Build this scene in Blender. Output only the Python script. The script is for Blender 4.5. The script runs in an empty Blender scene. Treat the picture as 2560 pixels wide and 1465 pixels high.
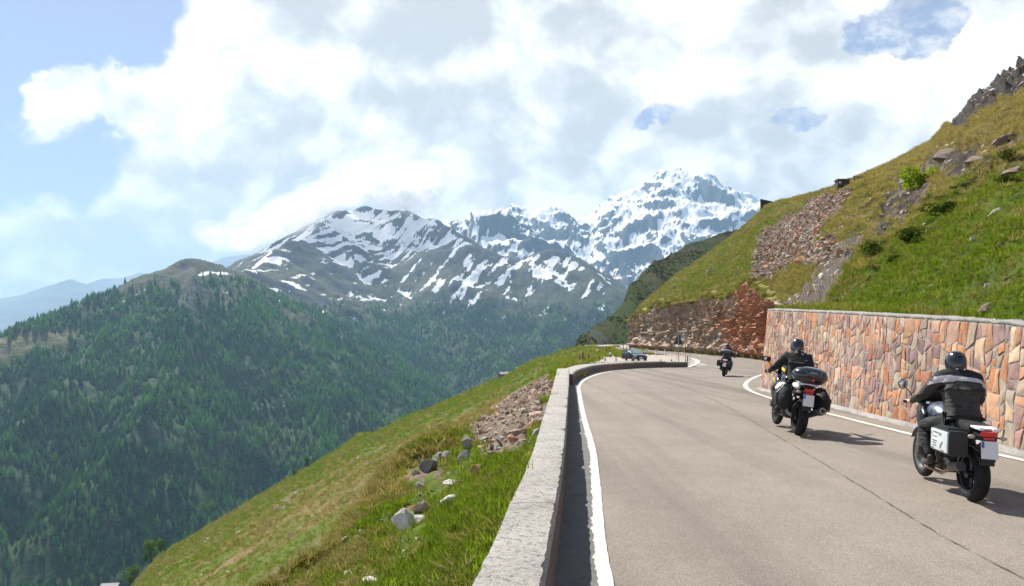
import bpy, bmesh, math, random
import numpy as np
from mathutils import Vector, Matrix, Euler

# ------------------------------------------------------------------ camera, sky, sun, exposure
scene = bpy.context.scene
COL = scene.collection
CAM_H = 1.75
PITCH = math.atan(107.5 / 1850.0)
cam_data = bpy.data.cameras.new('camera')
cam_data.sensor_width = 36.0
cam_data.lens = 1850.0 / 2560.0 * 36.0
cam_data.clip_start = 0.1
cam_data.clip_end = 60000.0
cam = bpy.data.objects.new('camera', cam_data)
COL.objects.link(cam)
cam.location = (0, 0, CAM_H)
cam.rotation_euler = (math.pi / 2 + PITCH, 0, 0)
scene.camera = cam

SUN_EL = math.radians(48.0)
SUN_AZ = math.radians(-34.0)          # measured from +Y towards +X: the sun stands ahead and to the left
SUN_DIR = Vector((math.sin(SUN_AZ) * math.cos(SUN_EL), math.cos(SUN_AZ) * math.cos(SUN_EL), math.sin(SUN_EL)))
sun_data = bpy.data.lights.new('sun', 'SUN')
sun_data.energy = 5.0
sun_data.angle = math.radians(0.53)
sun_data.color = (1.0, 0.955, 0.88)
sun = bpy.data.objects.new('sun', sun_data)
COL.objects.link(sun)
sun.rotation_euler = SUN_DIR.to_track_quat('Z', 'Y').to_euler()

scene.view_settings.view_transform = 'Standard'
scene.view_settings.look = 'None'
scene.view_settings.gamma = 1.0
scene.view_settings.use_curve_mapping = False
scene.view_settings.exposure = 1.0
scene.cycles.max_bounces = 6
scene.cycles.diffuse_bounces = 3
scene.cycles.glossy_bounces = 3
scene.cycles.transparent_max_bounces = 40
scene.cycles.volume_bounces = 0
scene.cycles.use_adaptive_sampling = True
scene.cycles.adaptive_threshold = 0.015
scene.cycles.use_denoising = True


# ------------------------------------------------------------------ pixel helpers (the photograph is 2560 x 1465)
def ray(px, py):
    """direction of the view ray through a pixel, scaled so that its y component is 1"""
    a = np.asarray(px, float) - 1280.0
    b = 732.5 - np.asarray(py, float)
    dx = a / 1850.0
    dz = b / 1850.0
    fy = math.cos(PITCH) - dz * math.sin(PITCH)
    return dx / fy, (math.sin(PITCH) + dz * math.cos(PITCH)) / fy


def P(px, py, Y):
    rx, rz = ray(px, py)
    return np.stack(np.broadcast_arrays(rx * Y, np.asarray(Y, float) + 0 * rx, CAM_H + rz * Y), axis=-1)


def road_z(Y):
    Y = np.asarray(Y, float)
    return np.interp(Y, [-60, 0, 52, 70, 150, 260, 420], [0.72, 0, -0.624, -0.74, -0.8, -1.55, -1.9])


def G(px, py):
    """where the view ray through a pixel meets the road"""
    rx, rz = ray(px, py)
    rx, rz = np.atleast_1d(rx).astype(float), np.atleast_1d(rz).astype(float)
    out = np.zeros((len(rx), 3))
    Ys = np.concatenate([np.linspace(2, 60, 800), np.linspace(60.1, 420, 2500)])
    for i in range(len(rx)):
        d = CAM_H + rz[i] * Ys - road_z(Ys)
        k = int(np.argmax(d <= 0)) if (d <= 0).any() else len(Ys) - 1
        k = max(k, 1)
        t = d[k - 1] / (d[k - 1] - d[k] + 1e-12)
        Y = Ys[k - 1] + t * (Ys[k] - Ys[k - 1])
        out[i] = (rx[i] * Y, Y, road_z(Y))
    return out


# ------------------------------------------------------------------ noise
_rng = np.random.RandomState(11)
_perm = _rng.permutation(512)
_ga = _rng.rand(512) * 2 * math.pi
_gx, _gy = np.cos(_ga), np.sin(_ga)


def perlin(x, y, seed=0):
    x = np.asarray(x, float); y = np.asarray(y, float)
    xi = np.floor(x).astype(np.int64); yi = np.floor(y).astype(np.int64)
    xf = x - xi; yf = y - yi
    u = xf * xf * xf * (xf * (xf * 6 - 15) + 10)
    v = yf * yf * yf * (yf * (yf * 6 - 15) + 10)

    def g(ix, iy, fx, fy):
        h = _perm[(_perm[(ix + seed * 37) & 511] + iy + seed * 91) & 511]
        return _gx[h] * fx + _gy[h] * fy
    a = g(xi, yi, xf, yf); b = g(xi + 1, yi, xf - 1, yf)
    c = g(xi, yi + 1, xf, yf - 1); d = g(xi + 1, yi + 1, xf - 1, yf - 1)
    return (a + u * (b - a) + v * ((c + u * (d - c)) - (a + u * (b - a)))) * 1.5


def fbm(x, y, oct=5, seed=0, rough=0.5):
    s = 0; a = 1.0; f = 1.0
    for o in range(oct):
        s = s + a * perlin(x * f, y * f, seed + o * 5)
        a *= rough; f *= 2.03
    return s


def ridged(x, y, oct=5, seed=0, rough=0.5):
    s = 0; a = 1.0; f = 1.0
    for o in range(oct):
        n = 1 - np.abs(perlin(x * f, y * f, seed + o * 7)) * 1.6
        s = s + a * n
        a *= rough; f *= 2.07
    return s / 1.9


def sstep(a, b, x):
    t = np.clip((x - a) / (b - a), 0, 1)
    return t * t * (3 - 2 * t)


def pix(X, Y, Z):
    """pixel position of a world point (only used to look up where a patch of ground lies)"""
    yv = Y; zv = Z - CAM_H
    cz = yv * math.cos(PITCH) + zv * math.sin(PITCH)
    cy = -yv * math.sin(PITCH) + zv * math.cos(PITCH)
    cz = np.maximum(cz, 0.05)
    return 1280 + 1850 * X / cz, 732.5 - 1850 * cy / cz


def poly_mask(px, py, poly, soft=6.0):
    """1 inside the polygon (pixel coordinates of where the thing lies), soft edge of `soft` pixels"""
    px = np.asarray(px, float); py = np.asarray(py, float)
    wr_ = min(2.2 * soft, 26)
    px, py = px + wr_ * fbm(px / 38, py / 38, 4, 901, 0.6), py + wr_ * fbm(px / 38 + 50, py / 38, 4, 902, 0.6)
    inside = np.zeros(px.shape, bool)
    dist = np.full(px.shape, 1e9)
    n = len(poly)
    for i in range(n):
        x0, y0 = poly[i]; x1, y1 = poly[(i + 1) % n]
        dx, dy = x1 - x0, y1 - y0
        t = np.clip(((px - x0) * dx + (py - y0) * dy) / (dx * dx + dy * dy + 1e-9), 0, 1)
        dist = np.minimum(dist, np.hypot(px - x0 - t * dx, py - y0 - t * dy))
        c = ((y0 > py) != (y1 > py)) & (px < (x1 - x0) * (py - y0) / (y1 - y0 + 1e-12) + x0)
        inside ^= c
    sd = np.where(inside, dist, -dist)
    return sstep(-soft, soft, sd)


# ------------------------------------------------------------------ objects
def tag(o, label=None, cat=None, group=None, kind=None):
    if label: o['label'] = label
    if cat: o['category'] = cat
    if group: o['group'] = group
    if kind: o['kind'] = kind
    elif cat: o['kind'] = 'thing'
    return o


def thing(name, label, cat, loc=(0, 0, 0), rot=(0, 0, 0), group=None):
    o = bpy.data.objects.new(name, None)
    COL.objects.link(o)
    o.empty_display_size = 0.2
    o.location = loc
    o.rotation_euler = rot
    return tag(o, label, cat, group)


def link(name, me, parent=None):
    o = bpy.data.objects.new(name, me)
    COL.objects.link(o)
    if parent is not None:
        o.parent = parent
    return o


def mesh_np(name, verts, faces, mats=None, smooth=False, attrs=None, fmat=None):
    """faces: (n,4) or (n,3) int array, or a list of lists"""
    me = bpy.data.meshes.new(name)
    verts = np.asarray(verts, np.float32).reshape(-1, 3)
    if isinstance(faces, np.ndarray) and len(faces):
        n, k = faces.shape
        me.vertices.add(len(verts)); me.vertices.foreach_set('co', verts.ravel())
        me.loops.add(n * k); me.loops.foreach_set('vertex_index', faces.astype(np.int32).ravel())
        me.polygons.add(n)
        me.polygons.foreach_set('loop_start', np.arange(0, n * k, k, dtype=np.int32))
        me.polygons.foreach_set('loop_total', np.full(n, k, np.int32))
        me.update(calc_edges=True)
    else:
        me.from_pydata([tuple(v) for v in verts], [], [list(f) for f in faces])
    if smooth:
        me.polygons.foreach_set('use_smooth', np.ones(len(me.polygons), bool))
    if fmat is not None:
        me.polygons.foreach_set('material_index', np.asarray(fmat, np.int32))
    if attrs:
        for k_, v_ in attrs.items():
            v_ = np.asarray(v_, np.float32)
            if v_.ndim == 2:
                a = me.attributes.new(k_, 'FLOAT_VECTOR', 'POINT'); a.data.foreach_set('vector', v_.ravel())
            else:
                a = me.attributes.new(k_, 'FLOAT', 'POINT'); a.data.foreach_set('value', v_.ravel())
    for m in (mats if isinstance(mats, (list, tuple)) else [mats] if mats else []):
        me.materials.append(m)
    me.update()
    return me


def grid_faces(nr, nc, flip=False):
    i = np.arange(nr - 1)[:, None] * nc + np.arange(nc - 1)[None, :]
    f = np.stack([i, i + 1, i + 1 + nc, i + nc], -1).reshape(-1, 4)
    return f[:, ::-1].copy() if flip else f


class MB:
    """collects simple shapes and builds them as one mesh"""
    def __init__(s):
        s.v = []; s.f = []

    def add(s, vs, fs):
        o = len(s.v)
        s.v += [tuple(float(c) for c in v) for v in vs]
        s.f += [[i + o for i in f] for f in fs]
        return s

    def box(s, c, size, rot=None, taper=1.0, bevel=0.0):
        hx, hy, hz = size[0] / 2, size[1] / 2, size[2] / 2
        if bevel > 0:
            return s.rbox(c, size, bevel, rot)
        vs = []
        for z, t in ((-hz, 1.0), (hz, taper)):
            for x, y in ((-hx, -hy), (hx, -hy), (hx, hy), (-hx, hy)):
                vs.append(Vector((x * t, y * t, z)))
        if rot is not None:
            R = Euler(rot).to_matrix()
            vs = [R @ v for v in vs]
        vs = [v + Vector(c) for v in vs]
        return s.add(vs, [[0, 3, 2, 1], [4, 5, 6, 7], [0, 1, 5, 4], [1, 2, 6, 5], [2, 3, 7, 6], [3, 0, 4, 7]])

    def rbox(s, c, size, b, rot=None):
        """a box with chamfered edges"""
        bm = bmesh.new()
        bmesh.ops.create_cube(bm, size=1.0)
        for v in bm.verts:
            v.co = Vector((v.co.x * size[0], v.co.y * size[1], v.co.z * size[2]))
        bmesh.ops.bevel(bm, geom=bm.edges[:], offset=b, segments=2, affect='EDGES', profile=0.7)
        R = Euler(rot).to_matrix() if rot is not None else Matrix.Identity(3)
        bm.verts.ensure_lookup_table()
        vs = [R @ v.co + Vector(c) for v in bm.verts]
        idx = {v: i for i, v in enumerate(bm.verts)}
        fs = [[idx[v] for v in f.verts] for f in bm.faces]
        bm.free()
        return s.add(vs, fs)

    def tube(s, pts, r, seg=8, cap=True):
        pts = [Vector(p) for p in pts]
        rs = r if isinstance(r, (list, tuple)) else [r] * len(pts)
        rings = []
        up = None
        for i, p in enumerate(pts):
            t = (pts[min(i + 1, len(pts) - 1)] - pts[max(i - 1, 0)])
            t = t.normalized() if t.length > 1e-9 else Vector((0, 0, 1))
            if up is None:
                up = t.orthogonal().normalized()
            up = (up - t * up.dot(t))
            up = up.normalized() if up.length > 1e-6 else t.orthogonal().normalized()
            w = t.cross(up)
            rings.append([p + (up * math.cos(2 * math.pi * k / seg) + w * math.sin(2 * math.pi * k / seg)) * rs[i] for k in range(seg)])
        vs = [v for ring in rings for v in ring]
        fs = []
        for i in range(len(pts) - 1):
            for k in range(seg):
                a = i * seg + k; b = i * seg + (k + 1) % seg
                fs.append([a, b, b + seg, a + seg])
        if cap:
            fs.append([k for k in range(seg)][::-1])
            fs.append([(len(pts) - 1) * seg + k for k in range(seg)])
        return s.add(vs, fs)

    def lathe(s, prof, c, axis='X', seg=24, closed=False):
        """prof: list of (radius, along)"""
        vs = []; fs = []
        n = len(prof)
        for k in range(seg):
            a = 2 * math.pi * k / seg
            for r, h in prof:
                p, q = r * math.cos(a), r * math.sin(a)
                v = {'X': (h, p, q), 'Y': (q, h, p), 'Z': (p, q, h)}[axis]
                vs.append((v[0] + c[0], v[1] + c[1], v[2] + c[2]))
        for k in range(seg):
            k2 = (k + 1) % seg
            for i in range(n if closed else n - 1):
                j = (i + 1) % n
                fs.append([k * n + i, k * n + j, k2 * n + j, k2 * n + i])
        return s.add(vs, fs)

    def prism(s, poly, x0, x1, axis='X'):
        """polygon in the plane across the axis, pushed from x0 to x1"""
        n = len(poly)
        vs = []
        for x in (x0, x1):
            for a, b in poly:
                vs.append({'X': (x, a, b), 'Y': (a, x, b), 'Z': (a, b, x)}[axis])
        fs = [[i for i in range(n)][::-1], [n + i for i in range(n)]]
        for i in range(n):
            j = (i + 1) % n
            fs.append([i, j, n + j, n + i])
        return s.add(vs, fs)

    def ellipsoid(s, c, r, seg=16, rings=10, rot=None, zmin=-1.0):
        vs = []; fs = []
        R = Euler(rot).to_matrix() if rot is not None else Matrix.Identity(3)
        for i in range(rings + 1):
            ph = math.pi * i / rings
            cz = max(math.cos(ph), zmin)
            for k in range(seg):
                a = 2 * math.pi * k / seg
                v = R @ Vector((r[0] * math.sin(ph) * math.cos(a), r[1] * math.sin(ph) * math.sin(a), r[2] * cz))
                vs.append(v + Vector(c))
        for i in range(rings):
            for k in range(seg):
                a = i * seg + k; b = i * seg + (k + 1) % seg
                fs.append([a, a + seg, b + seg, b])
        return s.add(vs, fs)

    def mesh(s, name, mat, smooth=False, weld=True):
        me = bpy.data.meshes.new(name)
        me.from_pydata(s.v, [], s.f)
        bm = bmesh.new(); bm.from_mesh(me)
        if weld:
            bmesh.ops.remove_doubles(bm, verts=bm.verts[:], dist=1e-5)
        bmesh.ops.recalc_face_normals(bm, faces=bm.faces[:])
        bm.to_mesh(me); bm.free()
        for m in (mat if isinstance(mat, (list, tuple)) else [mat]):
            me.materials.append(m)
        if smooth:
            me.polygons.foreach_set('use_smooth', np.ones(len(me.polygons), bool))
            try:
                me.set_sharp_from_angle(angle=math.radians(38))
            except Exception:
                pass
        me.update()
        return me

    def build(s, name, mat, parent=None, smooth=False):
        return link(name, s.mesh(name, mat, smooth), parent)


# ------------------------------------------------------------------ shader helpers
class NT:
    def __init__(s, tree):
        s.t = tree; s.n = tree.nodes; s.l = tree.links

    def put(s, node, **kw):
        n = s.n.new(node)
        for k, v in kw.items():
            setattr(n, k, v)
        return n

    def set(s, sock, v):
        if isinstance(v, bpy.types.NodeSocket):
            s.l.new(v, sock)
        elif isinstance(v, (tuple, list)) and len(v) == 3 and sock.type == 'RGBA':
            sock.default_value = (*v, 1)
        else:
            sock.default_value = v

    def m(s, op, a, b=None, c=None, clamp=False):
        n = s.put('ShaderNodeMath', operation=op)
        n.use_clamp = clamp
        s.set(n.inputs[0], a)
        if b is not None: s.set(n.inputs[1], b)
        if c is not None: s.set(n.inputs[2], c)
        return n.outputs[0]

    def add(s, a, b): return s.m('ADD', a, b)
    def sub(s, a, b): return s.m('SUBTRACT', a, b)
    def mul(s, a, b): return s.m('MULTIPLY', a, b)

    def step(s, x, lo, hi, a=0.0, b=1.0, kind='SMOOTHSTEP'):
        n = s.put('ShaderNodeMapRange', interpolation_type=kind)
        s.set(n.inputs['Value'], x)
        n.inputs['From Min'].default_value = lo; n.inputs['From Max'].default_value = hi
        n.inputs['To Min'].default_value = a; n.inputs['To Max'].default_value = b
        return n.outputs[0]

    def noise(s, vec, scale, detail=5, rough=0.55, dist=0.0, dims='3D', lac=2.0):
        n = s.put('ShaderNodeTexNoise', noise_dimensions=dims)
        if vec is not None: s.set(n.inputs['Vector'], vec)
        n.inputs['Scale'].default_value = scale
        n.inputs['Detail'].default_value = detail
        n.inputs['Roughness'].default_value = rough
        n.inputs['Lacunarity'].default_value = lac
        n.inputs['Distortion'].default_value = dist
        return n.outputs[0]

    def voronoi(s, vec, scale, feature='F1', out='Distance', rand=1.0):
        n = s.put('ShaderNodeTexVoronoi', feature=feature)
        if vec is not None: s.set(n.inputs['Vector'], vec)
        n.inputs['Scale'].default_value = scale
        n.inputs['Randomness'].default_value = rand
        return n.outputs[out]

    def mix(s, f, a, b, blend='MIX'):
        n = s.put('ShaderNodeMix', data_type='RGBA', blend_type=blend)
        s.set(n.inputs[0], f); s.set(n.inputs[6], a); s.set(n.inputs[7], b)
        return n.outputs[2]

    def vmath(s, op, a, b=None):
        n = s.put('ShaderNodeVectorMath', operation=op)
        s.set(n.inputs[0], a)
        if b is not None:
            if op == 'SCALE': s.set(n.inputs['Scale'], b)
            else: s.set(n.inputs[1], b)
        return n.outputs[0]

    def attr(s, name, out='Fac'):
        n = s.put('ShaderNodeAttribute', attribute_name=name)
        return n.outputs[out]

    def ramp(s, f, stops):
        n = s.put('ShaderNodeValToRGB')
        cr = n.color_ramp
        while len(cr.elements) < len(stops):
            cr.elements.new(0.5)
        for e, (p, c) in zip(cr.elements, stops):
            e.position = p; e.color = (*c, 1)
        s.set(n.inputs[0], f)
        return n.outputs[0]

    def pos(s): return s.put('ShaderNodeNewGeometry').outputs['Position']
    def obj(s): return s.put('ShaderNodeTexCoord').outputs['Object']
    def rnd(s): return s.put('ShaderNodeObjectInfo').outputs['Random']

    def bump(s, h, strength=0.5, dist=0.02, normal=None):
        n = s.put('ShaderNodeBump')
        n.inputs['Strength'].default_value = strength
        n.inputs['Distance'].default_value = dist
        s.set(n.inputs['Height'], h)
        if normal is not None: s.set(n.inputs['Normal'], normal)
        return n.outputs[0]


def material(name):
    m = bpy.data.materials.new(name)
    m.use_nodes = True
    nt = NT(m.node_tree)
    b = m.node_tree.nodes['Principled BSDF']
    return m, nt, b


def plain(name, col, rough=0.6, metal=0.0, spec=0.5, coat=0.0, var=0.12, scale=9.0):
    """a plain paint or plastic with slight dirt so that it is not one flat colour"""
    m, nt, b = material(name)
    n = nt.noise(nt.obj(), scale, 5, 0.6)
    f = nt.step(n, 0.3, 0.7, 1 - var, 1 + var)
    c = nt.mix(1.0, (*col,), f, 'MULTIPLY')
    nt.set(b.inputs['Base Color'], c)
    nt.set(b.inputs['Roughness'], nt.step(n, 0.25, 0.75, max(0.03, rough - 0.08), min(1, rough + 0.08)))
    b.inputs['Metallic'].default_value = metal
    b.inputs['Specular IOR Level'].default_value = spec
    b.inputs['Coat Weight'].default_value = coat
    b.inputs['Coat Roughness'].default_value = 0.08
    return m


# ------------------------------------------------------------------ sky with broken cumulus
world = bpy.data.worlds.new('World')
scene.world = world
world.use_nodes = True
wt = NT(world.node_tree)
for n_ in list(world.node_tree.nodes):
    world.node_tree.nodes.remove(n_)
wout = wt.put('ShaderNodeOutputWorld')
wbg = wt.put('ShaderNodeBackground')
wbg.inputs['Strength'].default_value = 0.075
wt.l.new(wbg.outputs[0], wout.inputs[0])
sky = wt.put('ShaderNodeTexSky', sky_type='NISHITA')
sky.sun_disc = False
sky.sun_elevation = SUN_EL
sky.sun_rotation = SUN_AZ
sky.altitude = 1800
sky.air_density = 1.0
sky.dust_density = 1.0
sky.ozone_density = 1.0
wd = wt.vmath('NORMALIZE', wt.put('ShaderNodeTexCoord').outputs['Generated'])
sep = wt.put('ShaderNodeSeparateXYZ'); wt.l.new(wd, sep.inputs[0])
s_az = wt.m('ARCTAN2', sep.outputs[0], sep.outputs[1])
s_el = wt.m('ARCSINE', sep.outputs[2])


def azel(px, py):
    rx, rz = ray(px, py)
    return math.atan2(float(rx), 1.0), math.atan2(float(rz), math.hypot(float(rx), 1.0))


# billow noise, with a second look-up towards the sun for the lit and shaded sides of the billows
vsq = wt.put('ShaderNodeCombineXYZ')
wt.l.new(sep.outputs[0], vsq.inputs[0]); wt.l.new(sep.outputs[1], vsq.inputs[1])
wt.l.new(wt.mul(sep.outputs[2], 1.25), vsq.inputs[2])
big = wt.noise(vsq.outputs[0], 3.1, 4, 0.5)
warp = wt.put('ShaderNodeTexNoise'); wt.l.new(vsq.outputs[0], warp.inputs['Vector'])
warp.inputs['Scale'].default_value = 5.0; warp.inputs['Detail'].default_value = 3
wv = wt.vmath('ADD', vsq.outputs[0], wt.vmath('SCALE', wt.vmath('SUBTRACT', warp.outputs['Color'], (0.5, 0.5, 0.5)), 0.10))
n_a = wt.noise(wv, 5.2, 10, 0.53)
toward = wt.vmath('ADD', wv, tuple(SUN_DIR * 0.026 + Vector((0, 0, 0.020))))
n_b = wt.noise(toward, 5.2, 10, 0.53)
puff = wt.voronoi(wv, 16.0, 'SMOOTH_F1')
fine = wt.noise(wv, 30.0, 7, 0.6)

# the directions used for placing clouds wander a little, so that no outline is smooth
w2 = wt.put('ShaderNodeTexNoise'); wt.l.new(vsq.outputs[0], w2.inputs['Vector'])
w2.inputs['Scale'].default_value = 8.2; w2.inputs['Detail'].default_value = 6; w2.inputs['Roughness'].default_value = 0.62
w2s = wt.put('ShaderNodeSeparateColor'); wt.l.new(w2.outputs['Color'], w2s.inputs[0])
w3 = wt.put('ShaderNodeTexNoise'); wt.l.new(vsq.outputs[0], w3.inputs['Vector'])
w3.inputs['Scale'].default_value = 28.0; w3.inputs['Detail'].default_value = 5; w3.inputs['Roughness'].default_value = 0.65
w3s = wt.put('ShaderNodeSeparateColor'); wt.l.new(w3.outputs['Color'], w3s.inputs[0])
b_az = wt.add(wt.add(s_az, wt.mul(wt.sub(w3s.outputs[0], 0.5), 0.055)), wt.mul(wt.sub(w2s.outputs[0], 0.5), 0.07))
b_el = wt.add(wt.add(s_el, wt.mul(wt.sub(w3s.outputs[1], 0.5), 0.045)), wt.mul(wt.sub(w2s.outputs[1], 0.5), 0.06))

# outline of the big cloud bank on its clear left side: azimuth of the edge as a function of elevation
edge = wt.put('ShaderNodeFloatCurve')
EL0, EL1, AZ0, AZ1 = -0.02, 0.62, -0.80, 0.10
pts = [(-900, 520)]
pts = []
for px, py in [(640, -420), (560, -150), (480, 0), (425, 130), (375, 190), (330, 262), (300, 330), (255, 430), (232, 520), (150, 560), (-200, 640), (-420, 720)]:
    a_, e_ = azel(px, py)
    pts.append(((e_ - EL0) / (EL1 - EL0), (a_ - AZ0) / (AZ1 - AZ0)))
pts.sort()
cv = edge.mapping.curves[0]
while len(cv.points) < len(pts):
    cv.points.new(0.5, 0.5)
for p_, (x_, y_) in zip(cv.points, pts):
    p_.location = (min(max(x_, 0), 1), min(max(y_, 0), 1)); p_.handle_type = 'AUTO'
edge.mapping.update()
wt.set(edge.inputs['Value'], wt.step(s_el, EL0, EL1, 0, 1, 'LINEAR'))
az_edge = wt.step(edge.outputs[0], 0, 1, AZ0, AZ1, 'LINEAR')
bank = wt.mul(wt.sub(wt.add(wt.mul(s_az, 0.6), wt.mul(b_az, 0.4)), az_edge), 13.0)
# the bank thins out high above and far round to the sides
bank = wt.m('MINIMUM', bank, wt.mul(wt.sub(0.62, s_el), 3.0))
bank = wt.m('MINIMUM', bank, wt.mul(wt.sub(0.95, s_az), 3.0))
bank = wt.m('MINIMUM', bank, 0.62)


def blob(px, py, rx_, ry_, amp):
    a_, e_ = azel(px, py)
    u = wt.mul(wt.sub(b_az, a_), 1850.0 / rx_)
    v = wt.mul(wt.sub(b_el, e_), 1850.0 / ry_)
    q = wt.add(wt.mul(u, u), wt.mul(v, v))
    return wt.mul(wt.m('EXPONENT', wt.mul(q, -1.0)), amp)


low = wt.mul(wt.sub(azel(0, 535)[1], s_el), 11.0)          # cloud low over the left horizon
low = wt.m('MINIMUM', low, 0.55)
scattered = wt.mul(wt.sub(big, 0.68), 3.2)                 # fair-weather cumulus over the rest of the sky
cover = wt.m('MAXIMUM', wt.m('MAXIMUM', bank, low), scattered)
for px, py, a_, b_, k_ in [(240, 250, 95, 52, 0.80), (330, 222, 70, 45, 0.42), (120, 305, 36, 32, 0.42), (115, 232, 36, 24, 0.38)]:
    cover = wt.add(cover, blob(px, py, a_, b_, k_))
for px, py, a_, b_, k_ in [(2270, 40, 125, 80, 0.95), (2190, 85, 60, 40, 0.55), (2345, 75, 70, 38, 0.5), (2060, 8, 60, 26, 0.42), (1655, 285, 62, 32, 0.85), (1600, 322, 40, 24, 0.5),
                           (1960, 280, 70, 32, 0.8), (2030, 302, 50, 18, 0.42), (1430, 185, 60, 36, 0.6), (1290, 45, 60, 46, 0.55),
                           (1240, 165, 60, 38, 0.44), (2100, 250, 40, 20, 0.3)]:
    cover = wt.sub(cover, blob(px, py, a_, b_, k_))
dens = wt.add(cover, wt.mul(wt.sub(n_a, 0.5), 1.25))
dens = wt.add(dens, wt.mul(wt.sub(0.42, puff), 0.5))
dens = wt.add(dens, wt.mul(wt.sub(fine, 0.5), 0.42))
alpha = wt.step(dens, -0.10, 0.18)
# thin torn veil inside the bank, so that its gaps are never wholly clear
veil = wt.mul(wt.step(wt.add(fine, wt.mul(wt.sub(n_a, 0.5), 0.8)), 0.36, 0.66), wt.step(bank, 0.15, 0.55))
alpha = wt.m('MAXIMUM', alpha, wt.mul(veil, 0.72))

# brightness of the cloud: billows lit from the sun side, grey bases and hollows
relief = wt.mul(wt.sub(n_a, n_b), 3.6)
shade = wt.add(wt.mul(wt.sub(wt.noise(wv, 3.2, 5, 0.5), 0.5), -1.15), relief)
shade = wt.add(shade, wt.mul(wt.sub(fine, 0.5), 0.12))
shade = wt.add(shade, wt.mul(wt.sub(0.42, puff), 0.30))
shade = wt.sub(shade, wt.mul(wt.sub(dens, 0.35), 0.10))
for px, py, a_, b_, k_ in [(1010, 60, 270, 90, 0.24), (1050, 235, 200, 90, 0.22), (1420, 150, 260, 120, 0.14), (850, 500, 220, 60, 0.28), (620, 470, 140, 110, 0.12),
                           (1080, 440, 260, 55, 0.16), (1800, 330, 150, 120, 0.15), (640, 590, 120, 40, 0.25), (1250, 420, 90, 120, 0.12)]:
    shade = wt.sub(shade, blob(px, py, a_, b_, k_))
for px, py, a_, b_, k_ in [(480, 230, 90, 170, 0.25), (700, 150, 130, 100, 0.12), (1700, 350, 90, 60, 0.15), (2250, 180, 220, 60, 0.15), (2350, 330, 180, 80, 0.12)]:
    shade = wt.add(shade, blob(px, py, a_, b_, k_))
lum = wt.step(shade, -0.42, 0.34)
c_cloud = wt.ramp(lum, [(0.0, (0.56, 0.565, 0.555)), (0.4, (0.75, 0.745, 0.725)), (0.75, (0.95, 0.925, 0.885)), (1.0, (1.10, 1.05, 0.99))])
CLOUD_GAIN = wt.put('ShaderNodeValue'); CLOUD_GAIN.outputs[0].default_value = 8.2
c_cloud = wt.vmath('SCALE', c_cloud, CLOUD_GAIN.outputs[0])
c_sky = wt.mix(0.38, wt.mix(1.0, sky.outputs[0], (0.70, 0.71, 0.86), 'MULTIPLY'), (4.3, 4.3, 4.7))
wt.set(wbg.inputs['Color'], wt.mix(alpha, c_sky, c_cloud))


# ------------------------------------------------------------------ far mountains: one height field from ridge lines
def seg_tents(X, Y, lines):
    """height = max over ridge lines of (height on the line - fall(distance))"""
    Z = np.full(X.shape, -1e9)
    for pts, k, k2 in lines:
        pts = np.asarray([P(*p) for p in pts])
        for a, b in zip(pts[:-1], pts[1:]):
            d = b[:2] - a[:2]
            L2 = d @ d
            t = np.clip(((X - a[0]) * d[0] + (Y - a[1]) * d[1]) / L2, 0, 1)
            dist = np.hypot(X - a[0] - t * d[0], Y - a[1] - t * d[1])
            h = a[2] + t * (b[2] - a[2])
            z = h - k * dist - k2 * np.maximum(dist - 260, 0) * 0.0 - 0.10 * k * np.sqrt(dist * 60 + 1) * 0
            Z = np.maximum(Z, z)
    return Z


RIDGES = [
    # forested ridge on the left with its rocky summit
    ([(-420, 1010, 1420), (-150, 880, 1560), (-40, 842, 1650), (20, 838, 1720), (60, 836, 1750), (110, 792, 1800), (180, 745, 1880), (250, 713, 2000), (330, 690, 2080),
      (392, 662, 2150), (440, 634, 2200), (485, 621, 2250), (525, 632, 2300), (562, 658, 2400), (600, 664, 2600), (650, 645, 2900), (692, 614, 3200),
      (750, 582, 3600), (810, 540, 4000), (860, 512, 4300), (900, 496, 4500)], 0.58, 0),
    # big snowy shoulder
    ([(900, 496, 4500), (1000, 512, 4450), (1085, 534, 4250), (1140, 566, 4050), (1200, 602, 3950), (1300, 634, 3900), (1350, 612, 3950), (1400, 610, 4000), (1460, 640, 4000),
      (1520, 672, 3950), (1580, 716, 3900), (1650, 790, 3800)], 0.60, 0),
    ([(485, 628, 2250), (478, 700, 2020), (470, 770, 1830), (440, 860, 1640), (360, 1000, 1380), (210, 1180, 1170)], 0.80, 0),
    ([(600, 668, 2600), (670, 790, 2230), (740, 920, 1900), (800, 1050, 1560), (780, 1200, 1250)], 0.80, 0),
    ([(330, 700, 2080), (230, 830, 1750), (90, 1000, 1380), (-100, 1200, 1100)], 0.80, 0),
    ([(700, 630, 3250), (800, 735, 2950), (930, 860, 2520), (1020, 960, 2200), (1010, 1080, 1800)], 0.78, 0),
    ([(900, 510, 4450), (930, 620, 3900), (985, 700, 3500), (1110, 790, 3050), (1240, 860, 2700), (1330, 930, 2350)], 0.78, 0),
    ([(1190, 605, 3950), (1230, 720, 3500), (1350, 800, 3200), (1450, 868, 2900)], 0.8, 0),
    ([(1400, 612, 4000), (1430, 720, 3700), (1540, 830, 3400)], 0.8, 0),
]
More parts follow.
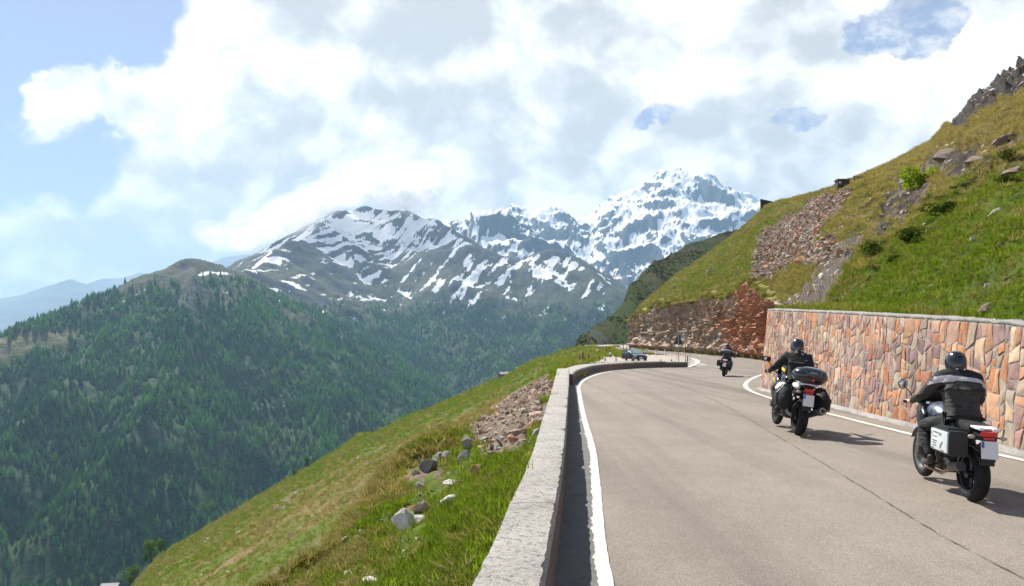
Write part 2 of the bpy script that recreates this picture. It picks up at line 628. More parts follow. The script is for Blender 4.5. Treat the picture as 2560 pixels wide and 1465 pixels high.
PEAKS = [
    ([(1020, 520, 6300), (1085, 528, 6200), (1130, 508, 6000), (1165, 520, 5900), (1195, 505, 5850), (1232, 488, 5800), (1270, 520, 5700), (1320, 580, 5500), (1420, 610, 5300), (1560, 690, 4900)], 0.64, 0),
    ([(1232, 490, 5800), (1225, 545, 5500), (1190, 600, 5200)], 0.66, 0),
    ([(1255, 500, 7600), (1290, 486, 7500), (1330, 496, 7450), (1372, 488, 7400), (1400, 516, 7300), (1432, 540, 7200), (1500, 600, 6700)], 0.60, 0),
    ([(1400, 545, 8300), (1450, 520, 8300), (1500, 518, 8300), (1545, 505, 8250), (1578, 478, 8250), (1612, 488, 8200), (1645, 480, 8100), (1672, 425, 8050), (1696, 382, 8000), (1718, 408, 8000),
      (1742, 448, 8000), (1768, 462, 8000), (1795, 466, 8000), (1830, 492, 8000), (1862, 508, 8000), (1900, 496, 7900), (1925, 510, 7900), (1990, 500, 7900), (2150, 540, 7800)], 0.62, 0),
    ([(1696, 388, 8000), (1660, 470, 7700), (1640, 515, 7500), (1618, 560, 7200)], 0.95, 0),
    ([(1795, 452, 8000), (1775, 520, 7500), (1740, 580, 7000), (1640, 640, 6400)], 0.66, 0),
    ([(1900, 482, 7900), (1880, 545, 7400), (1830, 600, 6900), (1700, 660, 6300)], 0.66, 0),
]


def far_height(X, Y):
    w1 = fbm(X / 900, Y / 900, 4, 3)
    w2 = fbm(X / 900 + 40, Y / 900 - 17, 4, 9)
    Xw = X + 110 * w1; Yw = Y + 110 * w2
    # keep the ridge lines where they are but let the flanks wander
    z = np.maximum(seg_tents(X + 22 * w1, Y + 22 * w2, RIDGES), seg_tents(Xw, Yw, RIDGES) - 45)
    rid = ridged(X / 420, Y / 420, 6, 21)
    z = z + (rid - 1.15) * 55 + fbm(X / 60, Y / 60, 3, 5) * 3.0
    pk = seg_tents(X + 40 * w1, Y + 40 * w2, PEAKS)
    rp = ridged(Xw / 520, Yw / 520, 7, 33, 0.55)
    pk = pk + (rp - 1.2) * 165 + (ridged(X / 140, Y / 140, 5, 51) - 1.1) * 26
    basin = 340 + 0.10 * (Y - 6500) + 40 * fbm(X / 500, Y / 500, 4, 61)     # snow basin under the peaks
    pk = np.maximum(pk, np.where((Y > 6100) & (X > -0.10 * Y), basin * sstep(6100, 6700, Y) - 700 * (1 - sstep(6100, 6700, Y)), -1e9))
    z = np.maximum(z, pk)
    return np.maximum(z, -620 + 25 * fbm(X / 300, Y / 300, 4, 77))


def polar_grid(px0, px1, step, y0, y1, n):
    px = np.arange(px0, px1, step)
    Y = np.exp(np.linspace(math.log(y0), math.log(y1), n))
    rx, _ = ray(px, 800.0)
    return rx[None, :] * Y[:, None], np.repeat(Y[:, None], len(px), 1), px, Y


FX, FY, _px, _Y = polar_grid(-330, 2040, 3.0, 640, 9300, 470)
FZ = far_height(FX, FY)
# attributes: snow cover, woodland, gullies
blur = FZ.copy()
for _ in range(14):
    blur[1:-1, 1:-1] = (blur[:-2, 1:-1] + blur[2:, 1:-1] + blur[1:-1, :-2] + blur[1:-1, 2:] + blur[1:-1, 1:-1]) / 5
gully = np.clip((blur - FZ) / 14, -1, 1)
gy_, gx_ = np.gradient(FZ)
slopeY = gy_ / np.gradient(FY, axis=0)
colspan = np.gradient(FX, axis=1)
slopeX = (gx_ / colspan)
steep = np.hypot(slopeX, slopeY)
snow_line = 170 + 60 * fbm(FX / 700, FY / 700, 3, 15)
alt = (FZ - snow_line) / 330
streak = 0.75 * fbm((FX - 0.35 * FY) / 46, FY / 210, 5, 17, 0.55) + 0.45 * fbm(FX / 380, FY / 500, 3, 14)
snow = 0.42 * alt + 0.55 * gully + 1.0 * streak - 0.25 * np.clip(steep - 0.75, 0, 1)
snow = np.where(FY > 5200, np.clip((FZ - 330) / 420, -0.6, 0.8) + 0.35 * gully + 0.75 * fbm(FX / 520, FY / 800, 4, 18, 0.6) - 2.1 * np.clip(steep - 0.66, 0, 1.0) + 0.42, np.minimum(snow, 0.6) - 0.21) - 1.2 * sstep(70, -30, FZ)
tree_line = 95 + 45 * fbm(FX / 500, FY / 500, 4, 19)
wood = sstep(tree_line + 75, tree_line - 50, FZ) * (FY < 4800)
clear_n = fbm(FX / 190, FY / 190, 4, 23)
wood = wood * np.maximum(sstep(0.75, 0.5, clear_n), 0.15 + 0.75 * sstep(60, -60, FZ))
fpx, fpy = pix(FX, FY, FZ)
clearing = poly_mask(fpx, fpy, [(-40, 860), (60, 836), (120, 832), (195, 828), (180, 856), (70, 885), (-40, 945)], 6) * (FY < 2600)
wood = wood * (1 - clearing)
snow = snow - 2 * clearing
far_uv = {'meadow': clearing.ravel(), 'snow': snow.ravel(), 'wood': wood.ravel(), 'gully': gully.ravel(), 'steep': steep.ravel()}

m_mount, nt, b = material('mountain_ground')
pos = nt.pos()
n1 = nt.noise(pos, 0.0045, 8, 0.62)
n2 = nt.noise(pos, 0.03, 6, 0.6)
n3 = nt.noise(pos, 0.011, 5, 0.6)
rock = nt.ramp(n2, [(0.3, (0.030, 0.032, 0.036)), (0.5, (0.056, 0.058, 0.062)), (0.72, (0.10, 0.098, 0.096))])
turf = nt.ramp(n3, [(0.3, (0.030, 0.042, 0.018)), (0.5, (0.052, 0.058, 0.027)), (0.7, (0.085, 0.072, 0.038))])
high = nt.step(nt.put('ShaderNodeSeparateXYZ').outputs[2], 250, 620)
sz = nt.n[-1] if False else None
sepz = nt.put('ShaderNodeSeparateXYZ'); nt.l.new(pos, sepz.inputs[0])
high = nt.step(nt.add(sepz.outputs[2], nt.mul(nt.sub(n1, 0.5), 400)), 260, 560)
rocky = nt.m('MAXIMUM', high, nt.step(nt.add(nt.attr('steep'), nt.mul(nt.sub(n2, 0.5), 0.7)), 0.75, 0.95))
rocky = nt.mul(rocky, nt.step(nt.attr('wood'), 0.1, 0.6, 1.0, 0.12))
ground = nt.mix(rocky, turf, rock)
floor_ = nt.ramp(n2, [(0.35, (0.020, 0.040, 0.014)), (0.65, (0.045, 0.072, 0.024))])
ground = nt.mix(nt.attr('wood'), ground, floor_)
ground = nt.mix(nt.attr('meadow'), ground, nt.ramp(n2, [(0.35, (0.075, 0.095, 0.026)), (0.6, (0.15, 0.125, 0.07))]))
sn = nt.add(nt.attr('snow'), nt.add(nt.mul(nt.sub(n2, 0.5), 0.55), nt.mul(nt.sub(n1, 0.5), 0.9)))
snf = nt.step(sn, 0.17, 0.32)
col = nt.mix(snf, ground, (0.78, 0.79, 0.80))
nt.set(b.inputs['Base Color'], col)
b.inputs['Roughness'].default_value = 0.9
b.inputs['Specular IOR Level'].default_value = 0.1
nt.set(b.inputs['Normal'], nt.bump(n2, 0.6, 14.0))
far_me = mesh_np('mountains', np.stack([FX, FY, FZ], -1).reshape(-1, 3), grid_faces(*FX.shape), m_mount, True, far_uv)
tag(link('mountains', far_me), kind='structure')

# pale ranges far down the valley
m_pale, nt, b = material('distant_range_ground')
nt.set(b.inputs['Base Color'], nt.ramp(nt.noise(nt.pos(), 0.002, 6, 0.6), [(0.3, (0.05, 0.06, 0.04)), (0.7, (0.13, 0.12, 0.09))]))
b.inputs['Roughness'].default_value = 0.95
DX, DY, _, _ = polar_grid(-700, 900, 8.0, 10500, 15500, 90)
DZ = seg_tents(DX, DY, [([(-700, 800, 13000), (-200, 770, 13000), (0, 742, 13000), (60, 728, 13000), (110, 712, 13000), (180, 694, 13000), (235, 712, 13000), (300, 740, 13000), (520, 790, 13000)], 0.45, 0),
                        ([(200, 716, 14500), (262, 692, 14500), (300, 690, 14500), (350, 678, 14500), (430, 690, 14500), (560, 640, 14500), (640, 628, 14500), (800, 640, 14500)], 0.45, 0)])
DZ = np.maximum(DZ + (ridged(DX / 900, DY / 900, 5, 41) - 1.05) * 50, -650)
tag(link('distant_hills', mesh_np('distant_hills', np.stack([DX, DY, DZ], -1).reshape(-1, 3), grid_faces(*DX.shape), m_pale, True)), kind='structure')

# valley ground that closes everything underneath
vm = MB().add([(-13000, -280, -640), (8000, -280, -640), (8000, 16800, -640), (-13000, 16800, -640)], [[0, 1, 2, 3]])
tag(vm.build('valley_floor', m_pale), kind='structure')

# ------------------------------------------------------------------ haze
HAZE_DENSITY = 6.5e-5
m_haze = bpy.data.materials.new('haze_air')
m_haze.use_nodes = True
ht = NT(m_haze.node_tree)
for n_ in list(ht.n):
    ht.n.remove(n_)
ho = ht.put('ShaderNodeOutputMaterial')
hv = ht.put('ShaderNodeVolumePrincipled')
hv.inputs['Color'].default_value = (0.42, 0.70, 1.0, 1)
hv.inputs['Density'].default_value = HAZE_DENSITY
hv.inputs['Anisotropy'].default_value = 0.2
ht.l.new(hv.outputs[0], ho.inputs['Volume'])
hz = MB().box((-2400, 8250, 625), (21600, 17300, 2600)).build('haze', m_haze)
tag(hz, kind='stuff')


# ------------------------------------------------------------------ mask helpers for the near slopes
def smooth1(a, n):
    k = np.ones(n) / n
    return np.convolve(np.pad(a, n // 2, mode='edge'), k, 'valid')[:len(a)]


# ------------------------------------------------------------------ materials of the ground
def grass_material(name, green, olive, straw, soil, bump=0.35, dist=0.25):
    m, nt, b = material(name)
    pos = nt.pos()
    n1 = nt.noise(pos, 0.16, 6, 0.62)
    n2 = nt.noise(pos, 1.1, 6, 0.65)
    n3 = nt.noise(pos, 7.0, 5, 0.7)
    g = nt.attr('green'); s = nt.attr('stony')
    f = nt.add(nt.add(nt.mul(nt.sub(n1, 0.5), 0.9), nt.mul(nt.sub(n2, 0.5), 0.9)), g)
    c = nt.ramp(f, [(0.12, straw), (0.36, olive), (0.62, green), (0.9, tuple(x * 1.12 for x in green))])
    c = nt.mix(nt.mul(nt.step(n3, 0.28, 0.75), 0.65), c, nt.mix(0.5, c, (0.012, 0.016, 0.006)))
    sf = nt.step(nt.add(s, nt.add(nt.mul(nt.sub(n2, 0.5), 1.3), nt.mul(nt.sub(n3, 0.5), 0.5))), 0.46, 0.56)
    so = nt.ramp(n3, [(0.25, tuple(x * 0.45 for x in soil)), (0.5, soil), (0.8, tuple(min(1, x * 1.5) for x in soil))])
    nt.set(b.inputs['Base Color'], nt.mix(sf, c, so))
    cg = nt.step(nt.add(nt.attr('crag'), nt.add(nt.mul(nt.sub(n2, 0.5), 1.0), nt.mul(nt.sub(n3, 0.5), 0.6))), 0.45, 0.58)
    full = nt.mix(cg, nt.mix(sf, c, so), nt.ramp(nt.add(nt.mul(n3, 0.6), nt.mul(n2, 0.4)), [(0.3, (0.012, 0.011, 0.010)), (0.5, (0.036, 0.031, 0.027)), (0.7, (0.085, 0.072, 0.060))]))
    nt.set(b.inputs['Base Color'], full)
    b.inputs['Roughness'].default_value = 0.95
    b.inputs['Specular IOR Level'].default_value = 0.08
    hgt = nt.add(nt.mul(n2, 1.0), nt.mul(n3, 0.35))
    nt.set(b.inputs['Normal'], nt.bump(hgt, bump, dist))
    return m


M_hill = grass_material('hillside_turf', (0.06314, 0.09151, 0.01137), (0.08528, 0.08528, 0.0202), (0.1326, 0.1041, 0.04736), (0.1073, 0.07892, 0.05998))
M_slope = grass_material('meadow_turf', (0.08855, 0.127, 0.02002), (0.1309, 0.127, 0.03465), (0.2002, 0.1502, 0.0693), (0.1463, 0.1155, 0.0847), 0.3, 0.5)
M_spur = grass_material('spur_turf', (0.026, 0.040, 0.010), (0.034, 0.038, 0.013), (0.05, 0.046, 0.022), (0.05, 0.047, 0.042), 0.5, 1.5)  # turf colours darkened to carry the cloud shade lying on the spur

m_as, nt, b = material('pale_asphalt')
pos = nt.pos()
na = nt.noise(pos, 0.35, 6, 0.6)
nb = nt.noise(pos, 3.0, 5, 0.6)
sp = nt.noise(pos, 95.0, 4, 0.75)
vo = nt.voronoi(pos, 130.0, 'F1', 'Color')
vsep = nt.put('ShaderNodeSeparateColor'); nt.l.new(vo, vsep.inputs[0])
base = nt.ramp(nt.add(nt.mul(na, 0.6), nt.mul(nb, 0.4)), [(0.32, (0.190, 0.162, 0.134)), (0.5, (0.226, 0.193, 0.160)), (0.68, (0.262, 0.225, 0.188))])
base = nt.mix(nt.step(sp, 0.50, 0.68, 0, 0.75), base, (0.3234, 0.2926, 0.2541))
base = nt.mix(nt.step(sp, 0.30, 0.47, 0.8, 0.0), base, (0.0693, 0.0616, 0.0539))
base = nt.mix(1.0, base, nt.ramp(vsep.outputs[0], [(0.0, (0.6006, 0.6006, 0.6006)), (0.6, (1.0, 1.0, 1.0)), (1.0, (1.2, 1.18, 1.15))]), 'MULTIPLY')
# faint long wheel tracks and a few stains
sx = nt.put('ShaderNodeMapping'); nt.l.new(pos, sx.inputs[0]); sx.inputs['Scale'].default_value = (0.9, 0.035, 1)
sx.inputs['Rotation'].default_value = (0, 0, 0.085)
trk = nt.noise(sx.outputs[0], 1.4, 3, 0.5)
base = nt.mix(1.0, base, nt.ramp(trk, [(0.3, (0.6622, 0.6622, 0.6699)), (0.55, (1, 1, 1)), (0.75, (1.07, 1.06, 1.05))]), 'MULTIPLY')
# irregular darker repair patches and polished lanes
pt_ = nt.voronoi(nt.vmath('ADD', pos, nt.vmath('SCALE', nt.put('ShaderNodeTexNoise').outputs['Color'], 0.0)), 0.11, 'F1', 'Color')
psep = nt.put('ShaderNodeSeparateColor'); nt.l.new(pt_, psep.inputs[0])
base = nt.mix(nt.mul(nt.step(psep.outputs[0], 0.78, 0.80), 0.10), base, (0.10, 0.09, 0.08))
stn = nt.noise(pos, 0.9, 6, 0.7)
base = nt.mix(nt.step(stn, 0.60, 0.72, 0, 0.16), base, (0.12, 0.10, 0.085))
nt.set(b.inputs['Base Color'], base)
b.inputs['Roughness'].default_value = 0.88
b.inputs['Specular IOR Level'].default_value = 0.25
nt.set(b.inputs['Normal'], nt.bump(nt.add(sp, nt.mul(vsep.outputs[1], 0.4)), 0.45, 0.006))
M_asphalt = m_as

m_g, nt, b = material('grey_gutter_screed')
pos = nt.pos()
nb = nt.noise(pos, 5.0, 6, 0.65); sp = nt.noise(pos, 70.0, 4, 0.7)
base = nt.ramp(nb, [(0.3, (0.077, 0.07546, 0.07084)), (0.55, (0.1116, 0.1093, 0.1016)), (0.75, (0.1463, 0.1424, 0.1309))])
base = nt.mix(nt.step(sp, 0.3, 0.45, 0.6, 0), base, (0.0462, 0.04466, 0.04235))
nt.set(b.inputs['Base Color'], base)
b.inputs['Roughness'].default_value = 0.85
nt.set(b.inputs['Normal'], nt.bump(nt.add(sp, nb), 0.5, 0.008))
M_gutter = m_g

m_p, nt, b = material('worn_road_paint')
pos = nt.pos()
sp = nt.noise(pos, 60.0, 5, 0.75); nb = nt.noise(pos, 2.2, 5, 0.6)
wear = nt.step(nt.add(sp, nt.mul(nt.sub(nb, 0.5), 0.5)), 0.30, 0.40)
nt.set(b.inputs['Base Color'], nt.mix(wear, (0.2772, 0.2541, 0.2233), nt.ramp(nb, [(0.3, (0.462, 0.4312, 0.3773)), (0.7, (0.5698, 0.539, 0.4851))])))
b.inputs['Roughness'].default_value = 0.8
nt.set(b.inputs['Normal'], nt.bump(sp, 0.3, 0.004))
M_paint = m_p


def concrete(name, lo, mid, hi, pit=0.5, joints=()):
    m, nt, b = material(name)
    pos = nt.pos()
    n1 = nt.noise(pos, 1.3, 6, 0.6); n2 = nt.noise(pos, 22.0, 6, 0.72); n3 = nt.noise(pos, 85.0, 4, 0.7)
    v = nt.voronoi(pos, 55.0)
    c = nt.ramp(nt.add(nt.mul(n1, 0.55), nt.mul(n2, 0.45)), [(0.33, lo), (0.5, mid), (0.68, hi)])
    pits = nt.step(nt.add(n2, nt.mul(nt.sub(n3, 0.5), 0.7)), 0.36, 0.46, pit, 0.0)
    c = nt.mix(pits, c, tuple(x * 0.35 for x in lo))
    c = nt.mix(nt.step(v, 0.10, 0.22, 0.35, 0.0), c, tuple(min(1, x * 1.45) for x in mid))
    hgt0 = nt.add(nt.mul(n2, 1.0), nt.mul(n3, 0.6))
    if joints:
        sp_ = nt.put('ShaderNodeSeparateXYZ'); nt.l.new(pos, sp_.inputs[0])
        yy = nt.add(sp_.outputs[1], nt.mul(nt.sub(nt.noise(pos, 3.0, 5, 0.65), 0.5), 0.16))
        for yk, wk in joints:
            q_ = nt.step(nt.m('ABSOLUTE', nt.sub(yy, yk)), wk * 0.4, wk, 0.75, 0.0)
            c = nt.mix(nt.mul(q_, nt.step(n2, 0.3, 0.6, 0.4, 1.0)), c, (0.06, 0.055, 0.05))
            hgt0 = nt.sub(hgt0, nt.mul(q_, 1.5))
    nt.set(b.inputs['Base Color'], c)
    b.inputs['Roughness'].default_value = 0.92
    b.inputs['Specular IOR Level'].default_value = 0.2
    nt.set(b.inputs['Normal'], nt.bump(hgt0, 0.9, 0.025))
    return m


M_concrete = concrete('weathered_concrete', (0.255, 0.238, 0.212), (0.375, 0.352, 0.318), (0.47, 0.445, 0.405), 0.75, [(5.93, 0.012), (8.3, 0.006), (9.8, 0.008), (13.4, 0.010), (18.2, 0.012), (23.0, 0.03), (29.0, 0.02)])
M_concrete_brown = concrete('brown_side_concrete', (0.1155, 0.08855, 0.07315), (0.1617, 0.1232, 0.104), (0.2079, 0.1617, 0.1386), 0.3)  # darker, browner concrete for the wall sides
M_mortar = concrete('wall_mortar', (0.231, 0.2194, 0.2002), (0.308, 0.2926, 0.2695), (0.385, 0.3696, 0.3465), 0.4)

# ------------------------------------------------------------------ road
YL = [-10, 0, 3.9, 4.7, 5.7, 7.4, 10, 17.1, 23.6, 31.7, 37, 42, 47.6, 52, 55.8, 57.8, 64, 70, 91, 120, 150, 260, 420]
XL = [-1.18, -0.24, 0.12, 0.20, 0.29, 0.46, 0.68, 1.25, 1.77, 2.42, 3.2, 4.1, 5.45, 7.6, 9.95, 13.7, 17.0, 17.9, 20.7, 20.8, 22.3, 33, 47]
YR = [-10, 0, 11.8, 17.1, 21.7, 28.9, 32.7, 39, 44.3, 50, 60, 70, 88, 120, 155, 200, 260, 420]
XR = [7.5, 7.85, 8.3, 8.85, 9.35, 10.2, 12.0, 15.4, 18.5, 22.0, 26.0, 27.6, 28.2, 27.6, 27.8, 33, 39.5, 55]
Yg = np.concatenate([np.linspace(-10, 30, 120), np.linspace(30.4, 72, 130), np.linspace(73, 420, 140)])
tt = np.linspace(0, 1, 25)
xl = np.interp(Yg, YL, XL); xr = np.interp(Yg, YR, XR)
RX = xl[:, None] + (xr - xl)[:, None] * tt[None, :]
RYY = np.repeat(Yg[:, None], 25, 1)
RZ = road_z(RYY) + 0.006 * fbm(RX * 0.8, RYY * 0.8, 3, 2) * (RYY < 60) - 0.006
tag(link('road', mesh_np('road', np.stack([RX, RYY, RZ], -1).reshape(-1, 3), grid_faces(*RX.shape), M_asphalt, True)), kind='structure')


def resample(pts, step):
    pts = np.asarray(pts, float)
    d = np.concatenate([[0], np.cumsum(np.hypot(np.diff(pts[:, 0]), np.diff(pts[:, 1])))])
    n = max(3, int(d[-1] / step))
    s = np.linspace(0, d[-1], n)
    # smooth cubic through the points (Catmull-Rom on each coordinate)
    out = np.zeros((n, pts.shape[1]))
    for k in range(pts.shape[1]):
        m = np.gradient(pts[:, k], d)
        i = np.clip(np.searchsorted(d, s) - 1, 0, len(d) - 2)
        h = d[i + 1] - d[i]; t = (s - d[i]) / h
        out[:, k] = (2 * t**3 - 3 * t**2 + 1) * pts[i, k] + (t**3 - 2 * t**2 + t) * h * m[i] + (-2 * t**3 + 3 * t**2) * pts[i + 1, k] + (t**3 - t**2) * h * m[i + 1]
    return out


def strip(name, pts, width, lift, mat, kind='structure', rag=0.0, step=0.12, side=-1, seed=5, rag2=None):
    c = resample(pts, step)
    t = np.gradient(c[:, :2], axis=0); t /= np.linalg.norm(t, axis=1)[:, None] + 1e-9
    nrm = np.stack([t[:, 1], -t[:, 0]], -1)
    s = np.arange(len(c)) * step
    w = np.interp(np.linspace(0, 1, len(c)), np.linspace(0, 1, len(np.atleast_1d(width))), np.atleast_1d(width))
    r0 = rag * (np.abs(fbm(s * 2.2, s * 0 + 3.1, 5, seed, 0.6)) * 1.6)
    r1 = (rag if rag2 is None else rag2) * fbm(s * 3.5, s * 0 + 8.7, 4, seed + 3)
    l = c[:, :2] + side * nrm * (w / 2 + r0)[:, None]
    r = c[:, :2] - side * nrm * (w / 2 + r1)[:, None]
    rows = [l, l + (r - l) * 0.5, r]
    vs = np.concatenate([np.column_stack([q, road_z(q[:, 1]) + lift]) for q in rows])
    f = grid_faces(3, len(c), flip=(side > 0))
    me = mesh_np(name, vs, f, mat, True)
    return tag(link(name, me), kind=kind)


def along(px_list):
    p = np.array(px_list, float)
    return G(p[:, 0], p[:, 1])[:, :2]


left_line_pts = np.concatenate([[[-0.35, -5.0], [0.20, 0.6]], along([(1524, 1500), (1513, 1440), (1490, 1200), (1484, 1137), (1463, 1055), (1450, 989), (1448, 966), (1463, 949), (1487, 938.5), (1515, 931), (1557, 925), (1613, 921.3), (1680, 919.3)])])
left_line_pts[:2] = [[-0.28, -5.0], [0.30, 1.5]]
gut = resample(left_line_pts, 0.12)
gl = np.interp(gut[:, 1], YL, XL)
gv = np.concatenate([np.column_stack([gl - 0.05, gut[:, 1], road_z(gut[:, 1]) + 0.002]), np.column_stack([np.maximum(gut[:, 0], gl), gut[:, 1], road_z(gut[:, 1]) + 0.002])])
tag(link('gutter', mesh_np('gutter', gv, grid_faces(2, len(gut), flip=True), M_gutter, True)), kind='structure')
strip('road_edge_line', left_line_pts, [0.10, 0.10, 0.115, 0.15, 0.16], 0.007, M_paint, rag=0.030, side=-1, seed=5, step=0.06, rag2=0.005)
right_line = np.concatenate([[[7.45, -6.0], [7.55, 4.0]], along([(2560, 1152), (2282, 1087), (2220, 1072), (2058, 1031), (1925, 995), (1880, 979), (1864, 966), (1868, 955), (1884, 945), (1910, 935)])])
right_line = np.concatenate([right_line, [[19.5, 54.0], [22.8, 62.0]]])
strip('road_edge_line', right_line, [0.15, 0.15, 0.15, 0.2, 0.25, 0.3], 0.007, M_paint, rag=0.012, side=1, seed=7)
rock_line = along([(1940, 904), (1911, 900.5), (1845, 892), (1798, 889), (1723, 882), (1690, 879.5), (1640, 877.5)])
strip('road_edge_line', rock_line, 0.3, 0.012, M_paint, rag=0.02, step=0.4)
curl_line = along([(1719, 918.5), (1737, 912), (1745, 905.5), (1738, 899), (1720, 894), (1690, 889), (1672, 886)])
strip('road_edge_line', curl_line, [0.25, 0.4, 0.45, 0.35, 0.3], 0.012, M_paint, rag=0.02, step=0.3)
# tarred joint down the middle of the carriageway
m_tar = plain('tar_joint', (0.105, 0.09, 0.076), 0.85, var=0.45, scale=30)
seam = along([(2620, 1480), (2560, 1447), (2380, 1352), (2150, 1213), (1960, 1100), (1850, 1035), (1760, 988), (1700, 963), (1668, 948), (1664, 940), (1690, 933), (1745, 928), (1830, 922), (1900, 918)])
strip('road_joint', seam, [0.004, 0.005, 0.008, 0.014, 0.035], 0.0045, m_tar, rag=0.014, step=0.05, seed=31)

# ------------------------------------------------------------------ parapet walls of cast concrete
WYL = [-8, 0, 3.88, 4.86, 5.95, 7.27, 9.36, 14.1, 22.7, 39.9]
WXL = [-1.45, -0.63, -0.218, -0.116, -0.02, 0.115, 0.285, 0.62, 1.25, 2.43]
WYR = [-8, 0, 3.88, 4.7, 5.71, 7.36, 10.0, 17.1, 23.6, 39.9]
WXR = [-1.0, -0.24, 0.147, 0.225, 0.326, 0.483, 0.712, 1.285, 1.81, 3.08]


def wall_sweep(name, left, right, z_top, foot_l, foot_r, mat_top, mat_side, seed=1, rough=0.006, close=True):
    """left/right: (n,2) plan lines of the two top edges"""
    n = len(left)
    s = np.concatenate([[0], np.cumsum(np.hypot(*np.diff((left + right) / 2, axis=0).T))])
    w = right - left
    wl = np.linalg.norm(w, axis=1)[:, None]
    u = w / wl
    na = rough * fbm(s * 5.1, s * 0, 5, seed, 0.7); nb_ = rough * 1.6 * fbm(s * 6.4, s * 0 + 9, 5, seed + 1, 0.7)
    chip = np.clip(fbm(s * 1.7, s * 0 + 4, 4, seed + 2, 0.6) - 0.35, 0, 1) * 0.05
    rows = []
    fr = [0.0, 0.02, 0.2, 0.4, 0.6, 0.8, 0.97, 1.0]
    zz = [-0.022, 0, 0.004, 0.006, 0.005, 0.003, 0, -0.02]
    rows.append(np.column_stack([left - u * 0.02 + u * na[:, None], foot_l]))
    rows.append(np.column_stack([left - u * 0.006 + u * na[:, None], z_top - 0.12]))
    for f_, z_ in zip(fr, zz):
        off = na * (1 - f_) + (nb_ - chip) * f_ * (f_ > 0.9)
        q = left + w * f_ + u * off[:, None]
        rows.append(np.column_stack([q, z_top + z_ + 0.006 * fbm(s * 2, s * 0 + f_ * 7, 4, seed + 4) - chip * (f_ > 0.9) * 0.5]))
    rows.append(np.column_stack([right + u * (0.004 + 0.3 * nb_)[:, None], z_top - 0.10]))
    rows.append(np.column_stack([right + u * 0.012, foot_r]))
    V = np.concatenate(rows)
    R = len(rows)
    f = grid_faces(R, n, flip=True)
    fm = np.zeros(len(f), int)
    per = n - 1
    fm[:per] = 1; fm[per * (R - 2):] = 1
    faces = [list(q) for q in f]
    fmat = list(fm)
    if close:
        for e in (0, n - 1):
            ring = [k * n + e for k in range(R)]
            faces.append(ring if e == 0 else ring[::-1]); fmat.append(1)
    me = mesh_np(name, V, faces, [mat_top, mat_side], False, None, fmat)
    bm = bmesh.new(); bm.from_mesh(me); bmesh.ops.recalc_face_normals(bm, faces=bm.faces[:]); bm.to_mesh(me); bm.free()
    me.polygons.foreach_set('use_smooth', np.ones(len(me.polygons), bool))
    me.set_sharp_from_angle(angle=math.radians(50))
    return link(name, me)


wy = np.concatenate([np.arange(-8, 2, 0.3), np.arange(2, 14, 0.05), np.arange(14, 39.6, 0.12)])
wl_ = np.column_stack([smooth1(np.interp(wy, WYL, WXL), 9), wy])
wr_ = np.column_stack([smooth1(np.interp(wy, WYR, WXR), 9), wy])
zt = road_z(wy) + 0.5
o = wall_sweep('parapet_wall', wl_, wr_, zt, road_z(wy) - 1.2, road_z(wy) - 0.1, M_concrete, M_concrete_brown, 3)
tag(o, 'long straight pale concrete parapet beside the valley slope', 'wall')
w2 = resample(np.concatenate([along([(1431.5, 962), (1442, 949), (1463, 939), (1492, 930.5), (1550, 924), (1610, 920.3), (1670, 918.6), (1719, 918)])]), 0.25)
t2 = np.gradient(w2, axis=0); t2 /= np.linalg.norm(t2, axis=1)[:, None]
n2_ = np.stack([-t2[:, 1], t2[:, 0]], -1)
th = np.interp(np.linspace(0, 1, len(w2)), [0, 0.15, 0.5, 1], [0.55, 0.75, 1.0, 0.8])
l2 = w2 + n2_ * th[:, None]
z2 = road_z(w2[:, 1]) + np.interp(np.linspace(0, 1, len(w2)), [0, 0.5, 0.93, 0.935, 1], [0.47, 0.48, 0.48, 0.42, 0.42])
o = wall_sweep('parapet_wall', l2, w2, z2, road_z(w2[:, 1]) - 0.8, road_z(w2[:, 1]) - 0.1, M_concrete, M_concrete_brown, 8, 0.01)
tag(o, 'low curved brown concrete parapet bending round in front of the lay-by', 'wall')

# ------------------------------------------------------------------ slope below the road
EYs = [-20, -8, 0, 3.88, 4.86, 5.95, 7.27, 9.36, 14.1, 22.7, 39.9, 45, 60, 75, 112, 170, 260, 420]
EXs = [-2.6, -1.45, -0.63, -0.218, -0.116, -0.02, 0.115, 0.285, 0.62, 1.25, 2.43, 3.0, 4.4, 6.6, 12.6, 19, 31, 45]


def edge_x(Y): return np.interp(Y, EYs, EXs)


def edge_z(Y): return np.interp(Y, [-20, 0, 30, 45, 75, 112, 170, 260, 420], [0.4, -0.02, -0.4, -0.62, -1.05, -1.95, -1.95, -2.0, -2.2])


def bank_z(s, p, detail=True):
    """height of the grassy bank beside the parapet: s along the road, p out from the wall"""
    z = edge_z(s) + 0.43 * np.exp(-p / 2.2)
    lip = np.interp(s, [0, 8, 14, 25, 43, 70], [3.6, 3.9, 3.5, 4.8, 6.0, 6.0]) + 0.7 * fbm(s * 0.35, s * 0 + 2, 3, 13)
    z = z - 0.47 * np.minimum(p, lip) - 1.35 * np.maximum(p - lip, 0) * sstep(0, 0.9, p - lip) - 0.1 * sstep(0.3, 2, p)
    z = z + 0.22 * fbm(s * 0.5, p * 0.8, 4, 15) * sstep(0, 0.8, p)
    if detail:
        z = z + 0.05 * fbm(s * 2.5, p * 2.5, 4, 16) * sstep(0, 0.3, p)
    # rocky rib with a face half way along (seen under the scree)
    rib = np.exp(-((s - 21.5) / 2.6) ** 2 - ((p - 3.5) / 1.3) ** 2) * 0.75
    rib2 = np.exp(-((s - 15.5) / 1.0) ** 2 - ((p - 2.9) / 0.8) ** 2) * 0.35
    return z + rib + rib2


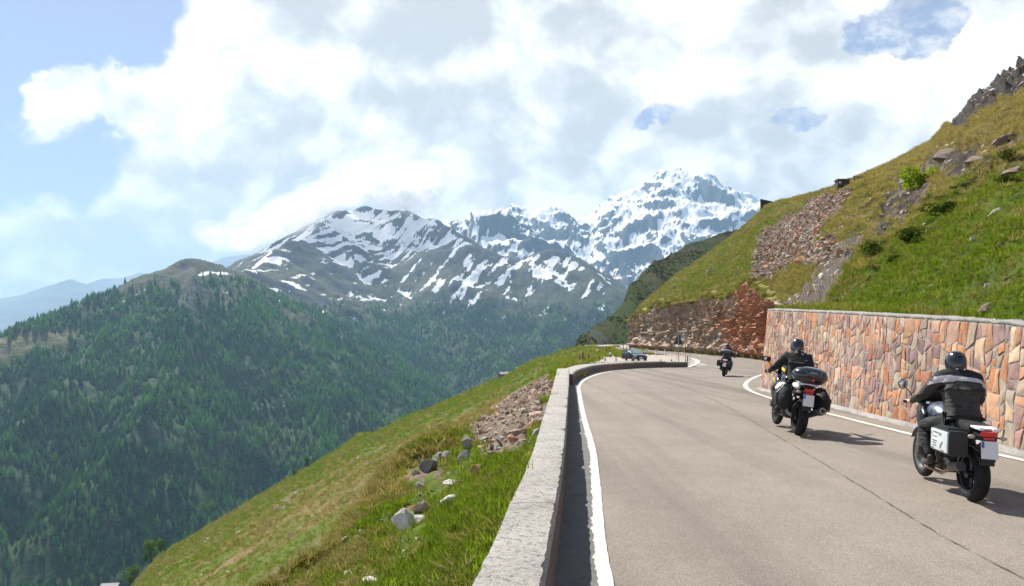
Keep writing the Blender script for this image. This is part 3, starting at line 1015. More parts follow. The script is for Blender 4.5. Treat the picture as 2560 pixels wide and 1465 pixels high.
bs = np.concatenate([np.arange(-6, 2, 0.4), np.arange(2, 16, 0.11), np.arange(16, 46, 0.2), np.arange(46, 180, 1.2)])
bp = np.concatenate([np.arange(-0.35, 6.5, 0.07), np.arange(6.5, 13.5, 0.5)])
BS, BP = np.meshgrid(bs, bp, indexing='ij')
BX = edge_x(BS) - BP
BZ = bank_z(BS, np.maximum(BP, 0)) - 0.15 * (BP < -0.1)


bkx, bky = pix(BX, BS, BZ)
scree_m = poly_mask(bkx, bky, [(1402, 908), (1388, 990), (1372, 1045), (1325, 1118), (1255, 1158), (1195, 1130), (1165, 1068), (1250, 992), (1335, 932)], 10)
wobble = fbm(BS * 0.7, BP * 0.9, 4, 44)
b_stony = np.clip(scree_m * 1.1 + 0.75 * poly_mask(bkx, bky, [(1020, 1215), (1035, 1165), (1080, 1120), (1130, 1105), (1160, 1130), (1110, 1180)], 12) + 0.7 * sstep(0.2, 0.9, BP - np.interp(BS, [0, 14, 25, 43, 70], [3.6, 3.4, 4.6, 6.0, 6.0])) * sstep(12, 16, BS) + 0.3 * wobble, 0, 1.3)
b_green = 0.60 + 0.22 * sstep(3.2, 0.8, BP) - 0.35 * sstep(2.0, 4.5, BP) + 0.30 * wobble + 0.38 * fbm(BS * 1.3, BP * 1.5, 3, 46)
bank = mesh_np('grass_bank', np.stack([BX, BS, BZ], -1).reshape(-1, 3), grid_faces(*BX.shape), M_slope, True, {'green': b_green.ravel(), 'stony': b_stony.ravel()})
tag(link('grass_bank', bank), kind='structure')


# big meadow slope falling away to the left
def loft(cols, pxs, nt_, ybot_fn=None):
    """cols: (px, y_foot, d_foot, y_sky, d_sky); planar along each column (1/d is linear in y)"""
    c = np.array(cols, float)
    yf = np.interp(pxs, c[:, 0], c[:, 1]); df = 1 / np.interp(pxs, c[:, 0], 1 / c[:, 2])
    ys = np.interp(pxs, c[:, 0], c[:, 3]); ds = 1 / np.interp(pxs, c[:, 0], 1 / c[:, 4])
    t = np.asarray(nt_)[:, None]
    Yp = yf[None] + (ys - yf)[None] * t
    D = 1 / (1 / df[None] + (1 / ds - 1 / df)[None] * t)
    Xp = np.repeat(pxs[None], len(t), 0)
    return Xp, Yp, D


sil = np.array([(-500, 1905, 430), (332, 1465, 430), (403, 1384, 430), (483, 1338, 430), (584, 1278, 430), (684, 1217, 430), (765, 1172, 430), (855, 1117, 430), (897, 1084, 420), (940, 1082, 410),
                (1006, 1046, 400), (1107, 1006, 390), (1248, 946, 370), (1338, 900, 340), (1409, 876, 310), (1449, 867, 280), (1500, 862, 270)], float)
cols = []
for px_, ys_, ds_ in sil:
    yb = ys_ + np.interp(px_, [-500, 300, 1000, 1250, 1500], [330, 330, 330, 240, 120])
    rx_, rz_ = ray(px_, yb)
    den = -float(rz_) - 0.535 * (0.09 - float(rx_))
    db = 8.6 / max(den, 0.03)
    cols.append((px_, yb, min(db, ds_ * 0.5), ys_, ds_))
spx = np.arange(-300, 1500, 6.0)
st = np.concatenate([np.linspace(0, 1, 150)])
SX_, SY_, SD_ = loft(cols, spx, st)
SV = P(SX_, SY_, SD_)
nz = fbm(SV[..., 0] / 18, SV[..., 1] / 30, 5, 71) * 0.9 + fbm(SV[..., 0] / 4, SV[..., 1] / 7, 4, 72) * 0.22
fade = np.minimum(1, (1 - st)[:, None] * 8)
SV[..., 2] += nz * (0.35 + 0.65 * fade)
# the ground rolls over behind the crest and drops towards the valley
crest = SV[-1]
extra = []
for k, (dy, dz_) in enumerate([(25, -16), (80, -70), (260, -300), (420, -520)]):
    e = crest.copy(); e[:, 0] -= dy * 0.45; e[:, 1] += dy; e[:, 2] += dz_
    extra.append(e)
SVf = np.concatenate([SV, np.stack(extra)], 0)
streaks = fbm((SV[..., 0] * 0.06 + SV[..., 1] * 0.012), (SV[..., 0] * 0.012 - SV[..., 1] * 0.05) * 3, 5, 81)
s_green = 0.52 + 0.45 * streaks
s_green = s_green + 0.25 * poly_mask(SX_, SY_, [(560, 1330), (760, 1210), (900, 1100), (1260, 950), (1440, 870), (1440, 890), (1240, 990), (960, 1090), (700, 1260)], 30) - 0.22 * poly_mask(SX_, SY_, [(700, 1270), (900, 1140), (1180, 1030), (1180, 1080), (1000, 1190), (760, 1350), (500, 1420)], 40)
s_green = s_green + 0.28 * poly_mask(SX_, SY_, [(860, 1290), (1010, 1170), (1030, 1230), (920, 1310)], 30)
track = poly_mask(SX_, SY_, [(640, 1290), (700, 1250), (800, 1205), (850, 1168), (842, 1180), (800, 1218), (700, 1262)], 6)
s_stony = np.clip(0.16 + 0.3 * fbm(SV[..., 0] / 9, SV[..., 1] / 14, 4, 83) + 0.45 * track + 0.4 * poly_mask(SX_, SY_, [(640, 1465), (760, 1390), (900, 1330), (930, 1330), (820, 1420), (740, 1480)], 25), 0, 1)


def pad(a, k=4): return np.concatenate([a, np.repeat(a[-1:], k, 0)], 0)


tag(link('meadow_slope', mesh_np('meadow_slope', SVf.reshape(-1, 3), grid_faces(SVf.shape[0], SVf.shape[1], flip=True), M_slope, True,
         {'green': pad(s_green).ravel(), 'stony': pad(s_stony).ravel()})), kind='structure')

# ------------------------------------------------------------------ lay-by and verge beyond the low wall
lp = np.arange(1405, 1772, 3.0)
ly = np.concatenate([np.linspace(921, 900, 22), np.linspace(899.4, 862, 50)])
LPX, LPY = np.meshgrid(lp, ly)
LPY = np.minimum(LPY, np.interp(LPX, [1405, 1431, 1440, 1463, 1492, 1550, 1610, 1719, 1724, 1772], [918, 914, 911.5, 908.5, 906.5, 904.3, 903, 903, 917, 921]))
LPY = np.maximum(LPY, np.interp(LPX, [1405, 1450, 1480, 1500, 1535, 1560], [908, 892, 882, 873, 866, 862]))
d_left = 1 / np.interp(-LPY, [-925, -912, -905, -901, -890, -880, -872, -866, -860], 1 / np.array([44, 55, 74, 88, 112, 130, 152, 195, 240]))
rx_, rz_ = ray(LPX, LPY)
d_road = np.zeros(LPX.shape)
_py = np.linspace(858, 925, 160); _pd = G(np.full(160, 1700.0), _py)[:, 1]
d_road = np.interp(LPY, _py, _pd)
wr = sstep(1580, 1690, LPX)
LD = d_left * (1 - wr) + d_road * wr
LV = P(LPX, LPY, LD)
LV[..., 2] = np.where(LPX > 1600, np.minimum(LV[..., 2], road_z(LV[..., 1]) - 0.03), LV[..., 2])
LV[..., 2] += 0.05 * fbm(LV[..., 0] / 2, LV[..., 1] / 4, 4, 91) * (LPX < 1600)
# bring the front edge under the low wall
wd = np.interp(lp, [1405, 1431, 1440, 1463, 1492, 1550, 1610, 1719, 1724, 1772], [36, 33, 38, 42, 48.5, 53, 57, 59, 57, 55])
front = P(lp, np.full(len(lp), 900.0), wd); front[:, 2] = road_z(wd) - 0.12
LV = np.concatenate([front[None], LV], 0)
Lx = np.concatenate([LPX[:1], LPX]); Ly = np.concatenate([LPY[:1] + 1, LPY])
lgrass = np.clip(poly_mask(Lx, Ly, [(1400, 930), (1400, 900), (1470, 885), (1500, 868), (1540, 864), (1534, 874), (1545, 880), (1580, 879), (1600, 877), (1626, 880), (1630, 884), (1600, 886), (1560, 888), (1530, 893), (1500, 899), (1465, 907), (1440, 912)], 3), 0, 1)
m_lay, nt, b = material('gravel_and_verge')
pos = nt.pos()
na = nt.noise(pos, 0.5, 5, 0.6); nb = nt.noise(pos, 9.0, 5, 0.7)
gr = nt.ramp(nb, [(0.3, (0.22, 0.185, 0.15)), (0.5, (0.32, 0.275, 0.23)), (0.75, (0.42, 0.37, 0.32))])
tf = nt.ramp(nt.add(nt.mul(na, 0.6), nt.mul(nb, 0.4)), [(0.35, (0.20, 0.17, 0.07)), (0.5, (0.14, 0.17, 0.035)), (0.7, (0.09, 0.14, 0.02))])
gm = nt.step(nt.add(nt.attr('turf'), nt.mul(nt.sub(nb, 0.5), 0.8)), 0.42, 0.58)
nt.set(b.inputs['Base Color'], nt.mix(gm, gr, tf))
b.inputs['Roughness'].default_value = 0.95
nt.set(b.inputs['Normal'], nt.bump(nb, 0.5, 0.05))
tag(link('layby', mesh_np('layby', LV.reshape(-1, 3), grid_faces(LV.shape[0], LV.shape[1], flip=True), m_lay, True, {'turf': lgrass.ravel()})), kind='structure')

# ------------------------------------------------------------------ dark spur across the valley road
spur_cols = [(1440, 872, 300, 856, 330), (1464, 866, 290, 838, 340), (1485, 865, 285, 818, 350), (1510, 864, 285, 800, 360), (1550, 866, 285, 772, 380), (1569, 868, 280, 722, 400), (1600, 870, 280, 690, 420), (1632, 870, 280, 652, 440),
             (1670, 870, 280, 640, 450), (1700, 868, 280, 630, 450), (1730, 866, 280, 606, 460), (1780, 862, 280, 591, 460), (1856, 860, 280, 566, 470), (1960, 858, 280, 500, 500), (2100, 858, 280, 470, 520)]
mp = np.arange(1440, 2060, 4.0)
mt = np.linspace(0, 1, 110)
MX_, MY_, MD_ = loft(spur_cols, mp, mt)
MV = P(MX_, MY_, MD_)
a_ = (1 - (2 * mt - 1) ** 2)[:, None]
shift = (ridged(MV[..., 0] / 45, MV[..., 2] / 40, 6, 101, 0.6) - 1.1) * 16 + fbm(MV[..., 0] / 9, MV[..., 2] / 9, 4, 103) * 2.0
MV[..., 1] += shift * np.maximum(a_, 0.15)
MV[..., 2] += fbm(MV[..., 0] / 12, MV[..., 2] / 12, 5, 104) * 2.2 * (mt > 0.04)[:, None]
back = MV[-1].copy(); b1 = back + np.array([15, 40, -10]); b2 = back + np.array([60, 160, -140])
MVf = np.concatenate([MV, b1[None], b2[None]], 0)
m_stone = np.clip(0.05 + 0.35 * poly_mask(MX_, MY_, [(1455, 868), (1475, 825), (1500, 812), (1530, 830), (1545, 868)], 10) + 0.5 * poly_mask(MX_, MY_, [(1600, 760), (1640, 690), (1660, 720), (1620, 790)], 14) + 0.3 * poly_mask(MX_, MY_, [(1700, 640), (1850, 570), (1850, 620), (1720, 700)], 14) + 0.35 * fbm(MV[..., 0] / 14, MV[..., 2] / 14, 4, 107), 0, 1)
m_green = 0.45 + 0.4 * poly_mask(MX_, MY_, [(1530, 868), (1560, 830), (1600, 790), (1640, 760), (1640, 868)], 15) + 0.4 * poly_mask(MX_, MY_, [(1470, 815), (1560, 760), (1600, 700), (1620, 740), (1560, 810)], 15) + 0.3 * fbm(MV[..., 0] / 20, MV[..., 2] / 20, 3, 108)
tag(link('green_spur', mesh_np('green_spur', MVf.reshape(-1, 3), grid_faces(MVf.shape[0], MVf.shape[1], flip=True), M_spur, True, {'green': pad(m_green, 2).ravel(), 'stony': pad(m_stone, 2).ravel()})), kind='structure')

# ------------------------------------------------------------------ hillside above the road on the right
HILL = [(1578, 800, 157, 798, 166), (1600, 790, 150, 763, 175), (1650, 770, 126, 720, 180), (1700, 757, 112, 678, 185), (1760, 751, 101, 640, 185), (1810, 745, 94, 604, 182), (1850, 735, 90, 574, 176), (1890, 708, 86, 536, 170),
        (1915, 730, 82, 512, 162), (1945, 752, 74, 501, 152), (1985, 768, 56, 493, 142), (2030, 772, 40, 481, 131), (2080, 776, 31, 468, 122), (2150, 783, 24.5, 437, 116), (2200, 785, 21.8, 416, 115), (2250, 788, 19.6, 392, 115), (2330, 792, 17.0, 349, 120),
        (2372, 795, 15.9, 297, 124), (2395, 796, 15.3, 268, 126), (2430, 799, 14.5, 228, 128), (2470, 801, 13.8, 190, 130), (2510, 803, 13.1, 158, 134), (2560, 806, 12.6, 128, 140), (2700, 813, 11.2, 30, 150), (3000, 826, 9.2, -190, 165), (3500, 840, 7.2, -520, 180)]


def hill_surf(pxs, t):
    c = np.array(HILL, float)
    return loft(HILL, np.asarray(pxs, float), t)


hp = np.concatenate([np.arange(1578, 2620, 4.0), np.arange(2624, 3500, 14.0)])
ht_ = np.linspace(0, 1, 230) ** 1.0
HX_, HY_, HD_ = loft(HILL, hp, ht_)
# smooth the depth across columns so that the gully is a rounded hollow
for k in range(len(ht_)):
    HD_[k] = 1 / smooth1(1 / HD_[k], 9)
HV = P(HX_, HY_, HD_)
amp = np.minimum(1, ht_ * 14)[:, None] * np.minimum(1, 0.25 + (1 - ht_) * 6)[:, None]
h_big = fbm(HV[..., 0] / 9, HV[..., 1] / 9, 4, 121)
h_mid = fbm(HV[..., 0] / 2.4, HV[..., 1] / 2.4, 4, 122)
h_sm = fbm(HV[..., 0] / 0.7, HV[..., 1] / 0.7, 3, 123)
HV[..., 2] += amp * (0.55 * h_big * np.minimum(1, HD_ / 40) + 0.30 * h_mid + 0.09 * h_sm)
rockband = np.clip(poly_mask(HX_, HY_, [(2190, 520), (2290, 400), (2340, 370), (2420, 350), (2560, 330), (2560, 380), (2450, 400), (2400, 440), (2330, 440), (2240, 560), (2200, 600)], 14)
                   + poly_mask(HX_, HY_, [(2360, 305), (2400, 235), (2430, 200), (2500, 140), (2620, 60), (2620, 225), (2500, 262), (2440, 296), (2392, 338)], 8), 0, 1)
HV[..., 2] += rockband * (ridged(HV[..., 0] / 3.0, HV[..., 1] / 3.0, 5, 125) - 1.0) * 0.9
topcliff = poly_mask(HX_, HY_, [(2360, 305), (2400, 235), (2430, 200), (2500, 140), (2620, 60), (2620, 225), (2500, 262), (2440, 296), (2392, 338)], 8)
HV[..., 2] += topcliff * (ridged(HV[..., 0] / 8.0, HV[..., 1] / 8.0, 6, 126, 0.6) - 1.05) * 3.0
hb = HV[-1].copy()
HVf = np.concatenate([HV, (hb + np.array([6, 12, -5]))[None], (hb + np.array([25, 60, -60]))[None]], 0)
SCREE_R = [(1876, 690), (1882, 625), (1905, 590), (1960, 545), (2060, 485), (2110, 470), (2140, 482), (2080, 545), (2010, 640), (1960, 680), (1915, 700)]
SCREE_R2 = [(1998, 660), (2040, 610), (2110, 590), (2100, 630), (2060, 668)]
NET = [(1952, 772), (1990, 725), (2060, 665), (2115, 610), (2150, 575), (2165, 590), (2130, 650), (2098, 700), (2072, 772)]
NET2 = [(2150, 575), (2230, 520), (2300, 455), (2330, 440), (2330, 470), (2260, 540), (2180, 600)]
wob = fbm(HV[..., 0] / 3, HV[..., 1] / 3, 4, 131)
scr = np.maximum(poly_mask(HX_, HY_, SCREE_R, 9), poly_mask(HX_, HY_, SCREE_R2, 7))
net = np.maximum(poly_mask(HX_, HY_, NET, 8), 0.8 * poly_mask(HX_, HY_, NET2, 8))
loose = poly_mask(HX_, HY_, [(2010, 610), (2060, 560), (2160, 500), (2260, 470), (2200, 540), (2120, 600), (2060, 640)], 20)
h_stony = np.clip(1.05 * scr + 0.8 * net + 0.6 * rockband + 0.33 * loose + 0.25 * wob + 0.12, 0, 1.2)
bright = poly_mask(HX_, HY_, [(2080, 780), (2095, 700), (2180, 660), (2300, 560), (2420, 480), (2600, 400), (2600, 830), (2080, 830)], 40)
left_b = poly_mask(HX_, HY_, [(1570, 800), (1700, 690), (1890, 560), (2060, 480), (2020, 530), (1900, 600), (1880, 700), (1700, 760)], 25)
h_green = 0.30 + 0.42 * bright + 0.22 * left_b + 0.22 * wob - 0.26 * poly_mask(HX_, HY_, [(2130, 450), (2400, 240), (2600, 100), (2600, 330), (2300, 440)], 30)
tag(link('hillside', mesh_np('hillside', HVf.reshape(-1, 3), grid_faces(HVf.shape[0], HVf.shape[1], flip=True), M_hill, True, {'green': pad(h_green, 2).ravel(), 'stony': pad(h_stony, 2).ravel(), 'crag': pad(np.clip(0.95 * topcliff + 0.30 * rockband + 0.15 * net + 0.25 * wob * rockband + 0.62 * poly_mask(HX_, HY_, [(2110, 660), (2190, 590), (2272, 530), (2342, 470), (2420, 420), (2498, 385), (2600, 345), (2600, 405), (2500, 440), (2411, 492), (2340, 540), (2272, 587), (2200, 630), (2142, 668)], 12) * sstep(-0.5, 0.3, wob + 0.5 * h_sm) + poly_mask(HX_, HY_, [(2140, 450), (2400, 250), (2620, 90), (2620, 430), (2440, 470), (2330, 500), (2220, 560)], 40) * (0.12 + 0.75 * sstep(0.05, 0.7, wob + 0.6 * h_mid)), 0, 1), 2).ravel()})), kind='structure')


def on_hill(px, py):
    """a point on the finished hillside surface (and its normal) by where it lies"""
    j = int(np.argmin(np.abs(hp - px)))
    i = int(np.argmin(np.abs(HY_[:, j] - py)))
    i = min(max(i, 1), HV.shape[0] - 2); j = min(max(j, 1), HV.shape[1] - 2)
    n = np.cross(HV[i, j + 1] - HV[i, j - 1], HV[i + 1, j] - HV[i - 1, j])
    n = n / (np.linalg.norm(n) + 1e-9)
    if n[2] < 0: n = -n
    return Vector(HV[i, j]), Vector(n)


# ------------------------------------------------------------------ rock cutting beside the road
m_rk, nt, b = material('red_brown_crag')
pos = nt.pos()
mp_ = nt.put('ShaderNodeMapping'); nt.l.new(pos, mp_.inputs[0]); mp_.inputs['Scale'].default_value = (1, 1, 0.55)
n1 = nt.noise(mp_.outputs[0], 0.22, 6, 0.65, 0.6); n2 = nt.noise(mp_.outputs[0], 1.0, 7, 0.68, 0.5); n3 = nt.noise(pos, 4.0, 5, 0.7)
c1 = nt.ramp(n2, [(0.30, (0.1353, 0.09322, 0.06917)), (0.45, (0.3609, 0.2556, 0.1804)), (0.58, (0.5413, 0.406, 0.3007)), (0.75, (0.7218, 0.5865, 0.4662))])
c2 = nt.ramp(n3, [(0.3, (0.3007, 0.2783, 0.2481)), (0.7, (0.6315, 0.5865, 0.5263))])
c3 = nt.ramp(n3, [(0.3, (0.3609, 0.1579, 0.09022)), (0.7, (0.6466, 0.3309, 0.1954))])
c = nt.mix(nt.step(n1, 0.50, 0.62), c1, c2)
c = nt.mix(nt.m('MULTIPLY', nt.step(nt.add(nt.attr('rust'), nt.mul(nt.sub(n2, 0.5), 1.2)), 0.45, 0.7), 0.9), c, c3)
tz = nt.step(nt.add(nt.attr('turf'), nt.mul(nt.sub(n2, 0.5), 1.4)), 0.5, 0.62)
c = nt.mix(tz, c, nt.ramp(n3, [(0.3, (0.1503, 0.1503, 0.0451)), (0.7, (0.3309, 0.2857, 0.09022))]))
nt.set(b.inputs['Base Color'], c)
b.inputs['Roughness'].default_value = 0.93
b.inputs['Specular IOR Level'].default_value = 0.15
nt.set(b.inputs['Normal'], nt.bump(nt.add(n2, nt.mul(n3, 0.4)), 0.9, 0.5))
M_crag = m_rk
rp_ = np.concatenate([np.arange(1572, 1960, 1.5), np.arange(1960, 2120, 6)])
rb = np.array([(1560, 869, 165), (1575, 869, 158), (1600, 871, 150), (1640, 875, 130), (1690, 879, 119), (1723, 881, 110), (1798, 888, 94), (1845, 891, 88), (1911, 900, 76), (1960, 908, 68), (2050, 925, 58), (2130, 935, 52)], float)
rt_ = np.linspace(0, 1, 70)
hc = np.array(HILL, float)
ytop = np.interp(rp_, hc[:, 0], hc[:, 1]); dtop = 1 / np.interp(rp_, hc[:, 0], 1 / hc[:, 2])
ytop = ytop + 1 - 17 * np.clip(0.45 + fbm(rp_ / 42, rp_ * 0 + 3, 5, 149, 0.6), 0, 1.4) * sstep(1575, 1600, rp_)
dtop = dtop - 1.0
dtop = np.where(rp_ > 1940, np.maximum(dtop, 62), dtop)
ybot = np.interp(rp_, rb[:, 0], rb[:, 1]); dbot = np.interp(rp_, rb[:, 0], rb[:, 2])
CX = np.repeat(rp_[None], 70, 0)
CY = ybot[None] + (ytop - ybot)[None] * rt_[:, None]
CD = dbot[None] + (np.maximum(dtop, dbot + 2.0) - dbot)[None] * (rt_[:, None] ** 1.6)
CV = P(CX, CY, CD)
uu = CX / 1850 * CD
vv = CV[..., 2]
# jagged blocks and clefts
blk = ridged(uu * 0.50 + 0.25 * vv, vv * 0.20, 6, 141, 0.6)
blk2 = ridged(uu * 1.6 + 0.5 * vv, vv * 0.8, 4, 143, 0.6)
cle = np.clip(1.05 - ridged(uu * 0.42, vv * 0.10 + 5, 4, 145, 0.6), 0, 1) ** 0.8
bulge = np.sin(np.clip(rt_, 0, 1) * math.pi)[:, None] ** 0.6
disp = ((blk - 1.0) * 2.9 + (blk2 - 1.0) * 1.5 + fbm(uu * 3, vv * 3, 4, 147, 0.65) * 0.45 - cle * 2.2) * np.maximum(bulge, 0.35) + 1.5 * sstep(0, 0.12, rt_)[:, None]
nose = np.exp(-((CX - 1895) / 34) ** 2 - ((CY - 770) / 60) ** 2) * 2.6
disp = disp + nose
CV[..., 1] -= disp * 0.30
CV[..., 0] -= disp * 0.85
top_back = CV[-1].copy(); top_back[:, 1] += 2.2; top_back[:, 0] += 1.4; top_back[:, 2] += 0.5
CVf = np.concatenate([CV, top_back[None]], 0)
rust = np.clip(0.9 * poly_mask(CX, CY, [(1850, 880), (1845, 780), (1870, 705), (1920, 700), (1950, 760), (1940, 900)], 15) + 0.5 * poly_mask(CX, CY, [(1780, 870), (1790, 790), (1840, 770), (1850, 880)], 15) + 0.2, 0, 1)
cturf = np.clip(0.8 * sstep(0.93, 1.0, rt_)[:, None] + 0.75 * sstep(0.04, 0.0, rt_)[:, None] + 0.35 * poly_mask(CX, CY, [(1690, 780), (1730, 750), (1720, 830), (1700, 830)], 10) + 0 * CX, 0, 1)
tag(link('rock_cutting', mesh_np('rock_cutting', CVf.reshape(-1, 3), grid_faces(CVf.shape[0], CVf.shape[1], flip=True), M_crag, False, {'rust': pad(rust, 1).ravel(), 'turf': pad(cturf, 1).ravel()})), kind='structure')


# ------------------------------------------------------------------ scattering: one object of points, instances by geometry nodes
def scatter(name, pts, rot, scl, idx, protos, kind='stuff'):
    me = bpy.data.meshes.new(name)
    n = len(pts)
    me.vertices.add(n)
    me.vertices.foreach_set('co', np.asarray(pts, np.float32).ravel())
    a = me.attributes.new('rot', 'FLOAT_VECTOR', 'POINT'); a.data.foreach_set('vector', np.asarray(rot, np.float32).ravel())
    a = me.attributes.new('scl', 'FLOAT_VECTOR', 'POINT')
    scl = np.asarray(scl, np.float32)
    if scl.ndim == 1: scl = np.repeat(scl[:, None], 3, 1)
    a.data.foreach_set('vector', scl.ravel())
    a = me.attributes.new('pick', 'INT', 'POINT'); a.data.foreach_set('value', np.asarray(idx, np.int32))
    o = link(name, me)
    g = bpy.data.node_groups.new(name + '_nodes', 'GeometryNodeTree')
    g.interface.new_socket('Geometry', in_out='INPUT', socket_type='NodeSocketGeometry')
    g.interface.new_socket('Geometry', in_out='OUTPUT', socket_type='NodeSocketGeometry')
    N = g.nodes; L = g.links
    gi = N.new('NodeGroupInput'); go = N.new('NodeGroupOutput')
    iop = N.new('GeometryNodeInstanceOnPoints')
    join = N.new('GeometryNodeJoinGeometry')
    for p in reversed(protos):
        oi = N.new('GeometryNodeObjectInfo'); oi.inputs['Object'].default_value = p; oi.inputs['As Instance'].default_value = True
        oi.transform_space = 'ORIGINAL'
        L.new(oi.outputs['Geometry'], join.inputs[0])
    def named(nm, t):
        q = N.new('GeometryNodeInputNamedAttribute'); q.data_type = t; q.inputs['Name'].default_value = nm
        return q.outputs['Attribute']
    L.new(gi.outputs[0], iop.inputs['Points']); L.new(join.outputs[0], iop.inputs['Instance'])
    iop.inputs['Pick Instance'].default_value = True
    L.new(named('pick', 'INT'), iop.inputs['Instance Index'])
    e2r = N.new('FunctionNodeEulerToRotation'); L.new(named('rot', 'FLOAT_VECTOR'), e2r.inputs[0])
    L.new(e2r.outputs[0], iop.inputs['Rotation'])
    L.new(named('scl', 'FLOAT_VECTOR'), iop.inputs['Scale'])
    L.new(iop.outputs[0], go.inputs[0])
    md = o.modifiers.new('scatter', 'NODES'); md.node_group = g
    return tag(o, kind=kind)


# ------------------------------------------------------------------ conifers on the far mountainside
rnd = random.Random(5)
m_nd = bpy.data.materials.new('conifer_needles'); m_nd.use_nodes = True
nt = NT(m_nd.node_tree)
for n_ in list(nt.n): nt.n.remove(n_)
no_ = nt.put('ShaderNodeOutputMaterial')
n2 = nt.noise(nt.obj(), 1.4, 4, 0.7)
sunpatch_n = nt.noise(nt.pos(), 0.0055, 4, 0.6)  # broad tone patches paint sunlit and shaded wood into the larch and spruce colours
r_ = nt.add(nt.mul(nt.rnd(), 0.42), nt.mul(nt.step(sunpatch_n, 0.36, 0.64), 0.40))
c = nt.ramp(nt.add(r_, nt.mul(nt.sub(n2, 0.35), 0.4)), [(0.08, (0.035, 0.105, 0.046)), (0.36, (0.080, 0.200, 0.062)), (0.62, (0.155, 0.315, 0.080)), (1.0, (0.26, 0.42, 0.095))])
d_ = nt.put('ShaderNodeBsdfDiffuse'); t_ = nt.put('ShaderNodeBsdfTranslucent'); x_ = nt.put('ShaderNodeMixShader'); x_.inputs[0].default_value = 0.52
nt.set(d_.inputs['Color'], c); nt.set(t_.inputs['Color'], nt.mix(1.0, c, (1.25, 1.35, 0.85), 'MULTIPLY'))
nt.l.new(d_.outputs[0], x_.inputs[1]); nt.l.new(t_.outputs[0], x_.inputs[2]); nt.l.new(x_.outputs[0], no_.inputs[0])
m_bk = plain('conifer_bark', (0.08, 0.055, 0.04), 0.9)


def conifer_mesh(seed, wide=0.19, tiers=9):
    """a conifer one metre tall: trunk and drooping, ragged tiers of branches"""
    r = random.Random(seed)
    v = []; f = []; fm = []

    def tri(*p):
        o = len(v); v.extend(p); f.append([o, o + 1, o + 2]); fm.append(0)
    # trunk
    for k in range(5):
        a = 2 * math.pi * k / 5
        v.append((0.014 * math.cos(a), 0.014 * math.sin(a), -0.02))
    v.append((0, 0, 0.9))
    for k in range(5):
        f.append([k, (k + 1) % 5, 5]); fm.append(1)
    for t in range(tiers):
        q = t / (tiers - 1)
        z = 0.10 + 0.84 * q
        rad = wide * (1 - q) ** 0.75 * (0.75 + 0.35 * math.sin(q * 3.0 + 0.6)) + 0.018
        nb_ = int(10 - 4 * q)
        a0 = r.uniform(0, 6.28)
        for k in range(nb_):
            a = a0 + 2 * math.pi * (k + r.uniform(-0.3, 0.3)) / nb_
            R = rad * r.uniform(0.7, 1.25)
            zz = z + r.uniform(-0.03, 0.03)
            w = R * r.uniform(0.34, 0.55)
            tip = (R * math.cos(a), R * math.sin(a), zz - 0.045 - 0.02 * r.random())
            ro = (0.1 * R * math.cos(a), 0.1 * R * math.sin(a), zz + 0.06)
            lx, ly_ = -math.sin(a) * w, math.cos(a) * w
            m1 = (0.62 * R * math.cos(a) + lx, 0.62 * R * math.sin(a) + ly_, zz - 0.035)
            m2 = (0.62 * R * math.cos(a) - lx, 0.62 * R * math.sin(a) - ly_, zz - 0.035)
            up = (0.55 * R * math.cos(a), 0.55 * R * math.sin(a), zz + 0.05)
            tri(ro, m1, up); tri(up, m1, tip); tri(ro, up, m2); tri(up, tip, m2)
    o = len(v)
    v += [(0.02, 0, 0.93), (-0.01, 0.017, 0.93), (-0.01, -0.017, 0.93), (0, 0, 1.02)]
    for a_, b_ in ((0, 1), (1, 2), (2, 0)):
        f.append([o + a_, o + b_, o + 3]); fm.append(0)
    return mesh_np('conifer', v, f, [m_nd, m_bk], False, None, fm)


con_mesh = [conifer_mesh(1, 0.17, 9), conifer_mesh(2, 0.21, 9), conifer_mesh(3, 0.24, 8), conifer_mesh(4, 0.19, 10), conifer_mesh(6, 0.28, 8)]
rs = np.random.RandomState(9)
cell = np.abs(np.gradient(FX, axis=1) * np.gradient(FY, axis=0))
thick = 0.25 + 0.75 * sstep(-0.45, 0.35, fbm(FX / 85, FY / 85, 4, 29))
wgt = cell * thick * np.clip(wood, 0, 1) * (FY < 4200) * (FY > 660)
crest_y = np.interp(fpx, sil[:, 0], sil[:, 1])
wgt = wgt * (fpy < crest_y + 25) * (fpx < 1580) * (fpy < 1530) * (fpx > -60)
N_T = 38000
pr = (wgt / wgt.sum()).ravel()
pick = rs.choice(len(pr), N_T, p=pr)
ti, tj = np.unravel_index(pick, FX.shape)
ti = np.clip(ti, 0, FX.shape[0] - 2); tj = np.clip(tj, 0, FX.shape[1] - 2)
u_, v_ = rs.rand(N_T), rs.rand(N_T)


def bil(A): return (A[ti, tj] * (1 - u_) * (1 - v_) + A[ti, tj + 1] * u_ * (1 - v_) + A[ti + 1, tj] * (1 - u_) * v_ + A[ti + 1, tj + 1] * u_ * v_)


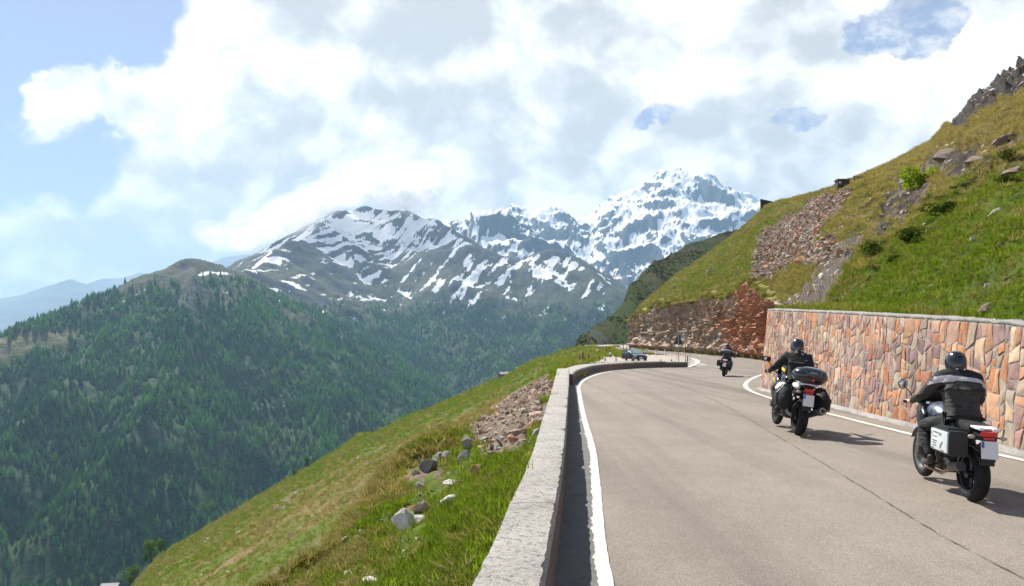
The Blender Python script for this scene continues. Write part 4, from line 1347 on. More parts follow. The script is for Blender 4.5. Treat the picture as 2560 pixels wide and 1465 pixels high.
TP = np.stack([bil(FX), bil(FY), bil(FZ) - 0.4], -1)
grove = fbm(TP[:, 0] / 130, TP[:, 1] / 130, 3, 201)
TS = np.clip(rs.normal(14.5, 4.6, N_T) + 3.5 * grove, 5, 27) * np.where(TP[:, 1] > 2400, 0.92, 1.0)
tpx, tpy = pix(TP[:, 0], TP[:, 1], TP[:, 2])
vis = (tpy < np.interp(tpx, sil[:, 0], sil[:, 1]) - 2) & (tpx > 2) & (tpx < 2550) & (tpy < 1462)
big_ = TS / TP[:, 1]
order = np.argsort(-np.where(vis, big_, -1))
solo = order[:300]
rest = np.setdiff1d(np.arange(N_T), solo)
kinds_t = rs.randint(0, 5, N_T)
conifers = []
for i, k in enumerate(solo):
    kd = i if i < 5 else int(kinds_t[k])
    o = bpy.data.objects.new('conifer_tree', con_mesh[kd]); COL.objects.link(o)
    o.location = TP[k]; o.rotation_euler = (0, 0, rs.rand() * 6.28)
    s_ = float(TS[k]); o.scale = (s_ * rs.uniform(0.85, 1.25), s_ * rs.uniform(0.85, 1.25), s_)
    tag(o, 'dark green conifer in the dense wood on the shaded valley side below the meadow', 'tree', 'conifers of the valley wood')
    conifers.append(o)
rot = np.zeros((len(rest), 3)); rot[:, 2] = rs.rand(len(rest)) * 6.28
sc_ = np.stack([TS[rest] * rs.uniform(0.85, 1.3, len(rest)), TS[rest] * rs.uniform(0.85, 1.3, len(rest)), TS[rest]], -1)
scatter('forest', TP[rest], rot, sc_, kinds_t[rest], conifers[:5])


# ------------------------------------------------------------------ stone-faced retaining wall
wb = np.concatenate([[[7.72, 5.0], [7.92, 8.5]], along([(2560, 1137), (2400, 1093), (2220, 1051), (2063, 1011), (1960, 987), (1908, 975)]), ])
e_ = wb[-1]
wb = np.concatenate([wb, [e_ + [0.22, 0.95], e_ + [0.75, 1.75], e_ + [1.7, 2.5], e_ + [3.2, 3.1], e_ + [5.2, 3.4]]])
WB = resample(wb, 0.05)
W_len = 0.05 * (len(WB) - 1)
WT = np.gradient(WB, axis=0); WT /= np.linalg.norm(WT, axis=1)[:, None]
WT = np.column_stack([smooth1(WT[:, 0], 15), smooth1(WT[:, 1], 15)]); WT /= np.linalg.norm(WT, axis=1)[:, None]
WN = np.stack([-WT[:, 1], WT[:, 0]], -1)            # towards the road
Wu = np.linspace(0, W_len, len(WB))
BATTER = 0.11
# top line follows the photographed coping
_tp = np.array([(2560, 806), (2400, 796), (2250, 788), (2080, 779), (1960, 774.5)], float)


def wall_top():
    hs = []
    for (x, y) in zip(WB[:, 0], WB[:, 1]):
        hs.append(0)
    hs = np.zeros(len(WB))
    for it in range(3):
        tx = WB[:, 0] - WN[:, 0] * BATTER * hs; ty = WB[:, 1] - WN[:, 1] * BATTER * hs
        px_, _ = pix(tx, ty, np.full(len(tx), 2.0))
        yy = np.interp(-px_, -_tp[:, 0], _tp[:, 1], left=815, right=773.5)
        _, rz_ = ray(px_, yy)
        hs = CAM_H + rz_ * ty - road_z(WB[:, 1])
    m = np.interp(Wu, [0, 3.5], [0, 1])
    k = np.argmax(WB[:, 1] > 29.3)
    hs[k:] = hs[k] + 0.0 * hs[k:]
    return np.where(WB[:, 1] < 11, np.interp(WB[:, 1], [5, 11], [1.85, float(np.interp(11, WB[:k, 1], hs[:k]))]), hs)


WH = smooth1(wall_top(), 21)


def wall_pt(u, v, off=0.0):
    x = np.interp(u, Wu, WB[:, 0]); y = np.interp(u, Wu, WB[:, 1])
    nx = np.interp(u, Wu, WN[:, 0]); ny = np.interp(u, Wu, WN[:, 1])
    o_ = off - BATTER * v
    return np.stack([x + nx * o_, y + ny * o_, road_z(y) - 0.02 + v], -1)


def wall_h(u): return np.interp(u, Wu, WH)


M_stone_list = []
m_ws, nt, b = material('porphyry_stone')
oi = nt.put('ShaderNodeObjectInfo')
pos = nt.pos()
sx = nt.put('ShaderNodeMapping'); nt.l.new(pos, sx.inputs[0]); sx.inputs['Rotation'].default_value = (0.4, 0.3, 0)
n1 = nt.noise(pos, 6.0, 6, 0.68, 0.3); n2 = nt.noise(pos, 34.0, 5, 0.72); n3 = nt.noise(pos, 2.4, 4, 0.6)
tint_a = nt.put('ShaderNodeAttribute', attribute_name='tint')
own = nt.mix(nt.step(tint_a.outputs['Fac'], 0.0, 0.001, 0, 1, 'LINEAR'), oi.outputs['Color'], tint_a.outputs['Color'])
c = nt.mix(1.0, own, nt.ramp(n1, [(0.28, (0.66, 0.63, 0.62)), (0.5, (1.0, 1.0, 1.0)), (0.72, (1.28, 1.24, 1.2))]), 'MULTIPLY')
c = nt.mix(nt.step(nt.add(n3, nt.mul(nt.sub(n2, 0.5), 0.4)), 0.56, 0.70, 0, 0.45), c, (0.40, 0.33, 0.26))
c = nt.mix(nt.step(n2, 0.26, 0.40, 0.5, 0), c, (0.10, 0.06, 0.045))
nt.set(b.inputs['Base Color'], c)
b.inputs['Roughness'].default_value = 0.85
b.inputs['Specular IOR Level'].default_value = 0.25
nt.set(b.inputs['Normal'], nt.bump(nt.add(n1, nt.mul(n2, 0.5)), 0.6, 0.02))

wall_root = thing('stone_wall', 'tall retaining wall faced with orange and mauve stones under the green slope', 'wall', (float(WB[0, 0]), float(WB[0, 1]), 0))
inv_wall = Matrix.Translation(Vector(wall_root.location)).inverted()
# mortar body behind the stones
wu = np.arange(0, W_len, 0.10)
wv_ = np.linspace(-0.02, 1, 34)
U2, V2 = np.meshgrid(wu, wv_)
VV = V2 * wall_h(U2)
OFF = 0.010 * fbm(U2 * 5, VV * 5, 4, 301)
body = wall_pt(U2, VV, OFF)
body_faces = grid_faces(len(wv_), len(wu))
off0 = np.array(wall_root.location)
o = link('mortar_face', mesh_np('mortar_face', (body - off0).reshape(-1, 3), body_faces, M_mortar, True), wall_root)
# coping of rough concrete along the top
cu = np.arange(0, W_len, 0.12)
h_ = wall_h(cu)
jag = 0.02 * fbm(cu * 2.5, cu * 0, 5, 305, 0.65)
prof = [(0.012, -0.06), (0.022, -0.052), (0.025, -0.015), (0.014, 0.0), (-0.18, 0.012), (-0.52, 0.0), (-0.55, -0.3)]
rows = []
for i, (of, dv) in enumerate(prof):
    q = wall_pt(cu, h_ + 0.035, of + 0.6 * jag * (i < 4))
    q[:, 2] += dv + jag * (1 <= i < 5)
    rows.append(q)
cv_ = np.concatenate(rows) - off0
o = link('coping', mesh_np('coping', cv_, grid_faces(len(prof), len(cu)), M_mortar, True), wall_root)
me = o.data; me.set_sharp_from_angle(angle=math.radians(50))
# broken footing at the road
fj = 0.05 * fbm(cu * 1.6, cu * 0 + 3, 5, 309, 0.7)
rows = []
for i, (of, dv) in enumerate([(0.0, 0.09), (0.03, 0.085), (0.08, 0.06), (0.13, 0.03), (0.18, -0.03)]):
    q = wall_pt(cu, 0 * cu, of + fj * (i > 1) * 1.2)
    q[:, 2] += dv + 0.5 * fj * (i > 0) + 0.012 * fbm(cu * 6, cu * 0 + i, 3, 310)
    rows.append(q)
o = link('footing', mesh_np('footing', np.concatenate(rows) - off0, grid_faces(5, len(cu), flip=True), M_mortar, True), wall_root)

# the stones: an irregular polygon tiling of the face, each stone standing a little proud of its joints
rw = random.Random(77)
NODE = 0.42
n_nodes = 11
bounds = []
u = 0.0
while u < W_len + 0.2:
    bounds.append([u + rw.uniform(-0.10, 0.10) for _ in range(n_nodes)])
    u += rw.choice([0.21, 0.25, 0.28, 0.31, 0.35, 0.39, 0.44])


def bound_at(k, v): return float(np.interp(v, [NODE * j for j in range(n_nodes)], bounds[k]))


stones = []


def split_poly(poly, p, q):
    """cut a polygon in two along the line p-q"""
    a, b_ = q[1] - p[1], p[0] - q[0]
    c_ = a * p[0] + b_ * p[1]

    def half(s_):
        out = []
        for i in range(len(poly)):
            m, n = poly[i], poly[(i + 1) % len(poly)]
            dm, dn = s_ * (a * m[0] + b_ * m[1] - c_), s_ * (a * n[0] + b_ * n[1] - c_)
            if dm <= 0: out.append(m)
            if (dm < 0 < dn) or (dn < 0 < dm):
                t = dm / (dm - dn); out.append((m[0] + t * (n[0] - m[0]), m[1] + t * (n[1] - m[1])))
        return out
    return half(1), half(-1)


def extent(poly):
    xs = [p[0] for p in poly]; ys = [p[1] for p in poly]
    return max(xs) - min(xs), max(ys) - min(ys), (max(xs) + min(xs)) / 2, (max(ys) + min(ys)) / 2


for k in range(len(bounds) - 1):
    um = 0.5 * (bounds[k][3] + bounds[k + 1][3])
    if um > W_len - 0.15: break
    H = float(wall_h(um)) - 0.035
    v = 0.03; vl0 = vr0 = 0.03
    while v < H - 0.02:
        h = rw.choice([0.16, 0.20, 0.25, 0.29, 0.34, 0.39, 0.45])
        v2 = v + h
        if v2 > H - 0.16: v2 = H
        tl = 0 if v2 == H else rw.uniform(-0.09, 0.09)
        vl1, vr1 = v2 - tl, v2 + tl
        poly = [(bound_at(k, vl0) , vl0), (bound_at(k + 1, vr0), vr0)]
        poly += [(bound_at(k + 1, NODE * j), NODE * j) for j in range(n_nodes) if vr0 + 0.05 < NODE * j < vr1 - 0.05]
        poly += [(bound_at(k + 1, vr1), vr1), (bound_at(k, vl1), vl1)]
        poly += [(bound_at(k, NODE * j), NODE * j) for j in range(n_nodes - 1, -1, -1) if vl0 + 0.05 < NODE * j < vl1 - 0.05]
        w_, h2, cx, cy = extent(poly)
        parts_ = [poly]
        r_ = rw.random()
        if w_ > 0.34 and r_ < 0.45:
            x_ = cx + rw.uniform(-0.06, 0.06); d_ = rw.uniform(-0.08, 0.08)
            parts_ = list(split_poly(poly, (x_ - d_, vl0 - 0.1), (x_ + d_, v2 + 0.1)))
        elif h2 > 0.36 and r_ < 0.24:
            y_ = cy + rw.uniform(-0.08, 0.08); d_ = rw.choice([-0.16, -0.1, 0.1, 0.16])
            parts_ = list(split_poly(poly, (cx - 0.4, y_ - d_), (cx + 0.4, y_ + d_)))
        for q in parts_:
            if len(q) >= 3:
                w_, h2, cx, cy = extent(q)
                if w_ > 0.06 and h2 > 0.08:
                    stones.append((len(stones), cx, cy, q))
        v = v2; vl0, vr0 = vl1, vr1

PALETTE = [((0.38, 0.175, 0.085), 18), ((0.41, 0.225, 0.13), 15), ((0.32, 0.14, 0.080), 11), ((0.30, 0.185, 0.155), 22), ((0.225, 0.15, 0.138), 16), ((0.33, 0.255, 0.19), 20), ((0.37, 0.30, 0.225), 9), ((0.39, 0.245, 0.18), 22), ((0.47, 0.33, 0.215), 6), ((0.275, 0.22, 0.165), 12)]
pal = [c_ for c_, n_ in PALETTE for _ in range(n_)]
def stone_mesh(poly, su, sv):
    cx = sum(p[0] for p in poly) / len(poly); cy = sum(p[1] for p in poly) / len(poly)
    # cut the corners for a hand-trimmed outline
    cut = []
    n = len(poly)
    for k in range(n):
        p, q = poly[k], poly[(k + 1) % n]
        L = math.hypot(q[0] - p[0], q[1] - p[1])
        if L < 0.03: continue
        e = min(0.3, rw.uniform(0.012, 0.045) / L)
        cut.append((p[0] + (q[0] - p[0]) * e, p[1] + (q[1] - p[1]) * e))
        if L > 0.28:
            m_ = rw.uniform(0.4, 0.6); d_ = rw.uniform(-0.012, 0.012)
            cut.append((p[0] + (q[0] - p[0]) * m_ + (cx - p[0]) * d_ * 2, p[1] + (q[1] - p[1]) * m_ + (cy - p[1]) * d_ * 2))
        cut.append((p[0] + (q[0] - p[0]) * (1 - e), p[1] + (q[1] - p[1]) * (1 - e)))
    if len(cut) < 4: return None
    joint = rw.uniform(0.010, 0.022)
    size = max(0.1, 0.5 * (max(p[0] for p in cut) - min(p[0] for p in cut)), 0.5 * (max(p[1] for p in cut) - min(p[1] for p in cut)))
    sh = []
    for p in cut:
        dx, dy = cx - p[0], cy - p[1]
        L = math.hypot(dx, dy) + 1e-6
        k = min(0.5, joint * rw.uniform(0.75, 1.3) / L)
        sh.append((p[0] + dx * k, p[1] + dy * k))
    n = len(sh)
    proud = rw.uniform(0.006, 0.020)
    tx, ty = rw.uniform(-0.03, 0.03), rw.uniform(-0.025, 0.025)
    uv = []; of = []
    for p in sh: uv.append(p); of.append(-0.02)
    for p in sh: uv.append(p); of.append(proud * 0.55 + rw.uniform(-0.005, 0.005))
    for p in sh:
        k = min(0.4, 0.018 / (math.hypot(cx - p[0], cy - p[1]) + 1e-6))
        uv.append((p[0] + (cx - p[0]) * k, p[1] + (cy - p[1]) * k)); of.append(proud + tx * (p[0] - cx) + ty * (p[1] - cy) + rw.uniform(-0.006, 0.006))
    uv.append((cx, cy)); of.append(proud + rw.uniform(-0.004, 0.012))
    uv = np.array(uv)
    vs = wall_pt(uv[:, 0], uv[:, 1], np.array(of)) - off0
    fs = []
    for k in range(n):
        j = (k + 1) % n
        fs.append([k, j, n + j, n + k]); fs.append([n + k, n + j, 2 * n + j, 2 * n + k]); fs.append([2 * n + k, 2 * n + j, 3 * n])
    return vs, fs


# every stone in view is a piece of its own; the few beyond the frame are one part
px_s = [float(pix(*[np.array(q) for q in wall_pt(su, sv)])[0]) for _, su, sv, _ in stones]
shown = [k for k in range(len(stones)) if px_s[k] < 2590]
areas = {k: (max(p[0] for p in stones[k][3]) - min(p[0] for p in stones[k][3])) * (max(p[1] for p in stones[k][3]) - min(p[1] for p in stones[k][3])) / float(wall_pt(stones[k][1], 0)[1]) ** 2 for k in shown}
single = set(sorted(shown, key=lambda k: -areas[k])[:300])
lump_v = []; lump_f = []; lump_c = []
print('stones', len(stones), 'in view', len(shown))
for k, (i, su, sv, poly) in enumerate(stones):
    r_ = stone_mesh(poly, su, sv)
    if r_ is None: continue
    vs, fs = r_
    if k in single:
        me = mesh_np('stone', vs, fs, m_ws)
        me.polygons.foreach_set('use_smooth', np.ones(len(me.polygons), bool)); me.set_sharp_from_angle(angle=math.radians(35))
        o = link('stone', me, wall_root)
        c_ = rw.choice(pal); g_ = rw.uniform(0.82, 1.18)
        o.color = (c_[0] * g_, c_[1] * g_, c_[2] * g_, 1)
    else:
        b0 = len(lump_v)
        c_ = rw.choice(pal); g_ = rw.uniform(0.82, 1.18); lump_c += [(c_[0] * g_, c_[1] * g_, c_[2] * g_)] * len(vs)
        lump_v += [tuple(q) for q in vs]; lump_f += [[x + b0 for x in f_] for f_ in fs]
if lump_v:
    o = link('stonework', mesh_np('stonework', lump_v, lump_f, m_ws, False, {'tint': np.array(lump_c)}), wall_root)
    o.color = (0.40, 0.235, 0.16, 1)
    o['kind'] = 'stuff'
# earth filling between the coping and the slope above
fu = np.arange(0, W_len, 0.25)
p0 = wall_pt(fu, wall_h(fu), -0.30); p0[:, 2] -= 0.02
p1 = wall_pt(fu, wall_h(fu), -1.2); p1[:, 2] += 0.05
p2 = wall_pt(fu, wall_h(fu), -4.5); p2[:, 2] += 0.35
p3 = wall_pt(fu, wall_h(fu), -12.0); p3[:, 2] += 0.2
V_ = np.concatenate([p0, p1, p2, p3])
V_[:, 2] += 0.05 * fbm(V_[:, 0] * 2, V_[:, 1] * 2, 4, 311)
tag(link('hillside_foot', mesh_np('hillside_foot', V_, grid_faces(4, len(fu)), M_hill, True, {'green': np.full(len(V_), 0.62), 'stony': 0.25 + 0.3 * fbm(V_[:, 0] * 0.8, V_[:, 1] * 0.8, 3, 312)})), kind='structure')
# ground at the foot of the crag and behind the wall
gx = np.array([8.2, 10, 14, 19, 27, 40, 60]); gyy = np.array([-10, 6, 18, 28, 36, 46, 58, 70])
GX, GYY = np.meshgrid(gx, gyy)
GZ = road_z(GYY) - 0.12
tag(link('hard_shoulder', mesh_np('hard_shoulder', np.stack([GX, GYY, GZ], -1).reshape(-1, 3), grid_faces(len(gyy), len(gx)), M_gutter)), kind='structure')


# ------------------------------------------------------------------ grass, rocks and bushes of the near slopes
def leaf_material(name, stops, trans=0.4, noise_scale=2.0):
    m = bpy.data.materials.new(name); m.use_nodes = True
    nt = NT(m.node_tree)
    for n_ in list(nt.n): nt.n.remove(n_)
    out = nt.put('ShaderNodeOutputMaterial')
    n2 = nt.noise(nt.pos(), noise_scale, 3, 0.6)
    c = nt.ramp(nt.add(nt.mul(nt.rnd(), 0.7), nt.mul(n2, 0.35)), stops)
    d = nt.put('ShaderNodeBsdfDiffuse'); t = nt.put('ShaderNodeBsdfTranslucent'); mx = nt.put('ShaderNodeMixShader')
    nt.set(d.inputs['Color'], c); nt.set(t.inputs['Color'], nt.mix(1.0, c, (1.25, 1.35, 0.8), 'MULTIPLY'))
    mx.inputs[0].default_value = trans
    nt.l.new(d.outputs[0], mx.inputs[1]); nt.l.new(t.outputs[0], mx.inputs[2]); nt.l.new(mx.outputs[0], out.inputs[0])
    return m


M_gr_green = leaf_material('grass_green', [(0.1, (0.1098, 0.1568, 0.01568)), (0.5, (0.1456, 0.196, 0.02128)), (0.9, (0.1848, 0.224, 0.03136))])
M_gr_olive = leaf_material('grass_olive', [(0.1, (0.1288, 0.1288, 0.02688)), (0.5, (0.1736, 0.1658, 0.03696)), (0.9, (0.224, 0.2016, 0.056))])
M_gr_straw = leaf_material('grass_straw', [(0.1, (0.2016, 0.1546, 0.06496)), (0.5, (0.2744, 0.2128, 0.09184)), (0.9, (0.3472, 0.2744, 0.1288))])


def tuft_mesh(seed, n=16, h=0.24, spread=0.13, w=0.011, lean=0.5):
    r = random.Random(seed)
    v = []; f = []
    for k in range(n):
        a = r.uniform(0, 6.283); d = spread * math.sqrt(r.random())
        x, y = d * math.cos(a), d * math.sin(a)
        H = h * r.uniform(0.55, 1.15); L = H * lean * r.uniform(0.2, 1.1)
        b_ = a + r.uniform(-0.9, 0.9)
        lx, ly_ = math.cos(b_) * L, math.sin(b_) * L
        ww = w * r.uniform(0.7, 1.3); sx_, sy_ = -math.sin(b_) * ww, math.cos(b_) * ww
        o = len(v)
        v += [(x - sx_, y - sy_, -0.03), (x + sx_, y + sy_, -0.03), (x + lx * 0.35 - sx_ * 0.8, y + ly_ * 0.35 - sy_ * 0.8, H * 0.6), (x + lx * 0.35 + sx_ * 0.8, y + ly_ * 0.35 + sy_ * 0.8, H * 0.6), (x + lx, y + ly_, H)]
        f += [[o, o + 1, o + 3, o + 2], [o + 2, o + 3, o + 4]]
    return v, f


protos = []
for k, (mt_, h_, ln) in enumerate([(M_gr_green, 0.22, 0.6), (M_gr_green, 0.28, 0.8), (M_gr_olive, 0.20, 0.9), (M_gr_straw, 0.24, 1.1)]):
    v_, f_ = tuft_mesh(400 + k, 18, h_, 0.15, 0.010, ln)
    o = bpy.data.objects.new('grass_tuft', mesh_np('grass_tuft', v_, f_, mt_))
    protos.append(o)


def pick_kind(green, r):
    """which kind of tuft grows where, from how green the turf is"""
    g = green + r.normal(0, 0.22, len(green))
    k = np.where(g > 0.60, r.randint(0, 2, len(g)), np.where(g > 0.30, 2, 3))
    return k


def scatter_grid(V, wgt, n, r):
    """n random points on a grid surface, with density given per vertex"""
    a = V[1:, 1:] - V[:-1, :-1]; b2 = V[1:, :-1] - V[:-1, 1:]
    area = np.linalg.norm(np.cross(a, b2), axis=-1) * 0.5
    w = area * 0.25 * (wgt[1:, 1:] + wgt[:-1, :-1] + wgt[1:, :-1] + wgt[:-1, 1:])
    pr_ = (w / w.sum()).ravel()
    pk_ = r.choice(len(pr_), n, p=pr_)
    i, j = np.unravel_index(pk_, w.shape)
    u, v = r.rand(n), r.rand(n)

    def at(A):
        s_ = (1,) * (A.ndim - 2)
        U = u.reshape(-1, *s_); W = v.reshape(-1, *s_)
        return A[i, j] * (1 - U) * (1 - W) + A[i, j + 1] * U * (1 - W) + A[i + 1, j] * (1 - U) * W + A[i + 1, j + 1] * U * W
    return at


BANK_ROCKS = [
        (883, 1454, 52, 30, 'pale', 'big white boulder at the very bottom of the bank, lowest of the pale cluster', 0.0),
        (915, 1430, 22, 28, 'pale', 'small upright pale rock above the white boulders at the bottom of the bank', 0.3),
        (936, 1444, 34, 24, 'pale', 'rounded white rock between the big boulder and the parapet at the bottom', -0.2),
        (925, 1462, 44, 20, 'pale', 'low white rock half cut off by the picture edge', 0.0),
        (1014, 1336, 52, 74, 'pale', 'large pale lichen-speckled rock leaning out of the grass, tallest on the bank', -0.75),
        (1048, 1314, 46, 32, 'pale', 'speckled pale rock tucked behind the tallest leaning rock', 0.25),
        (1008, 1388, 32, 15, 'pale', 'pale flat stone below the tallest leaning rock', -0.5),
        (1043, 1362, 22, 20, 'pale', 'narrow pale stone standing right of the tallest leaning rock', -0.6),
        (1128, 1262, 52, 20, 'pale', 'long pale rock lying tilted in bright grass above the tall leaning rock', -0.45),
        (1134, 1213, 54, 15, 'pale', 'thin whitish slab sticking out of a grass hummock', 0.05),
        (1198, 1178, 52, 18, 'rust', 'flat orange-brown slab lying on the grass nearest the scree', -0.2),
        (1060, 1270, 52, 24, 'tan', 'jagged tan slab pointing up the bank beside a brown chip', -0.6),
        (1034, 1276, 28, 12, 'rust', 'small brown chip beside the jagged tan slab', -0.3),
        (1171, 1127, 34, 38, 'grey', 'grey blocky rock at the foot of the scree', -0.2),
        (1160, 1160, 32, 40, 'grey', 'dark cracked rock just below the grey blocky rock', 0.2),
        (955, 1304, 15, 9, 'grey', 'little dark stone at the outer edge of the bank', -0.2),
        (996, 1312, 18, 10, 'pale', 'little pale stone left of the tallest leaning rock', 0.1),
        (904, 1332, 12, 9, 'pale', 'small white pebble-like rock at the outer lip of the bank', 0.0),
        (893, 1346, 16, 9, 'pale', 'small whitish rock just under the pebble-like rock on the lip', 0.1),
        (862, 1356, 26, 14, 'pale', 'pale rock furthest out on the lip of the bank', -0.5),
        (1049, 1238, 10, 7, 'pale', 'tiny white stone below the dark outcrop', 0.0),
        (996, 1282, 12, 9, 'pale', 'tiny pale stone beside the bare earth scar', 0.0),
        (972, 1288, 14, 10, 'tan', 'small tan stone beside the bare earth scar', 0.2),
        (1412, 916, 24, 6, 'pale', 'long low pale stone lying on the grass where the two parapets meet', -0.3),
        (1432, 905, 18, 9, 'pale', 'pinkish white rock beyond the end of the straight parapet', -0.4)]
rs = np.random.RandomState(21)
BV = np.stack([BX, BS, BZ], -1)
LIP = np.interp(BS, [0, 8, 14, 25, 43, 70], [3.6, 3.9, 3.5, 4.8, 6.0, 6.0])
dens = np.where((BP > 0.02) & (BP < LIP + 1.2) & (BS > 1.0) & (BS < 60), 1.0, 0.0) * np.clip(1 - 1.25 * scree_m - 0.5 * sstep(0.5, 0.9, b_stony), 0, 1)
dens = dens * np.clip(12.0 / np.maximum(BS, 4.0), 0.12, 1.5) * (0.6 + 0.5 * sstep(-0.4, 0.4, wobble))
for (x, y, w, h, mk_, lab, t) in BANK_ROCKS:
    dens = dens * (1 - 0.7 * np.exp(-((bkx - 1066) / 40) ** 2 - ((bky - 1196) / 30) ** 2))
    dens = dens * (1 - np.exp(-((bkx - x) / (0.62 * w + 5)) ** 2 - ((bky - y - 0.35 * h) / (0.75 * h + 5)) ** 2))
N = 30000
at = scatter_grid(BV, dens, N, rs)
p = at(BV); g = at(b_green)
rot = np.stack([rs.normal(0, 0.15, N), rs.normal(0, 0.15, N) - 0.15, rs.rand(N) * 6.28], -1)
scl = rs.uniform(0.22, 0.54, N) * np.clip(p[:, 1] / 12, 0.9, 1.9)
scl = np.stack([scl * 1.35, scl * 1.35, scl], -1)
scatter('bank_grass', p, rot, scl, pick_kind(g, rs), protos)

h_px, h_py = HX_, HY_
h_dark = poly_mask(HX_, HY_, [(2140, 450), (2400, 250), (2620, 90), (2620, 430), (2440, 470), (2330, 500), (2220, 560)], 40) * sstep(0.05, 0.7, wob + 0.6 * h_mid)
hd = np.clip(1 - 1.1 * topcliff - 0.85 * h_dark - 1.2 * scr - 0.9 * net - 0.75 * rockband, 0, 1) * (HX_ < 2950) * np.clip((26.0 / HD_) ** 1.2, 0.04, 2.0)
hd = hd * (0.38 + 0.75 * sstep(-0.55, 0.6, wob + 0.7 * h_mid)) * np.clip(1.25 - h_stony, 0.1, 1)
N = 56000
at = scatter_grid(HV, hd, N, rs)
p = at(HV); g = at(h_green)
rot = np.stack([rs.normal(0, 0.2, N), rs.normal(0, 0.2, N) - 0.25, rs.rand(N) * 6.28], -1)
scl = rs.uniform(0.30, 0.85, N) * np.clip((p[:, 1] / 22) ** 0.6, 0.75, 2.0)
scl = np.stack([scl * 1.25, scl * 1.25, scl * 0.8], -1)
scatter('hillside_grass', p, rot, scl, pick_kind(g - 0.02, rs), protos)

md = np.clip(1 - s_stony, 0.2, 1) * np.clip((120 / SD_) ** 1.0, 0.15, 2.5) * (SY_ < 1480)
N = 22000
at = scatter_grid(SV, md, N, rs)
p = at(SV); g = at(s_green)
rot = np.stack([rs.normal(0, 0.2, N), rs.normal(0, 0.2, N) - 0.3, rs.rand(N) * 6.28], -1)
scl = rs.uniform(0.7, 1.5, N) * np.clip((p[:, 1] / 60) ** 0.75, 1.0, 4.0)
scl = np.stack([scl * 1.3, scl * 1.3, scl * 0.75], -1)
scatter('meadow_grass', p, rot, scl, pick_kind(g, rs), protos)

# verge grass in the lay-by
ld_ = lgrass * (LV[..., 1] < 200)
N = 2600
at = scatter_grid(LV, ld_, N, rs)
p = at(LV)
rot = np.stack([rs.normal(0, 0.2, N), rs.normal(0, 0.2, N), rs.rand(N) * 6.28], -1)
scatter('verge_grass', p, rot, rs.uniform(0.8, 2.0, N), pick_kind(np.full(N, 0.55), rs), protos)
# dry tufts under the crag
N = 2600
at = scatter_grid(CV, (rt_ < 0.035)[:, None] * np.ones(CX.shape) * (CX < 1940), N, rs)
p = at(CV) + np.array([-0.5, -0.6, 0])
scatter('crag_foot_grass', p, np.stack([rs.normal(0, 0.2, N), rs.normal(0, 0.2, N), rs.rand(N) * 6.28], -1), rs.uniform(0.25, 0.6, N), rs.choice([2, 3, 3, 3, 3], N), protos)
# turf hanging over the top edge of the crag
N = 2600
at = scatter_grid(CV, (rt_ > 0.95)[:, None] * np.ones(CX.shape) * (CX < 1940), N, rs)
p = at(CV)
scatter('crag_top_grass', p, np.stack([rs.normal(0, 0.4, N), rs.normal(0, 0.4, N) - 0.5, rs.rand(N) * 6.28], -1), rs.uniform(0.6, 1.6, N), rs.choice([2, 0, 3, 2, 2], N), protos)

# ---- rocks
def rock_material(name, lo, mid, hi):
    m, nt, b = material(name)
    o_ = nt.obj()
    n1 = nt.noise(o_, 2.2, 6, 0.65); n2 = nt.noise(o_, 11.0, 5, 0.7)
    c = nt.ramp(nt.add(nt.mul(n1, 0.6), nt.mul(n2, 0.4)), [(0.33, lo), (0.5, mid), (0.66, hi)])
    c = nt.mix(1.0, c, nt.ramp(nt.rnd(), [(0, (0.72, 0.70, 0.68)), (0.5, (1, 1, 1)), (1, (1.25, 1.2, 1.15))]), 'MULTIPLY')
    nt.set(b.inputs['Base Color'], c)
    b.inputs['Roughness'].default_value = 0.92; b.inputs['Specular IOR Level'].default_value = 0.2
    nt.set(b.inputs['Normal'], nt.bump(nt.add(n1, nt.mul(n2, 0.5)), 0.6, 0.08))
    return m


M_rk_pale = rock_material('pale_lichen_rock', (0.34, 0.30, 0.26), (0.55, 0.50, 0.44), (0.70, 0.65, 0.58))
M_rk_rub = rock_material('brown_rubble', (0.17, 0.125, 0.095), (0.29, 0.222, 0.172), (0.40, 0.32, 0.26))
M_rk_hill = rock_material('pale_hill_stone', (0.22, 0.20, 0.175), (0.36, 0.33, 0.29), (0.48, 0.44, 0.39))
M_rk_dun = rock_material('dun_ledge', (0.13, 0.10, 0.08), (0.22, 0.175, 0.14), (0.31, 0.25, 0.20))
M_rk_grey = rock_material('grey_gneiss', (0.13, 0.12, 0.11), (0.25, 0.232, 0.212), (0.38, 0.352, 0.322))
M_rk_rust = rock_material('rust_slab', (0.26, 0.125, 0.075), (0.38, 0.20, 0.12), (0.47, 0.28, 0.18))
M_rk_tan = rock_material('tan_scree', (0.25, 0.165, 0.12), (0.43, 0.315, 0.24), (0.57, 0.45, 0.36))


def rock_verts(seed, sub=2, rough=0.30, flat=1.0):
    bm = bmesh.new()
    bmesh.ops.create_icosphere(bm, subdivisions=sub, radius=0.5)
    r = random.Random(seed)
    # cut by random planes for flat fractured faces
    planes = []
    for k in range(9):
        d = Vector((r.gauss(0, 1), r.gauss(0, 1), r.gauss(0, 1))).normalized()
        planes.append((d, r.uniform(0.20, 0.40)))
    for v in bm.verts:
        c = v.co.copy()
        for d, h in planes:
            t = c.dot(d) - h
            if t > 0: c -= d * t
        c *= 1 + rough * 0.25 * (r.random() - 0.5)
        v.co = Vector((c.x, c.y, c.z * flat))
    vs = [tuple(v.co) for v in bm.verts]; bm.verts.ensure_lookup_table()
    idx = {v: i for i, v in enumerate(bm.verts)}
    fs = [[idx[v] for v in f.verts] for f in bm.faces]
    bm.free()
    return vs, fs


def rock_mesh(name, seed, mat, sub=2, rough=0.3, flat=1.0):
    v_, f_ = rock_verts(seed, sub, rough, flat)
    return mesh_np(name, v_, f_, mat)


